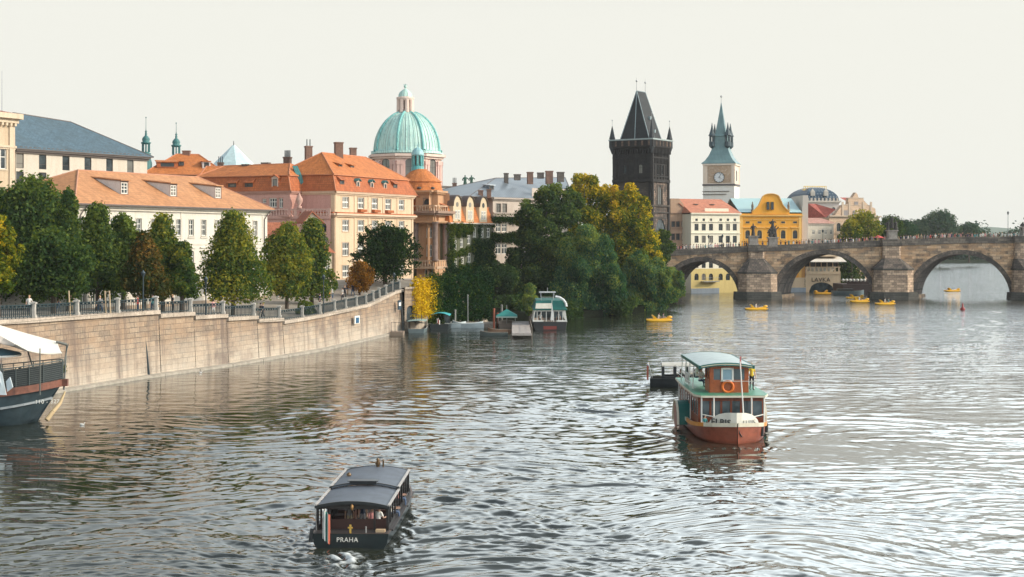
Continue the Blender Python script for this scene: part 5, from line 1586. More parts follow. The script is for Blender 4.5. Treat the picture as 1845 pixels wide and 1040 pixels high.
for x in xs: u = B.f.u(x); strip(m, B.f, u - .7, u + .7, B.f.z(401, u) + .1, B.f.z(400, u) + .15, .25, 0)
m.build('wall', [plaster('ivory_plaster', (0.95, 0.89, 0.70), .1), plaster('yellow_ground_floor', (0.76, 0.60, 0.24), .12), plaster('blue_grey_plinth', (0.30, 0.36, 0.42), .2)], r)
m = MB(); a = B.ring(ze + .3, -.4)
u0_, u1_ = 1.0, B.L
P = [B.f.P(-.3, ze + .3, -.4), B.f.P(B.L + .3, ze + .3, -.4), B.f.P(B.L + .3, B.f.z(357, 5), 8), B.f.P(1.4, B.f.z(357, 5), 8)]
m.poly(P); m.poly([P[1], B.right.P(14, ze + .3), P[2]]); m.poly([B.left.P(0, ze + .3), P[0], P[3]]); m.poly([P[3], P[2], B.right.P(14, ze + .3), B.left.P(0, ze + .3)])
rf = m.build('roof', tiles('faded_red_tiles', (0.58, 0.23, 0.14), .3, .36, .15), r)
for px in (1273, 1303): dormer(rf, B.f, B.f.u(px), .8, 4.2, B.f.z(374, 3), .8, .7, FRAMED, DW, GUTTER, 'small', 0)
m = MB(); f_ = B.f; strip(m, f_, f_.u(1263), f_.u(1291), f_.z(508.5, 1), f_.z(507, 1), 1.2, 0)
m.bar(f_.P(f_.u(1263), f_.z(500, 1), -1.2), f_.P(f_.u(1291), f_.z(500, 1), -1.2), .06)
for k in range(12): x = 1263 + 28 * k / 11; m.bar(f_.P(f_.u(x), f_.z(508, 1), -1.2), f_.P(f_.u(x), f_.z(500, 1), -1.2), .05)
m.build('balcony', STEEL, r)
# yellow gabled house
B = hall(1333, 1444, 331, 333, 16)
YEL = plaster('marigold_plaster', (1.0, 0.47, 0.055), .08); YELT = plaster('marigold_trim', (1.0, 0.60, 0.17), .1)
r = thing('yellow_gabled_house', 'bright marigold house with curved baroque gable and pale turquoise roof', 'building', B.p(0, 0, 1))
m = MB(); ze = B.f.z(391, 1)
W_ = []
for x in (1347, 1368.5, 1389, 1411, 1432.5): W_ += [B.f.win(x - 3.6, x + 3.6, 399, 402.5, 'small', trim=.1), B.f.win(x - 4.2, x + 4.2, 415, 430, 'far', arch=.5, trim=.2)]
block_walls(m, r, B, 0, ze, W_)
cornice(m, B.f, ze, .5, .5, m=1); strip(m, B.f, -.1, B.L + .1, ze + .5, B.f.z(385, 1), .1, 0, b=.1); strip(m, B.f, 0, B.L, B.f.z(396, 1), B.f.z(395, 1), .15, 1); strip(m, B.f, 0, B.L, B.f.z(434, 1), B.f.z(432.5, 1), .2, 1)
for x in (1347, 1368.5, 1389, 1411, 1432.5): u = B.f.u(x); strip(m, B.f, u - 1.1, u + 1.1, B.f.z(411, 1), B.f.z(409.5, 1), .25, 1)
for u in (0, B.L - .7): strip(m, B.f, u, u + .7, 0, ze, .12, 1)
gz = lambda y: B.f.z(y, 6)
g2 = [(1355, 386), (1422, 386), (1422, 381), (1416, 377), (1410, 370), (1406.5, 362), (1404, 357)] + [(1388.5 + 15.5 * math.cos(t), 357 - 7.5 * math.sin(t)) for t in [PI * k / 8 for k in range(1, 8)]] + [(1373, 357), (1370.5, 362), (1367, 370), (1361, 377), (1355, 381)]
gp = [B.f.P(B.f.u(x), gz(y), -.15) for x, y in g2]
m.prism(gp, (B.f.n.x * .8, B.f.n.y * .8, 0), 0)
for i in range(2, len(gp) - 1): m.bar(gp[i] + Vector((0, -.1, .05)), gp[i + 1] + Vector((0, -.1, .05)), .35, .18, 1)
for x in (1384.5, 1392.5): m.box(GX(x - 2.3, 331), GX(x + 2.3, 331), 330.2 + 1.2 + (x - 1333) * .0, 332.4, gz(378), gz(364), 2)
m.build('wall', [YEL, YELT, GLASS], r)
m = MB(); TQ = seams('pale_turquoise_roof', (0.42, 0.62, 0.63), .7, (0.8, 0.9, 0.95), .3)
P = [B.f.P(0, ze + 1.1, .4), B.f.P(B.L + .3, ze + 1.1, .4), B.f.P(B.L + .3, gz(355.5), 8), B.f.P(0, gz(356), 8)]
m.poly(P); m.poly([P[3], P[2], B.f.P(B.L, ze, 16), B.f.P(0, ze, 16)]); m.poly([P[1], B.f.P(B.L, ze, 16), P[2]])
m.build('roof', TQ, r)
for px in (1356, 1421):
    m = MB(); P = B.f.P(B.f.u(px), gz(381), .1); m.lathe(P, [(.35, 0), (.35, .4), (.2, .45), (.3, 1.2), (.25, 1.6), (.1, 1.75), (.16, 2.0), (.02, 2.3)], 8); m.build('gable_figure', plain('gable_statue', (.2, .16, .12), .8), r)
# pale chimney wall to its right
r = thing('fire_wall_house', 'narrow pale party wall with stepped dark edge right of the marigold house', 'building', G(1450, 440, 334))
f_ = Fac(XY(1445, 334.5), XY(1456, 334.5)); m = MB()
m.prism([f_.P(0, 0), f_.P(f_.L, 0), f_.P(f_.L, f_.z(352, 0)), f_.P(f_.L * .2, f_.z(352, 0)), f_.P(0, f_.z(384, 0))], (0, 14, 0), 0)
m.build('wall', [plaster('chalk_plaster', (0.78, 0.70, 0.60), .1)], r)
# low pink-roofed house
B = hall(1456, 1502, 345, 347, 12)
r = thing('pink_roofed_house', 'low cream house with pinkish roof right of the marigold house', 'building', B.p(0, 0, 1))
m = MB(); ze = B.f.z(404, 1)
block_walls(m, r, B, 0, ze, [B.f.win(x - 2.6, x + 2.6, 414.5, 422.5, 'cross') for x in (1466, 1477, 1488, 1498)] + [B.f.win(x - 2.6, x + 2.6, 430, 440, 'cross') for x in (1466, 1477, 1488, 1498)])
cornice(m, B.f, ze - .2, .3, .3)
m.build('wall', [plaster('cream_low_house', (0.72, 0.66, 0.54), .12), TRIMC], r)
m = MB(); a = B.ring(ze + .2, -.4); m.poly([a[0], a[1], B.f.P(B.L, B.f.z(392, 1), 6), B.f.P(0, B.f.z(392, 1), 6)]); m.poly([B.f.P(0, B.f.z(392, 1), 6), B.f.P(B.L, B.f.z(392, 1), 6), a[2], a[3]]); m.build('roof', tiles('pink_tiles', (0.55, 0.30, 0.24), .3, .36, .12), r)
# theatre with dark blue star-studded dome and gold crest
Y_ = 470
B = hall(1452, 1512, Y_, Y_ + 2, 18)
r = thing('theatre', 'theatre with dark blue studded dome roof and golden railing on top', 'building', B.p(0, 0, 1))
m = MB(); ze = B.f.z(366, 1)
block_walls(m, r, B, 0, ze, [B.f.win(x - 3, x + 3, 373.5, 378.5, 'small', arch=.5, trim=.2) for x in (1463, 1476, 1489, 1502)] + [B.f.win(x - 3, x + 3, 386, 396, 'darkc') for x in (1463, 1476, 1489, 1502)])
cornice(m, B.f, ze, .8, .8); cornice(m, B.f, B.f.z(384, 1), .4, .4); 
for k in range(9): P = B.f.P(B.L * (k + .5) / 9, ze + .8, 0); m.box(P.x - .3, P.x + .3, P.y - .3, P.y + .3, P.z, P.z + .9, 1)
m.build('wall', [plaster('pale_theatre_stone', (0.66, 0.58, 0.52), .15), TRIMC], r)
m, t, p = newmat('star_studded_slate')
vo = N(t, 'ShaderNodeTexVoronoi', i_Scale=.95); t.links.new(coords(t, 'UV'), vo.inputs[0])
vo.inputs['Randomness'].default_value = 0.0
t.links.new(mixc(t, ramp(t, vo.outputs[0], .16, .24, .45, 0), (0.025, 0.060, 0.10), (0.45, 0.5, 0.5)), p.inputs['Base Color']); p.inputs['Roughness'].default_value = .5
star = m
m = MB()
rings = []
for k in range(9):
    t_ = k / 8 * math.radians(74); e = 1 - math.cos(t_)
    z_ = ze + .8 + (GZ(341, Y_) - ze) * math.sin(t_) / math.sin(math.radians(74))
    rings.append([B.f.P(B.L * (.0 + .5 * e * 1.0), z_, 9 * e), B.f.P(B.L * (1.0 - .5 * e), z_, 9 * e), B.f.P(B.L * (1.0 - .5 * e), z_, 18 - 9 * e), B.f.P(B.L * .5 * e, z_, 18 - 9 * e)])
m.loft(rings, 0)
rf = m.build('roof', star, r)
m = MB(); zt_ = GZ(341, Y_)
for a in (.18, .82): pass
P0, P1 = B.f.P(B.L * .16, zt_ - .6, 6.5), B.f.P(B.L * .84, zt_ - .6, 6.5)
m.loft([[P0, P1, P1 + Vector((0, 4, 0)), P0 + Vector((0, 4, 0))], [p + Vector((0, 0, .9)) for p in (P0, P1, P1 + Vector((0, 4, 0)), P0 + Vector((0, 4, 0)))]], 0)
for k in range(14): P = P0.lerp(P1, k / 13); m.tube(P + Vector((0, 0, .9)), P + Vector((0, 0, 1.8)), .1, .1, 5)
m.bar(P0 + Vector((0, 0, 1.8)), P1 + Vector((0, 0, 1.8)), .2); m.build('golden_crest', GOLD, rf)
for px in (1464, 1488):
    o_ = MB(); P = G(px, 353, Y_ + 1.0); o_.lathe(P, [(1.0, 0), (1.0, 1.4), (.02, 2.4)], 4, 0, False, PI / 4); o_.build('roof_dormer', plain('stone_dormer', (.5, .46, .4), .7), rf)
# museum with painted stepped gables
B = hall(1494, 1584, 352, 360, 14)
r = thing('painted_gable_building', 'tan painted riverside palace with volute gables and dark red roof', 'building', B.p(0, 0, 1))
m = MB(); ze = B.f.z(392, 1)
MUS = masonry('sgraffito_wall', (0.56, 0.40, 0.28), (0.48, 0.34, 0.24), (0.60, 0.48, 0.36), .8, .5, (0.36, 0.26, 0.2), .4); MT = plaster('museum_trim', (0.62, 0.50, 0.38), .15)
W_ = [B.f.win(x - 3.5, x + 3.5, 402, 417, 'far', arch=.5, trim=.2) for x in (1511, 1526, 1541, 1556)] + [B.f.win(x - 3.5, x + 3.5, 424, 440, 'far', trim=.2) for x in (1511, 1526, 1541, 1556)]
block_walls(m, r, B, 0, ze, W_)
cornice(m, B.f, ze, .5, .6, m=1); strip(m, B.f, 0, B.L, B.f.z(421, 1), B.f.z(419, 1), .3, 1)
gg = [(1503, 391), (1580, 391), (1578, 376), (1566, 370), (1558, 362), (1556, 357), (1548, 356), (1546, 350), (1543, 347), (1541, 350), (1537, 356), (1530, 357), (1529, 368), (1518, 370), (1512, 378)]
m.prism([B.f.P(B.f.u(x), B.f.z(y, B.f.u(x)), .2) for x, y in gg], (B.f.n.x * 1.0, B.f.n.y * 1.0, 0), 0)
for y in (357, 370): strip(m, B.f, B.f.u(1531 if y < 360 else 1516), B.f.u(1557 if y < 360 else 1572), B.f.z(y, 5), B.f.z(y - 1.2, 5), .1, 1, b=.2)
for x in (1519, 1531, 1556, 1570): u = B.f.u(x); strip(m, B.f, u - .3, u + .3, ze, B.f.z(364, u), .15, 1, b=.2); 
for x0, x1, y0, y1 in ((1520, 1529, 379, 388), (1537, 1543, 379, 388), (1549, 1555, 379, 388), (1540, 1547, 363, 369)):
    a = B.f.P(B.f.u(x0), B.f.z(y1, 4), .12); b = B.f.P(B.f.u(x1), B.f.z(y1, 4), .12); h_ = B.f.z(y0, 4) - B.f.z(y1, 4)
    m.poly([a, b, b + Vector((0, 0, h_)), a + Vector((0, 0, h_))], 2)
m.build('wall', [MUS, MT, plain('gable_window_shade', (.22, .2, .2), .4)], r)
m = MB(); DR = tiles('dark_red_tiles', (0.42, 0.11, 0.08), .3, .36, .2)
P = [B.f.P(B.f.u(1557), B.f.z(377, 9), 1.2), B.f.P(B.L, B.f.z(385, 9), 1.2), B.f.P(B.L - .2, B.f.z(354, 9), 9), B.f.P(B.f.u(1557), B.f.z(354, 9), 9)]
m.poly(P); m.poly([P[1], B.f.P(B.L, B.f.z(392, 9), 14), P[2]])
P = [B.f.P(0, B.f.z(392, 1), 1.2), B.f.P(B.f.u(1512), B.f.z(378, 9), 1.2), B.f.P(B.f.u(1508), B.f.z(366, 1), 8), B.f.P(0.3, B.f.z(366, 1), 8)]
m.poly(P); m.poly([B.f.P(0, B.f.z(392, 1), 13), P[0], P[3]])
m.build('roof', DR, r)
# riverside club with arched boat entrance, seen through the second arch
f0, f1 = Fac(XY(1398, 334), XY(1453, 333.5)), Fac(XY(1453, 333.5), XY(1514, 333.5))
r = thing('riverside_club', 'ochre riverside club with lettered arched boat entrance under the bridge arch', 'building', G(1470, 520, 334))
m = MB(); yz = lambda y: GZ(y, 333.5)
OC = plaster('apricot_plaster', (0.76, 0.40, 0.12), .12); PO = plaster('pale_apricot', (0.74, 0.56, 0.36), .15); BG = plaster('blue_grey_plinth', (0, 0, 0))
a = Fac(XY(1398, 332), XY(1452, 332)); facade(m, r, a, yz(502), yz(460), (), m=0, b=1.0); facade(m, r, a, yz(518), yz(500), (), m=1); facade(m, r, a, -.6, yz(518), (), m=2, b=-.1)
cc_ = Fac(XY(1452, 332), XY(1514, 332)); facade(m, r, cc_, -.6, yz(494), [dict(u0=cc_.u(1458), u1=cc_.u(1503), z0=-.4, z1=yz(508.5), st='void', arch=.35)], m=1, rec=5)
m.box(a.A.x, cc_.B.x, 333, 346, yz(460) - .3, yz(460), 1); 
for px in (1398, 1514): m.box(GX(px, 332) - .1, GX(px, 332) + .1, 332, 346, -.6, yz(494), 1)
strip(m, cc_, 0, cc_.L, yz(494), yz(489), .2, 1)
for k in range(9): strip(m, cc_, cc_.L * k / 8.5, cc_.L * k / 8.5 + .3, yz(489), yz(482), .15, 1)
strip(m, cc_, 0, cc_.L, yz(482), yz(480.5), .2, 1)
facade(m, r, cc_, yz(482), yz(472), [dict(u0=cc_.L * (k + .1) / 6, u1=cc_.L * (k + .95) / 6, z0=yz(481), z1=yz(473), st='darkc') for k in range(6)], m=1, b=2.0)
m.build('wall', [OC, PO, plaster('blue_grey_plinth', (0.30, 0.36, 0.42))], r)
m = MB(); m.hexa([cc_.P(-1, yz(472), -2), cc_.P(cc_.L + 1, yz(472), -2), cc_.P(cc_.L + 1, yz(464), 4), cc_.P(-1, yz(464), 4), cc_.P(-1, yz(471), -2), cc_.P(cc_.L + 1, yz(471), -2), cc_.P(cc_.L + 1, yz(463), 4), cc_.P(-1, yz(463), 4)])
m.build('awning', plain('cream_awning', (0.72, 0.68, 0.60), .8), r)
def lettering(text, P, ang, size, mat, parent, vertical=False, ext=.02, tilt=PI / 2, name='lettering', align='CENTER'):
    cu = bpy.data.curves.new(name, 'FONT'); cu.body = text; cu.size = size; cu.extrude = ext; cu.align_x = align
    cu.space_character = 1.1
    if vertical: cu.space_line = .82
    cu.materials.append(mat)
    o = bpy.data.objects.new(name, cu); me_ = bpy.data.meshes.new_from_object(o); bpy.data.objects.remove(o)
    o = bpy.data.objects.new(name, me_); COL.objects.link(o); o.parent = parent
    o.location = Vector(P) - org(parent); o.rotation_euler = (tilt, 0, ang); return o
lettering('LAVKA', G(1479, 507.6, 331.8), 0, 1.35, BLACKP, r, ext=.05)
lettering('L\nA\nV\nK\nA', G(1450.5, 504.5, 331.85), 0, .5, BLACKP, r, True)

# ================================================================= HEDGE WALL, ARCHED GATE
r = thing('garden_wall', 'garden retaining wall turning back from the quay with green arched gate', 'wall', (CORNER.x, CORNER.y, 0))
m = MB()
c0 = CORNER; c1 = Vector((-12.2, 197, 0)); c2 = Vector((-10.0, 208, 0)); c3 = Vector((-3.2, 214, 0)); c4_ = Vector((4, 219, 0))
c0f = Vector(XY(729.0, 190.5) + (0,)); cA = Vector(XY(748, 191.8) + (0,)); cB = Vector(XY(790, 197) + (0,)); cC = Vector(XY(880, 213) + (0,))
fa_ = Fac((c0f.x, c0f.y), (cA.x, cA.y)); zt = fa_.z(521, 0)
facade(m, r, fa_, -1, zt, [dict(u0=.35, u1=fa_.L - .15, z0=1.3, z1=fa_.z(551, .5), st='void', arch=.5)], rec=.4)
fb_ = Fac((cA.x, cA.y), (cB.x, cB.y)); facade(m, r, fb_, -1, fb_.z(512, 1))
fc_ = Fac((cB.x, cB.y), (cC.x, cC.y)); facade(m, r, fc_, -1, fc_.z(506, 1))
strip(m, fa_, 0, fa_.L, zt, zt + .3, .15, 1); strip(m, fb_, 0, fb_.L, fb_.z(512, 1), fb_.z(512, 1) + .3, .15, 1)
m.poly([fc_.P(0, fc_.z(506, 1)), fc_.P(fc_.L, fc_.z(506, 1)), fc_.P(fc_.L, fc_.z(506, 1), 6), fc_.P(0, fc_.z(506, 1), 6)], 0)
m.build('wall_face', [QUAY, COPE], r)
m = MB(); m.box(0, 0, 0, 0, 0, 0) if False else None
P0 = fa_.P(.35, 1.3, .3); P1 = fa_.P(fa_.L - .15, 1.3, .3)
m.prism([P0, P1, P1 + Vector((0, 0, 2.2)), P0.lerp(P1, .5) + Vector((0, 0, 3.0)), P0 + Vector((0, 0, 2.2))], (.05, .1, 0))
m.build('gate_door', plain('dark_green_door', (0.012, 0.05, 0.045), .5), r)
GARD = (fb_, fc_)
# ================================================================= FOLIAGE
def leaves(name, lobes, n, size, mat, parent, seed, shell=.55, gap=.0, droop=0.0, tint=(0.35, 0.3), aspect=.62, toptint=0.0):
    """n leaf-clump quads spread through the outer volume of the ellipsoid lobes (centre, radii)"""
    rs = np.random.RandomState(seed)
    L = np.array([list(c) + list(r) for c, r in lobes], float)
    area = (L[:, 3] * L[:, 4] + L[:, 4] * L[:, 5] + L[:, 3] * L[:, 5])
    idx = rs.choice(len(L), n, p=area / area.sum())
    d = rs.normal(size=(n, 3)); d /= np.linalg.norm(d, axis=1)[:, None]
    rad = 1 - shell * rs.rand(n) ** 1.7
    # lumpy lobes: radius varies with direction
    ph = rs.uniform(0, 6.28, (len(L), 6))
    wob = 1 + .16 * np.sin(4 * d[:, 0] + ph[idx, 0]) * np.sin(4 * d[:, 1] + ph[idx, 1]) + .12 * np.sin(7 * d[:, 2] + ph[idx, 2]) + .10 * np.sin(9 * d[:, 0] + ph[idx, 3]) * np.sin(8 * d[:, 1] + ph[idx, 4])
    c = L[idx, :3] + d * L[idx, 3:] * (rad * wob)[:, None]
    nrm = d * .9 + rs.normal(size=(n, 3)) * .65
    nrm[:, 2] += .25
    nrm /= np.linalg.norm(nrm, axis=1)[:, None]
    a = np.cross(nrm, rs.normal(size=(n, 3))); a /= np.linalg.norm(a, axis=1)[:, None]
    if droop:
        a = a * (1 - droop) + np.array([0, 0, -1.0]) * droop; a /= np.linalg.norm(a, axis=1)[:, None]
    b = np.cross(nrm, a); b /= (np.linalg.norm(b, axis=1)[:, None] + 1e-9)
    s = size * rs.uniform(.55, 1.35, n)[:, None]
    v = np.stack([c - a * s * .5, c + b * s * aspect * .5, c + a * s * .5, c - b * s * aspect * .5], 1).reshape(-1, 3)
    off = org(parent) if parent is not None else Vector(L[:, :3].mean(0).tolist())
    if parent is None: off = Vector((L[:, 0].mean(), L[:, 1].mean(), L[:, 2].min()))
    v = v - np.array(off)
    me = bpy.data.meshes.new(name)
    me.vertices.add(4 * n); me.vertices.foreach_set('co', v.astype(np.float32).ravel())
    me.loops.add(4 * n); me.polygons.add(n)
    me.loops.foreach_set('vertex_index', np.arange(4 * n, dtype=np.int32))
    me.polygons.foreach_set('loop_start', np.arange(n, dtype=np.int32) * 4)
    me.polygons.foreach_set('loop_total', np.full(n, 4, np.int32))
    me.update(calc_edges=True)
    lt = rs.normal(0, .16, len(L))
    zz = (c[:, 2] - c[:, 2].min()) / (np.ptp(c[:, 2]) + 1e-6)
    tv = np.clip(tint[0] + lt[idx] + rs.normal(0, tint[1] * .5, n) + toptint * (zz - .5), 0, 1)  # toptint paints the sunlit crown top into the leaf colour
    at = me.attributes.new('tint', 'FLOAT', 'FACE'); at.data.foreach_set('value', tv.astype(np.float32))
    me.materials.append(mat)
    o = bpy.data.objects.new(name, me); COL.objects.link(o)
    if parent is not None: o.parent = parent
    else: o.location = off
    return o
BARK = plain('bark', (0.075, 0.058, 0.045), .95, var=.4, scale=6)
L_DK = leafmat('dark_leaf', (0.028, 0.058, 0.026), (0.062, 0.112, 0.040), (0.15, 0.20, 0.042), .40)
L_MID = leafmat('green_leaf', (0.046, 0.092, 0.030), (0.125, 0.175, 0.040), (0.36, 0.33, 0.050), .45)
L_YEL = leafmat('sunlit_yellow_leaf', (0.060, 0.105, 0.022), (0.22, 0.24, 0.026), (0.66, 0.47, 0.030), .45)  # warm sunlit highlights put into the leaf colour, over some autumn yellow
L_ORA = leafmat('orange_leaf', (0.10, 0.060, 0.018), (0.24, 0.11, 0.020), (0.42, 0.20, 0.030), .35)
L_BRN = leafmat('russet_leaf', (0.035, 0.055, 0.020), (0.10, 0.085, 0.026), (0.26, 0.14, 0.035), .35)
L_BLU = leafmat('bluish_far_leaf', (0.018, 0.050, 0.035), (0.035, 0.085, 0.050), (0.08, 0.13, 0.06), .25)
L_WIL = leafmat('willow_leaf', (0.030, 0.085, 0.052), (0.072, 0.155, 0.072), (0.23, 0.28, 0.075), .42)
L_GOLD = leafmat('golden_ivy_leaf', (0.30, 0.20, 0.01), (0.62, 0.42, 0.012), (0.80, 0.60, 0.03), .25)
L_IVY = leafmat('ivy_leaf', (0.008, 0.030, 0.012), (0.018, 0.055, 0.014), (0.09, 0.12, 0.015), .15)

def crown_lobes(C, w, dpt, z0, z1, shape, n, rs, lob=.34):
    out = []
    hgt = z1 - z0
    for k in range(n):
        f = (k + .5) / n
        f = f ** .85
        if shape == 'cone': prof = (1 - f) ** .72 * (1 if f > .12 else .75 + 2 * f)
        elif shape == 'egg': prof = math.sin(PI * min(1, max(0, .10 + f * .90))) ** .6 * (1.06 - .25 * f)
        elif shape == 'col': prof = min(1, 2.2 * (1.02 - f)) * (.75 + .25 * math.sin(PI * f))
        else: prof = math.sin(PI * (.12 + f * .85)) ** .5
        a = k * 2.399 + rs.uniform(-.5, .5)
        rr = rs.uniform(.35, .72) * prof
        R = lob * (.55 + .45 * prof) * rs.uniform(.8, 1.25)
        out.append(((C[0] + w / 2 * rr * math.cos(a), C[1] + dpt / 2 * rr * math.sin(a), z0 + hgt * (.10 + .84 * f)), (w / 2 * R * 1.25, dpt / 2 * R * 1.25, min(hgt * .22, w / 2 * R * 1.15))))
    for k in range(int(n * 1.3)):      # sprays that break the outline
        f = rs.uniform(.04, .97)
        if shape == 'cone': prof = (1 - f) ** .72 * (1 if f > .12 else .75 + 2 * f)
        elif shape == 'egg': prof = math.sin(PI * min(1, max(0, .10 + f * .90))) ** .6 * (1.06 - .25 * f)
        else: prof = math.sin(PI * (.12 + f * .85)) ** .5
        a = rs.uniform(0, 2 * PI); rr = prof * rs.uniform(.80, 1.08); R = w / 2 * rs.uniform(.09, .19)
        out.insert(0, ((C[0] + w / 2 * rr * math.cos(a), C[1] + dpt / 2 * rr * math.sin(a), z0 + hgt * (.06 + .90 * f)), (R, R, R * rs.uniform(.8, 1.5))))
    out.append(((C[0], C[1], z0 + hgt * .93), (w * .085, w * .085, hgt * .075)))
    return out
def tree(name, label, px, Y, ybot, ytop, wpx, mat, group=None, cat='tree', shape='egg', n=9000, leaf=.34, nl=26, zg=5.0, seed=1, tint=(.35, .45), trunk=.22, dpt=None, lean=0, lob=.34, toptint=.0, droop=0, shell=.6, stem=True):
    rs = random.Random(seed)
    w = wpx * Y / F; x = GX(px, Y); z0, z1 = GZ(ybot, Y), GZ(ytop, Y)
    r = thing(name, label, cat, (x, Y, zg), group=group)
    lob_ = crown_lobes((x, Y), w, dpt or w, z0, z1, shape, nl, rs, lob)
    m = MB()
    top = Vector((x + lean * .6, Y, z0 + (z1 - z0) * .72))
    base = Vector((x, Y, zg - .3)); fork = Vector((x + lean * .2, Y, z0 + (z1 - z0) * .18))
    m.tube(base, base + Vector((0, 0, .5)), trunk * 1.5, trunk * 1.1, 9); m.tube(base + Vector((0, 0, .5)), fork, trunk * 1.1, trunk * .8, 9); m.tube(fork, top, trunk * .8, trunk * .2, 7)
    for c, rr in lob_[:-1:max(1, nl // 9)]:
        q = fork.lerp(top, rs.uniform(0, .7)); m.tube(q, q.lerp(Vector(c), .85), trunk * .42, trunk * .10, 5)
    if stem: m.build('trunk', BARK, r)
    leaves('crown', lob_, n, leaf, mat, r, seed, shell=shell, tint=tint, toptint=toptint, droop=droop)
    return r
gT = 'trees along the promenade'
# promenade row, left to right (nearer trees at the left)
T = [
 ('broad dark tree at the far left behind the yellowish one', -25, 152, 540, 336, 200, L_DK, 'egg', 16000, .42, 36, .40),
 ('yellowish sunlit tree at the left edge nearest the quay railing', -4, 121, 532, 385, 84, L_YEL, 'egg', 9500, .30, 22, .34),
 ('big dark tree with rounded top left of the white building', 62, 148, 540, 322, 170, L_DK, 'dome', 23000, .40, 44, .50),
 ('dark slender tree rising highest before the salmon roof corner', 124, 136, 535, 336, 74, L_DK, 'cone', 10500, .34, 26, .38),
 ('dark broad tree low over the railing between the rounded tree and the slender one', 96, 127, 540, 420, 150, L_DK, 'egg', 14000, .34, 28, .40),
 ('dark leafy tree with bristling tip left of the russet tree', 176, 142, 535, 366, 112, L_DK, 'cone', 14000, .33, 32, .55),
 ('dark tree with loose crown just left of the russet tree', 222, 144, 535, 386, 92, L_DK, 'egg', 12000, .33, 28, .55),
 ('russet autumn tree among the dark ones before the white building', 260, 138, 535, 420, 92, L_BRN, 'cone', 11500, .32, 26, .38),
 ('upright green tree right of the russet tree', 293, 148, 535, 386, 100, L_MID, 'cone', 12500, .34, 32, .36),
 ('small dark green tree right of the upright one, lowest of the left clump', 328, 146, 536, 436, 70, L_MID, 'cone', 8000, .33, 20, .25),
 ('free-standing conical green tree before the right half of the white building', 420, 153, 545, 382, 136, L_MID, 'cone', 17500, .33, 40, .48),
 ('green tree with golden tips right of the white building corner', 517, 166, 545, 402, 96, L_MID, 'egg', 12500, .34, 32, .50),
 ('darker green tree just behind and right of the golden-tipped tree', 562, 175, 543, 391, 96, L_MID, 'cone', 13000, .35, 32, .32),
]
for k, (lab, px, Y, yb, yt, wp, mt, shp, n_, lf, nl, ti) in enumerate(T):
    zg = 5.6 if px < 250 else (4.9 if px < 400 else 4.0)
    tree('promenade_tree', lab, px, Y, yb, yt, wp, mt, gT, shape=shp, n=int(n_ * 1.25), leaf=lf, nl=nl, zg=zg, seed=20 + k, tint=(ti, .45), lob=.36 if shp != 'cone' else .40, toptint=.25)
tree('orange_tree', 'small orange autumn tree beside the cream palace', 648, 186, 527, 470, 54, L_ORA, n=5500, leaf=.28, nl=16, zg=4.6, seed=51, tint=(.5, .5), trunk=.14)
# chestnut with drooping star-shaped sprays
rs = random.Random(9)
r = thing('chestnut_tree', 'dark spreading tree with pointed drooping sprays before the cream palace', 'tree', G(694, 520, 196))
Yc_ = 196; m = MB(); x = GX(694, Yc_); m.tube((x, Yc_, 4.5), (x, Yc_, 10), .35, .22, 8)
lob = crown_lobes((x, Yc_), 116 * Yc_ / F, 8, GZ(506, Yc_), GZ(408, Yc_), 'dome', 34, rs, .33)
for c, rr in lob[::3]: m.tube((x, Yc_, 8), c, .14, .04, 5)
for k in range(46):
    a = rs.uniform(0, 2 * PI); b = rs.uniform(-.1, 1.25)
    R1 = 116 * Yc_ / F / 2; hz = (GZ(408, Yc_) - GZ(506, Yc_)) / 2
    c = Vector((x + R1 * .95 * math.cos(a) * math.cos(b * .9), Yc_ + 4 * math.sin(a) * math.cos(b * .9), GZ(470, Yc_) + hz * 1.15 * math.sin(b)))
    dv_ = (c - Vector((x, Yc_, GZ(470, Yc_)))).normalized()
    for j in range(4): lob.append((tuple(c + dv_ * (.3 * j)), (.34 - .06 * j,) * 3))
m.build('trunk', BARK, r)
leaves('crown', lob, 17000, .34, leafmat('chestnut_leaf', (0.010, 0.028, 0.012), (0.022, 0.052, 0.018), (0.06, 0.10, 0.02), .25), r, 5, shell=.7, tint=(.42, .4))
# clipped round bush
r = thing('round_bush', 'clipped dome-shaped green bush behind the railing', 'bush', G(551, 556, 160))
P = G(551, 556, 160); leaves('foliage', [((P.x, P.y, P.z - .2), (1.05, 1.05, 1.0))], 3800, .17, L_MID, r, 3, shell=.12, tint=(.4, .3))
m = MB(); m.tube(P - Vector((0, 0, .8)), P, .1, .1, 6); m.build('stem', BARK, r)

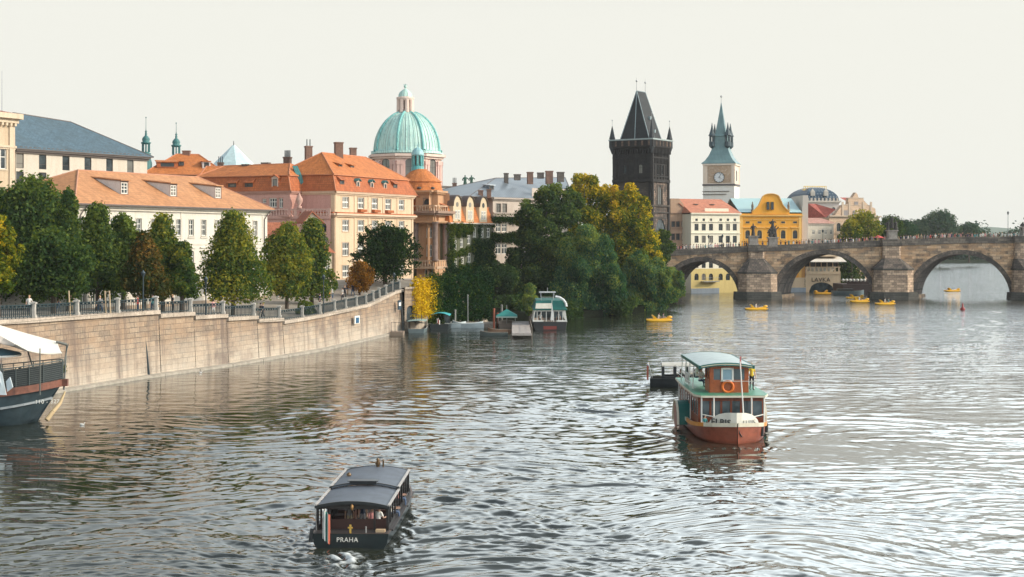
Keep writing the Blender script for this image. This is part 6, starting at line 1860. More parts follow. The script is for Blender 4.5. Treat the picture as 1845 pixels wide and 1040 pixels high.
# the big trees on the point
gI = 'big riverside trees on the point'
def bigtree(name, lab, px, Y, yb, yt, wpx, lobes_px, mat, n, leaf, seed, tint, zg=1.0, trunk=.5, toptint=0, shell=.38, droop=0):
    r = thing(name, lab, 'tree', (GX(px, Y), Y, zg), group=gI)
    lb = []; rs = random.Random(seed); s = Y / F
    for (lx, ly, lr) in lobes_px:
        Y1 = Y + rs.uniform(-.30, .30) * wpx * s * .5 - (ly - 440) * s * .35
        cz = GZ(ly, Y1); cx = GX(lx, Y1); R = lr * s
        for k in range(10):
            a, b = rs.uniform(0, 2 * PI), rs.uniform(-1.2, 1.2)
            if k == 0: lb.append(((cx, Y1, cz), (R * .72, R * .72, R * .68)))
            else: lb.append(((cx + R * .66 * math.cos(a) * math.cos(b), Y1 + R * .66 * math.sin(a) * math.cos(b), cz + R * .66 * math.sin(b)), (R * rs.uniform(.20, .42),) * 3))
    m = MB(); base = Vector((GX(px, Y), Y, zg - .8)); fork = Vector((GX(px, Y), Y, GZ(yb, Y) + 2))
    m.tube(base, fork, trunk, trunk * .7, 9)
    for (lx, ly, lr) in lobes_px:
        q = Vector((GX(lx, Y), Y, GZ(ly, Y))); h_ = fork.lerp(q, .5) + Vector((0, 0, .6)); m.tube(fork, h_, trunk * .5, trunk * .25, 6); m.tube(h_, q, trunk * .25, trunk * .06, 5)
    m.build('trunk', BARK, r)
    leaves('crown', lb, n, leaf, mat, r, seed, shell=shell, tint=tint, toptint=toptint, droop=droop)
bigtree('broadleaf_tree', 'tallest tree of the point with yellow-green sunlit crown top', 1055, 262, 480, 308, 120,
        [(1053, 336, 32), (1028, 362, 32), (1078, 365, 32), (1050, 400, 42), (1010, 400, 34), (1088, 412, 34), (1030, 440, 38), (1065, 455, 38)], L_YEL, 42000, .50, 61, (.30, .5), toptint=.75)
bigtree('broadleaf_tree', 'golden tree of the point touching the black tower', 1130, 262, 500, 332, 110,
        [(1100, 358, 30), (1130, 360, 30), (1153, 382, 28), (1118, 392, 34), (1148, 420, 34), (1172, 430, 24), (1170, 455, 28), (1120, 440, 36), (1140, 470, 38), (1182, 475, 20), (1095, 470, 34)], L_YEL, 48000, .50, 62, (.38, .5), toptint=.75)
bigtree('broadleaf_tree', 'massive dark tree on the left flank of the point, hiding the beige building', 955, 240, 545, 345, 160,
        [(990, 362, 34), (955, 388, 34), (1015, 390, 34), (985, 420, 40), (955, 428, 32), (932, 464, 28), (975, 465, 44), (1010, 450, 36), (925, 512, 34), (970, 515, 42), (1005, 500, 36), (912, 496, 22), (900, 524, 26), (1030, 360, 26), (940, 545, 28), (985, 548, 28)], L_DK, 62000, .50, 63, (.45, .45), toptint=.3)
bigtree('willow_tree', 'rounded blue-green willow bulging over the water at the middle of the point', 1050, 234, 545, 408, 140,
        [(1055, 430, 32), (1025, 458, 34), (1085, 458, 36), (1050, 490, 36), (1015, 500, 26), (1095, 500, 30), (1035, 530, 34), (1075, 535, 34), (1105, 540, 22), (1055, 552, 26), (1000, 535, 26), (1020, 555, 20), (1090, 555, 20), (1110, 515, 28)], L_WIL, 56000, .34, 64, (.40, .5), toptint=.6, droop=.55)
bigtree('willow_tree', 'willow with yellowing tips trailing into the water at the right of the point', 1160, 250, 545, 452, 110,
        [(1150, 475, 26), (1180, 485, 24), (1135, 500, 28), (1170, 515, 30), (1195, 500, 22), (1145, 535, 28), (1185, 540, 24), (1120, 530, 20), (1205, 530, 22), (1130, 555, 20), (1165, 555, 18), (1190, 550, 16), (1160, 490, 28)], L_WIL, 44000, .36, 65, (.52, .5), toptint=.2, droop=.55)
bigtree('willow_tree', 'small pale willow at the tip of the point beside the first bridge arch', 1216, 278, 540, 474, 50,
        [(1210, 492, 15), (1222, 505, 16), (1208, 518, 17), (1226, 525, 12), (1212, 532, 14)], L_WIL, 9000, .36, 66, (.6, .4), droop=.55, trunk=.25)
bigtree('broadleaf_tree', 'dark green tree in front of the gate arch of the black tower', 1196, 290, 500, 400, 50,
        [(1195, 425, 14), (1200, 448, 18), (1190, 468, 20)], L_DK, 9000, .45, 67, (.5, .4), trunk=.3)
bigtree('willow_tree', 'small yellow-green weeping tree left of the green-canopied boat', 956, 212, 560, 505, 34,
        [(956, 522, 13), (950, 540, 13), (963, 542, 13), (956, 556, 13)], L_WIL, 5200, .26, 68, (.85, .5), droop=.75, trunk=.12)
# dark undergrowth along the shore
for k, (px, Y, yb, yt, wp, lab) in enumerate(((1000, 222, 585, 530, 90, 'low dark bushes behind the green-canopied boat'), (1090, 232, 575, 530, 110, 'low dark bushes hanging over the water below the willow'),
                                               (905, 222, 580, 525, 80, 'low dark bushes behind the moored rowing boats'))):
    r = thing('shore_bush', lab, 'bush', G(px, yb, Y), group='bushes along the shore'); s = Y / F; rs = random.Random(k)
    lb = [((GX(px + rs.uniform(-.45, .45) * wp, Y), Y + rs.uniform(-2, 2), GZ(rs.uniform(yt + 12, yb - 8), Y)), (rs.uniform(10, 18) * s,) * 3) for _ in range(16)]
    leaves('foliage', lb, 11000, .40, L_DK, r, 90 + k, tint=(.3, .4))
# trees behind the bridge
gB = 'trees beyond the bridge'
FT = [
 ('light green rounded tree beyond the bridge before the painted palace', 1556, 345, 445, 384, 66, L_MID, 9000, .5, .55),
 ('light green smaller tree left of the rounded one beyond the bridge', 1533, 340, 445, 398, 40, L_MID, 5000, .5, .42),
 ('dark tree beyond the bridge behind the second pier statue', 1604, 350, 440, 392, 50, L_DK, 6000, .5, .35),
 ('dark tree beyond the bridge right of the second pier statue', 1630, 420, 440, 398, 44, L_BLU, 5000, .6, .4),
 ('tallest bluish tree on the island above the third arch', 1694, 640, 440, 383, 62, L_BLU, 9000, 1.0, .5),
 ('bluish tree left of the tallest island tree', 1660, 640, 440, 398, 44, L_BLU, 6000, 1.0, .45),
 ('small bluish tree right of the tallest island tree', 1746, 660, 440, 405, 46, L_BLU, 6000, 1.0, .45),
 ('dark tree in the second arch beside the club', 1532, 342, 535, 460, 54, L_DK, 8000, .5, .35),
]
for k, (lab, px, Y, yb, yt, wp, mt, n_, lf, ti) in enumerate(FT):
    tree('far_tree', lab, px, Y, yb, yt, wp, mt, gB, n=n_, leaf=lf, nl=20, zg=1.6, seed=120 + k, tint=(ti, .4), shape='dome', lob=.42, trunk=.4, toptint=.2)
# wooded island bank seen through the third arch
rs = random.Random(77)
lb = []
for k in range(70):
    Y = rs.uniform(734, 780); px = rs.uniform(1655, 1800)
    lb.append(((GX(px, Y), Y, GZ(rs.uniform(452, 468), Y)), (rs.uniform(4, 7),) * 3))
o = leaves('island_thicket', lb, 16000, 1.3, L_BLU, None, 78, tint=(.3, .4)); tag(o, 'dark green wooded bank seen under the third arch', 'thicket', kind='stuff')
lb = []
for k in range(110):
    Y = rs.uniform(760, 1000); px = rs.uniform(1380, 1860)
    lb.append(((GX(px, Y), Y, GZ(rs.uniform(420, 446), Y)), (rs.uniform(4, 8),) * 3))
o = leaves('far_woods', lb, 22000, 1.6, L_BLU, None, 79, tint=(.35, .4)); tag(o, 'hazy line of woods beyond the bridge parapet', 'woods', kind='stuff')

# ivy
def ivy(fa_, u0, u1, z0, z1, n, mat, parent, name, seed, holes=(), tint=(.4, .5), th=.35, size=.30):
    rs_ = random.Random(seed); lb = []
    for _ in range(480):
        u, z = rs_.uniform(u0, u1), rs_.uniform(z0, z1)
        if any(a - .45 < u < b + .45 and c - .4 < z < d + .4 for a, b, c, d in holes): continue
        P = fa_.P(u, z, -.12); R = rs_.uniform(.35, .95)
        R = min([R] + [max(abs(u - (a + b) / 2) - (b - a) / 2, abs(z - (c + d) / 2) - (d - c) / 2) for a, b, c, d in holes])
        lb.append((tuple(P), (max(.3, R), max(.3, R) if False else th, max(.3, R))))
    return leaves(name, lb, n, size, mat, parent, seed, tint=tint, shell=.8)
fb_, fc_ = GARD
o = ivy(fb_, -.3, fb_.L * .72, 2.1, fb_.z(512, 1) + .5, 9000, L_GOLD, None, 'golden_creeper', 5, tint=(.55, .5), size=.26); tag(o, 'bright yellow creeper covering the wall beside the arched gate', 'creeper')
o = ivy(fb_, fb_.L * .55, fb_.L, 1.0, fb_.z(506, 1) + .5, 6000, L_IVY, None, 'green_creeper', 6, tint=(.75, .5), size=.28); tag(o, 'light green creeper between the yellow creeper and the dark hedge', 'creeper')
o = ivy(fc_, -.3, fc_.L + .5, .8, fc_.z(505, 1) + .4, 34000, L_IVY, None, 'dark_creeper', 7, tint=(.25, .35), size=.34); tag(o, 'dark green ivy curtain covering the garden wall behind the moored boats', 'creeper')
hol = []
for x, y0, y1 in ((820.5, 433, 450), (820.5, 466, 483), (832, 430, 446), (833.5, 463, 475), (845, 424, 440), (845.5, 456, 473), (855, 410, 428), (869, 411, 428), (880, 411, 428)):
    w_ = IVY_FAC.win(x - 3, x + 3, y0, y1, ''); hol.append((w_['u0'] - .1, w_['u1'] + .1, w_['z0'] - .1, w_['z1'] + .1))
o = ivy(IVY_FAC, 0, IVY_FAC.L * .55, 6.2, IVY_FAC.z(404, 1), 17000, L_IVY, None, 'wall_ivy', 8, hol, (.8, .5), .25, .30); tag(o, 'yellow-green ivy on the left part of the ivy house wall', 'creeper')
o = ivy(IVY_FAC, IVY_FAC.L * .45, IVY_FAC.L + .3, 6.2, IVY_FAC.z(404, 1), 17000, L_IVY, None, 'wall_ivy', 9, hol, (.35, .4), .25, .30); tag(o, 'dark ivy on the right part of the ivy house wall', 'creeper')
bf = Fac(XY(886, 245.6), XY(935, 251)); hb_ = [(bf.win(x - 5, x + 5, y0, y1, '')) for x in (898, 909, 942, 953) for y0, y1 in ((403, 418), (439, 458))]
hb_ = [(h['u0'], h['u1'], h['z0'], h['z1']) for h in hb_]
o = ivy(bf, 0, bf.L, bf.z(436, 1), bf.z(420, 1), 3500, L_IVY, None, 'wall_ivy', 10, hb_, (.5, .4), .22, .30); tag(o, 'ivy band between the window rows of the beige building', 'creeper')
o = ivy(bf, 0, bf.L, bf.z(400, 1), bf.z(392, 1), 2200, L_IVY, None, 'wall_ivy', 11, hb_, (.55, .4), .22, .30); tag(o, 'ivy strand hanging under the ledge of the beige building', 'creeper')
o = ivy(Fac(XY(812, 226), XY(915, 228)), -1, 10, 4.6, 7.8, 12000, L_IVY, None, 'hedge', 12, (), (.3, .4), .8, .36); tag(o, 'dark hedge mass below the ivy house, left of the big trees', 'hedge')

r = thing('broadleaf_tree', 'dark tree filling the gap between the ivy house and the big trees', 'tree', G(895, 500, 226)); lb = []
for (x, y, R) in ((895, 492, 18), (880, 500, 18), (910, 502, 22), (862, 506, 15)): lb += [((GX(x, 226), 226, GZ(y, 226)), (R * 226 / F,) * 3)] + [((GX(x, 226) + 1.2 * math.cos(k * 1.7), 226 + math.sin(k * 2.1), GZ(y, 226) + 1.2 * math.sin(k * 1.7)), (R * .5 * 226 / F,) * 3) for k in range(5)]
m = MB(); m.tube(G(895, 520, 226), G(897, 470, 226), .3, .1); m.build('trunk', BARK, r); leaves('crown', lb, 14000, .42, L_DK, r, 140, tint=(.35, .4))
# ================================================================= PEOPLE
SKIN = plain('skin', (0.55, 0.34, 0.25), .6, var=.05)
HAIRD = plain('dark_hair', (0.03, 0.02, 0.015), .7); HAIRL = plain('light_hair', (0.35, 0.22, 0.10), .7)
def cloth(n, c): return plain('cloth_' + n, c, .9, var=.12, scale=8)
CL = dict(white=cloth('white', (.75, .74, .70)), black=cloth('black', (.02, .02, .025)), red=cloth('red', (.50, .05, .04)), navy=cloth('navy', (.03, .05, .10)), jeans=cloth('jeans', (.08, .12, .20)), khaki=cloth('khaki', (.32, .26, .17)),
          grey=cloth('grey', (.25, .25, .26)), pink=cloth('pink', (.62, .30, .30)), yellow=cloth('yellow', (.75, .55, .05)), teal=cloth('teal', (.05, .25, .27)), orange=cloth('orange', (.70, .22, .05)))
def skel(pose):
    """joints: name -> (position, radius, parent). x sideways, -y forward, z up, metres"""
    sit = pose == 'sit'; J = []
    def j(p, r, par): J.append((Vector(p), r, par)); return len(J) - 1
    hz = .46 if sit else .93
    pel = j((0, 0, hz), .125, None)
    w1 = j((0, .0, hz + .16), .115, pel); ch = j((0, -.01 if not sit else -.03, hz + .36), .135, w1); up = j((0, -.0 if not sit else -.04, hz + .48), .10, ch)
    nk = j((0, -.01 if not sit else -.05, hz + .56), .052, up); jaw = j((0, -.03 if not sit else -.07, hz + .64), .070, nk); hd = j((0, -.015 if not sit else -.06, hz + .73), .088, jaw); tp = j((0, 0 if not sit else -.05, hz + .80), .055, hd)
    j((0, -.115 if not sit else -.155, hz + .675), .014, jaw)
    for s in (-1, 1):
        sh = j((s * .17, 0 if not sit else -.03, hz + .46), .062, up)
        if sit: el = j((s * .23, -.10, hz + .20), .042, sh); wr = j((s * .16, -.34, hz + .20), .030, el); hn = j((s * .15, -.41, hz + .20), .032, wr)
        elif pose == 'walk': el = j((s * .235, -.06 * s + .02, hz + .20), .042, sh); wr = j((s * .25, -.22 * s - .04, hz - .03), .030, el); hn = j((s * .25, -.25 * s - .05, hz - .10), .032, wr)
        elif pose == 'lean': el = j((s * .26, -.10, hz + .22), .042, sh); wr = j((s * .22, -.30, hz + .14), .030, el); hn = j((s * .20, -.37, hz + .14), .032, wr)
        else: el = j((s * .24, .02, hz + .20), .042, sh); wr = j((s * .25, -.04, hz - .04), .030, el); hn = j((s * .25, -.06, hz - .11), .032, wr)
        d = (J[hn][0] - J[wr][0]).normalized()
        side = Vector((1, 0, 0)) if abs(d.x) < .5 else Vector((0, 1, 0))
        for k, (o, l) in enumerate(((-.030, .070), (-.010, .085), (.010, .080), (.028, .062))):
            a = j(J[hn][0] + d * .035 + side * o, .009, hn); j(J[a][0] + d * l * .55 + Vector((0, -.006, -.012)), .0085, a)
        a = j(J[hn][0] + side * (-.035 * s) + d * .01 + Vector((0, -.02, 0)), .010, hn)
        hp = j((s * .09, 0, hz - .04), .095, pel)
        if sit: kn = j((s * .11, -.42, hz + .02), .062, hp); an = j((s * .11, -.44, .09), .040, kn); j((s * .12, -.60, .045), .036, an)
        elif pose == 'walk': kn = j((s * .10, -.14 * s - .04, .50), .060, hp); an = j((s * .10, -.26 * s + .06, .10), .040, kn); j((s * .11, -.26 * s - .09, .05), .034, an)
        else: kn = j((s * .10, -.015, .50), .060, hp); an = j((s * .11, .02, .09), .040, kn); j((s * .13, -.14, .045), .036, an)
    return J, hz
_PM = {}
def person_mesh(pose):
    if pose in _PM: return _PM[pose]
    J, hz = skel(pose)
    me = bpy.data.meshes.new('body_skeleton')
    me.from_pydata([p for p, r, q in J], [(q, i) for i, (p, r, q) in enumerate(J) if q is not None], [])
    o = bpy.data.objects.new('body_skeleton', me); COL.objects.link(o)
    md = o.modifiers.new('skin', 'SKIN'); md.use_smooth_shade = True
    if not me.skin_vertices: me.skin_vertices.new() if hasattr(me.skin_vertices, 'new') else None
    for i, (p, r, q) in enumerate(J):
        me.skin_vertices[0].data[i].radius = (r, r)
    me.skin_vertices[0].data[0].use_root = True
    sb = o.modifiers.new('sub', 'SUBSURF'); sb.levels = 1; sb.render_levels = 1
    bpy.context.view_layer.update()
    dg = bpy.context.evaluated_depsgraph_get()
    body = bpy.data.meshes.new_from_object(o.evaluated_get(dg))
    bpy.data.objects.remove(o)
    body.name = 'body'
    body.materials.clear()
    for m_ in (SKIN, CL['white'], CL['jeans'], BLACKP): body.materials.append(m_)
    for p in body.polygons:
        c = p.center; p.use_smooth = True
        if c.z > hz + .53: p.material_index = 0
        elif abs(c.x) > .205 and c.z < hz + .30 or (pose in ('sit', 'lean') and c.y < -.18 and c.z > hz + .1): p.material_index = 0
        elif c.z > hz + .02 and not (pose == 'sit' and c.y < -.16): p.material_index = 1
        elif c.z < .10: p.material_index = 3
        else: p.material_index = 2
    h = MB(); y0 = 0 if pose != 'sit' else -.045
    h.lathe((0, y0 + .012, hz + .66), [(.075, -.02), (.098, .03), (.104, .08), (.092, .125), (.055, .16), (.004, .172)], 12, 0, True, 0, .92, 1.02)
    ho = h.build('hair', HAIRD, TMP); hm = ho.data; bpy.data.objects.remove(ho)
    _PM[pose] = (body, hm, hz); return _PM[pose]
def person(label, P, rz, pose='stand', shirt='white', legs='jeans', hair=None, group=None, sc=1.0, hat=None):
    body, hm, hz = person_mesh(pose)
    o = bpy.data.objects.new('person', body); COL.objects.link(o)
    o.location = P; o.rotation_euler = (0, 0, rz); o.scale = (sc,) * 3
    for i, m_ in ((1, CL[shirt]), (2, CL[legs])):
        o.material_slots[i].link = 'OBJECT'; o.material_slots[i].material = m_
    tag(o, label, 'person', group)
    h = bpy.data.objects.new('hair' if not hat else 'hat', hm); COL.objects.link(h); h.parent = o
    if hair or hat: h.material_slots[0].link = 'OBJECT'; h.material_slots[0].material = CL[hat] if hat else hair
    return o

# ================================================================= BOATS
def hull(L, B, free, bow=.35, stern=.85, sheer=.25, n=14, draft=.35, wall=.09, floor=.15, deck=None, end=None):
    """open hull, stern at y=0, bow at y=L; returns outer shell, gunwale and inside"""
    m = MB(); st = []
    for i in range(n + 1):
        t = i / n; y = L * t
        k = 1.0
        if t > 1 - bow: q_ = (t - 1 + bow) / bow; k = math.sqrt(max(0, 1 - q_ ** 2.2))
        if t < .3: k *= stern + (1 - stern) * math.sin(t / .3 * PI / 2)
        z = free + sheer * max(0, (t - .55) / .45) ** 2
        w = max(.03, B / 2 * k)
        st.append((y, w, z))
    outer = [[(-w, y, z), (-w * .95, y, .12), (-w * .86, y, -.1), (-w * .45, y, -draft), (w * .45, y, -draft), (w * .86, y, -.1), (w * .95, y, .12), (w, y, z)] for y, w, z in st]
    m.loft(outer, 0, closed=False, smooth=True, caps=False)
    m.poly(outer[0][::-1], 0)
    inner = [[(-max(.01, w - wall), y + (wall if i == 0 else -wall if i == n else 0), z), (-max(.01, w - wall), y + (wall if i == 0 else -wall if i == n else 0), floor), (max(.01, w - wall), y + (wall if i == 0 else -wall if i == n else 0), floor), (max(.01, w - wall), y + (wall if i == 0 else -wall if i == n else 0), z)] for i, (y, w, z) in enumerate(st)]
    m.loft([r_[::-1] for r_ in inner], 1, closed=False, caps=False)
    m.poly([inner[0][0], inner[0][1], inner[0][2], inner[0][3]], 1)
    for (a, b), (c, d) in zip(zip(outer, inner), zip(outer[1:], inner[1:])):
        m.poly([a[0], c[0], d[0], b[0]], 2); m.poly([b[3], d[3], c[7], a[7]], 2)
    m.poly([outer[0][0], inner[0][0], inner[0][3], outer[0][7]], 2)
    return m, st
def panel(m, P, Q, R, S_, th, mi=0):
    n = (Vector(Q) - Vector(P)).cross(Vector(S_) - Vector(P)).normalized() * th
    m.hexa([Vector(x) for x in (P, Q, R, S_)] + [Vector(x) + n for x in (P, Q, R, S_)], mi)
def flag(parent, P, Q, w_, cols, name='flag', drop=1.0):
    """a limp flag hanging from a staff, colours in vertical folds"""
    m = MB(); P = Vector(P)
    n = 10
    for k in range(n):
        t0, t1 = k / n, (k + 1) / n
        x0, x1 = P.x + w_ * t0, P.x + w_ * t1; y0 = P.y + .07 * math.sin(t0 * 14); y1 = P.y + .07 * math.sin(t1 * 14)
        dz0, dz1 = -.25 * t0, -.25 * t1
        mi = cols[min(len(cols) - 1, int(t0 * len(cols)))]
        for (xa, ya, za), (xb, yb, zb) in (((x0, y0, dz0), (x1, y1, dz1)),):
            m.add([(xa, ya, P.z + za - Q), (xb, yb, P.z + zb - Q), (xb, yb, P.z + zb), (xa, ya, P.z + za), (xa, ya + .015, P.z + za - Q), (xb, yb + .015, P.z + zb - Q), (xb, yb + .015, P.z + zb), (xa, ya + .015, P.z + za)],
                  [(0, 1, 2, 3), (5, 4, 7, 6), (3, 2, 6, 7), (1, 0, 4, 5)], mi)
    return m.build(name, FLAGM, parent)
FLAGM = [plain('flag_white', (.72, .72, .70), .8), plain('flag_blue', (.03, .14, .22), .8), plain('flag_red', (.40, .10, .06), .8), plain('flag_green', (.04, .16, .14), .8)]
HULLD = plain('dark_green_hull', (0.008, 0.016, 0.018), .35, var=.35, scale=2)
CANV = plain('grey_roof_canvas', (0.105, 0.125, 0.155), .65, var=.2, scale=1.2)
VARN = plain('varnished_wood', (0.20, 0.055, 0.02), .35, var=.3, scale=5)
CLEAR = glass('boat_glass', (0.05, 0.07, 0.08), .05)

# ---- dark passenger boat in the foreground
bt = thing('covered_passenger_boat', 'dark covered passenger boat in the foreground with grey stepped roof, lettered stern and hanging flag', 'boat', (-6.55, 57.6, 0), -.03, world=False)
m, st = hull(12.4, 3.35, .55, bow=.38, stern=.93, sheer=.25, n=20, floor=.18)
m.build('hull', [HULLD, plain('dark_deck', (.05, .04, .035), .7), plain('gunwale_brown', (.10, .065, .05), .5)], bt)
m = MB()
m.box(-1.5, 1.5, .10, .85, .50, .56, 0)                    # aft deck
for s in (-1, 1): m.box(s * 1.5 - .16, s * 1.5 + .16, .8, 9.6, .50, .57, 0)
m.box(-1.3, 1.3, 9.2, 11.0, .52, .58, 0)
for y in (2.2, 3.4, 4.6, 5.8, 7.0): m.box(-1.2, -.45, y, y + .45, .18, .62, 1); m.box(.45, 1.2, y, y + .45, .18, .62, 1)
m.box(-1.35, 1.35, .95, 1.02, .18, .95, 1)
m.build('deck', [plain('side_deck', (.045, .04, .04), .6), plain('red_bench', (.05, .02, .016), .6)], bt)
# roof in two steps, gently arched
def arched(m, y0, y1, hw, ze, zc, th, mi, n=12, x0=0):
    r0, r1 = [], []
    for k in range(n + 1):
        t = -1 + 2 * k / n; r0.append((x0 + hw * t, ze + (zc - ze) * (1 - t * t)))
    ring = lambda y: [(x, y, z) for x, z in r0] + [(x, y, z - th) for x, z in r0[::-1]]
    m.loft([ring(y0), ring(y1)], mi)
R_ = thing('x', '', '', world=False) if False else None
m = MB(); arched(m, .55, 4.3, 1.52, 1.56, 1.76, .05, 0); arched(m, 4.2, 8.9, 1.50, 1.66, 1.88, .05, 0)
arched(m, .50, .58, 1.54, 1.57, 1.77, .13, 1); arched(m, 4.22, 4.30, 1.53, 1.70, 1.91, .12, 1); arched(m, 8.85, 8.93, 1.51, 1.68, 1.90, .12, 1)
for s in (-1, 1):
    m.bar((s * 1.50, .5, 1.60), (s * 1.50, 4.3, 1.60), .09, .07, 2); m.bar((s * 1.48, 4.3, 1.70), (s * 1.48, 8.9, 1.70), .09, .07, 2)
m.build('roof', [CANV, BLACKP, plain('roof_rail', (.42, .40, .38), .4)], bt)
m = MB(); m.box(-.62, .55, 4.05, 4.35, 1.86, 1.97); m.box(-.7, .63, 4.0, 4.4, 1.97, 2.0); m.build('roof_hatch', BLACKP, bt)
m = MB()
for s in (-1, 1):
    x = s * 1.44
    m.box(x - .05, x + .05, .62, .74, .5, 1.6); m.box(x - .05, x + .05, 8.75, 8.85, .5, 1.7)
    for k in range(9):
        y = 1.55 + k * .9; m.box(x - .035, x + .035, y - .05, y + .05, .55, 1.6 if y < 4.25 else 1.7)
    m.box(x - .045, x + .045, .7, 8.8, .56, .74); m.box(x - .04, x + .04, .7, 4.2, 1.45, 1.57); m.box(x - .04, x + .04, 4.2, 8.8, 1.55, 1.67)
m.box(-1.44, 1.44, .62, .70, 1.42, 1.58)
arched(m, .62, .70, 1.44, 1.5, 1.72, .12, 0)
for x in (-.92, .9): m.box(x - .04, x + .04, .64, .70, .55, 1.5)
m.box(-1.44, -.55, .96, 1.02, .5, 1.5) if False else None
for x in (-.45, .25): m.box(x - .03, x + .03, 8.7, 8.78, .5, 1.7)
m.box(-1.44, 1.44, 8.7, 8.78, .5, .9)
m.build('cabin_frame', plain('cabin_black', (.016, .014, .014), .4), bt)
for s in (-1, 1):
    m = MB(); x = s * 1.44; m.poly([(x, .8, .74), (x, 4.2, .74), (x, 4.2, 1.45), (x, .8, 1.45)])
m = MB(); P = Vector((0, .52, 1.62)); m.lathe((0, .48, 1.40), [(.02, 0), (.05, .03), (.07, .16), (.05, .2), (.01, .25)], 6); m.build('stern_lantern', plain('old_brass', (.35, .20, .08), .4, .5), bt)
m = MB(); m.box(-.035, .035, -.02, .0, .60, .90); m.box(-.10, .10, -.02, .0, .76, .82)
m.box(-.035, .035, .04, .07, .55, .9)
m.build('gold_cross', GOLD, bt)
LETW = plain('letter_white', (.75, .74, .68), .5)
lettering('PRAHA', (-.12, -.045, .22), 0, .26, LETW, bt)
m = MB(); m.tube((-.95, .15, .55), (-1.02, -.05, 1.55), .025, .02, 6); m.build('flagstaff', WHITEP, bt)
flag(bt, (-1.12, -.06, 1.55), 1.2, .30, [0, 0, 3, 0, 2])
m = MB(); m.lathe((.05, 8.6, 1.86), [(.08, 0), (.08, .1), (.14, .14), (.05, .3), (.09, .36), (.01, .44)], 8); m.lathe((.30, 8.6, 1.86), [(.04, 0), (.04, .28), (.07, .3), (.01, .36)], 6); m.lathe((-1.0, 6.5, 1.80), [(.1, 0), (.12, .06), (.05, .14), (.01, .16)], 8); m.build('roof_lamp', plain('brass_dark', (.16, .10, .05), .4, .5), bt)
m = MB(); m.box(1.0, 1.38, .2, .45, .56, .66); m.build('life_vest_box', plain('tan_box', (.50, .36, .22), .7), bt)
m = MB(); m.tube((.62, .12, .56), (.62, .12, .82), .03); m.tube((-1.62, -.0, .2), (-1.56, .0, .75), .09, .07, 8, 1); m.tube((-1.45, .5, .56), (-1.5, .4, 1.5), .015, .015, 5); m.build('stern_fittings', [STEEL, BLACKP], bt)
BR = Matrix.Rotation(-.03, 4, 'Z')
def onb(x, y, z): return Vector(bt.location) + BR @ Vector((x, y, z))
gp = 'passengers on the dark boat'
person('passenger in white shirt and white cap seated at the right rear of the dark boat', onb(.95, 1.55, .32), 2.6, 'sit', 'white', 'khaki', hat='white', group=gp, sc=.85)
person('passenger in blue trousers seated beside the white cap at the dark boat stern', onb(.62, 1.9, .24), .6, 'sit', 'pink', 'teal', group=gp, sc=.85)
person('passenger in pale skirt standing at the middle of the dark boat cabin', onb(-.35, 2.2, .18), 3.3, 'stand', 'grey', 'khaki', group=gp, sc=.72)
person('passenger in dark top behind the pale skirt on the dark boat', onb(.15, 2.6, .18), .3, 'stand', 'navy', 'grey', group=gp, sc=.72)
person('passenger with pale hat at the starboard window of the dark boat', onb(1.22, 3.6, .36), 1.6, 'sit', 'white', 'jeans', hat='white', group=gp, sc=.85)
person('passenger with bare pink head by the forward starboard window of the dark boat', onb(1.22, 6.2, .46), 1.6, 'sit', 'pink', 'jeans', hair=HAIRL, group=gp, sc=.85)

# ---- wooden paddle excursion boat
GRN = plain('green_deck_paint', (0.06, 0.27, 0.17), .45, var=.18, scale=2); DGR = plain('dark_green_canvas', (0.010, 0.13, 0.11), .5)
RUST = plain('brick_red_hull', (0.25, 0.065, 0.034), .4, var=.3, scale=2); CRM = plain('cream_paint', (0.68, 0.63, 0.50), .4, var=.12)
MAH = plain('mahogany', (0.22, 0.050, 0.018), .35, var=.35, scale=4); AMB = plain('amber_paint', (0.60, 0.24, 0.03), .4)
EL = thing('paddle_excursion_boat', 'two-deck wooden excursion boat with green decks, white name board and orange lifebuoy', 'boat', (13.72, 93.6, 0), PI + .008, world=False)
# local: bow at +y
m, st = hull(13.4, 4.7, .85, bow=.30, stern=.7, sheer=.35, n=20, floor=.45)
m2 = MB(); m2.v = [Vector((p.x, p.y - 6.7, p.z)) for p in m.v]; m2.f, m2.m, m2.s, m2.uv = m.f, m.m, m.s, m.uv
hl = m2.build('hull', [RUST, plain('deck_dark', (.06, .05, .04), .7), CRM], EL)
m = MB()
for i in range(len(st) - 1):
    (y0, w0, z0), (y1, w1, z1) = st[i], st[i + 1]
    for s in (-1, 1): m.hexa([(s * w0 * 1.0, y0 - 6.7, z0 - .22), (s * w1, y1 - 6.7, z1 - .22), (s * (w1 + .08), y1 - 6.7, z1 - .22), (s * (w0 + .08), y0 - 6.7, z0 - .22), (s * w0, y0 - 6.7, z0 + .02), (s * w1, y1 - 6.7, z1 + .02), (s * (w1 + .08), y1 - 6.7, z1 + .02), (s * (w0 + .08), y0 - 6.7, z0 + .02)], 0 if y0 < 7.5 or y0 > 11.9 else 1)
m.build('rubbing_strake', [CRM, AMB], hl)
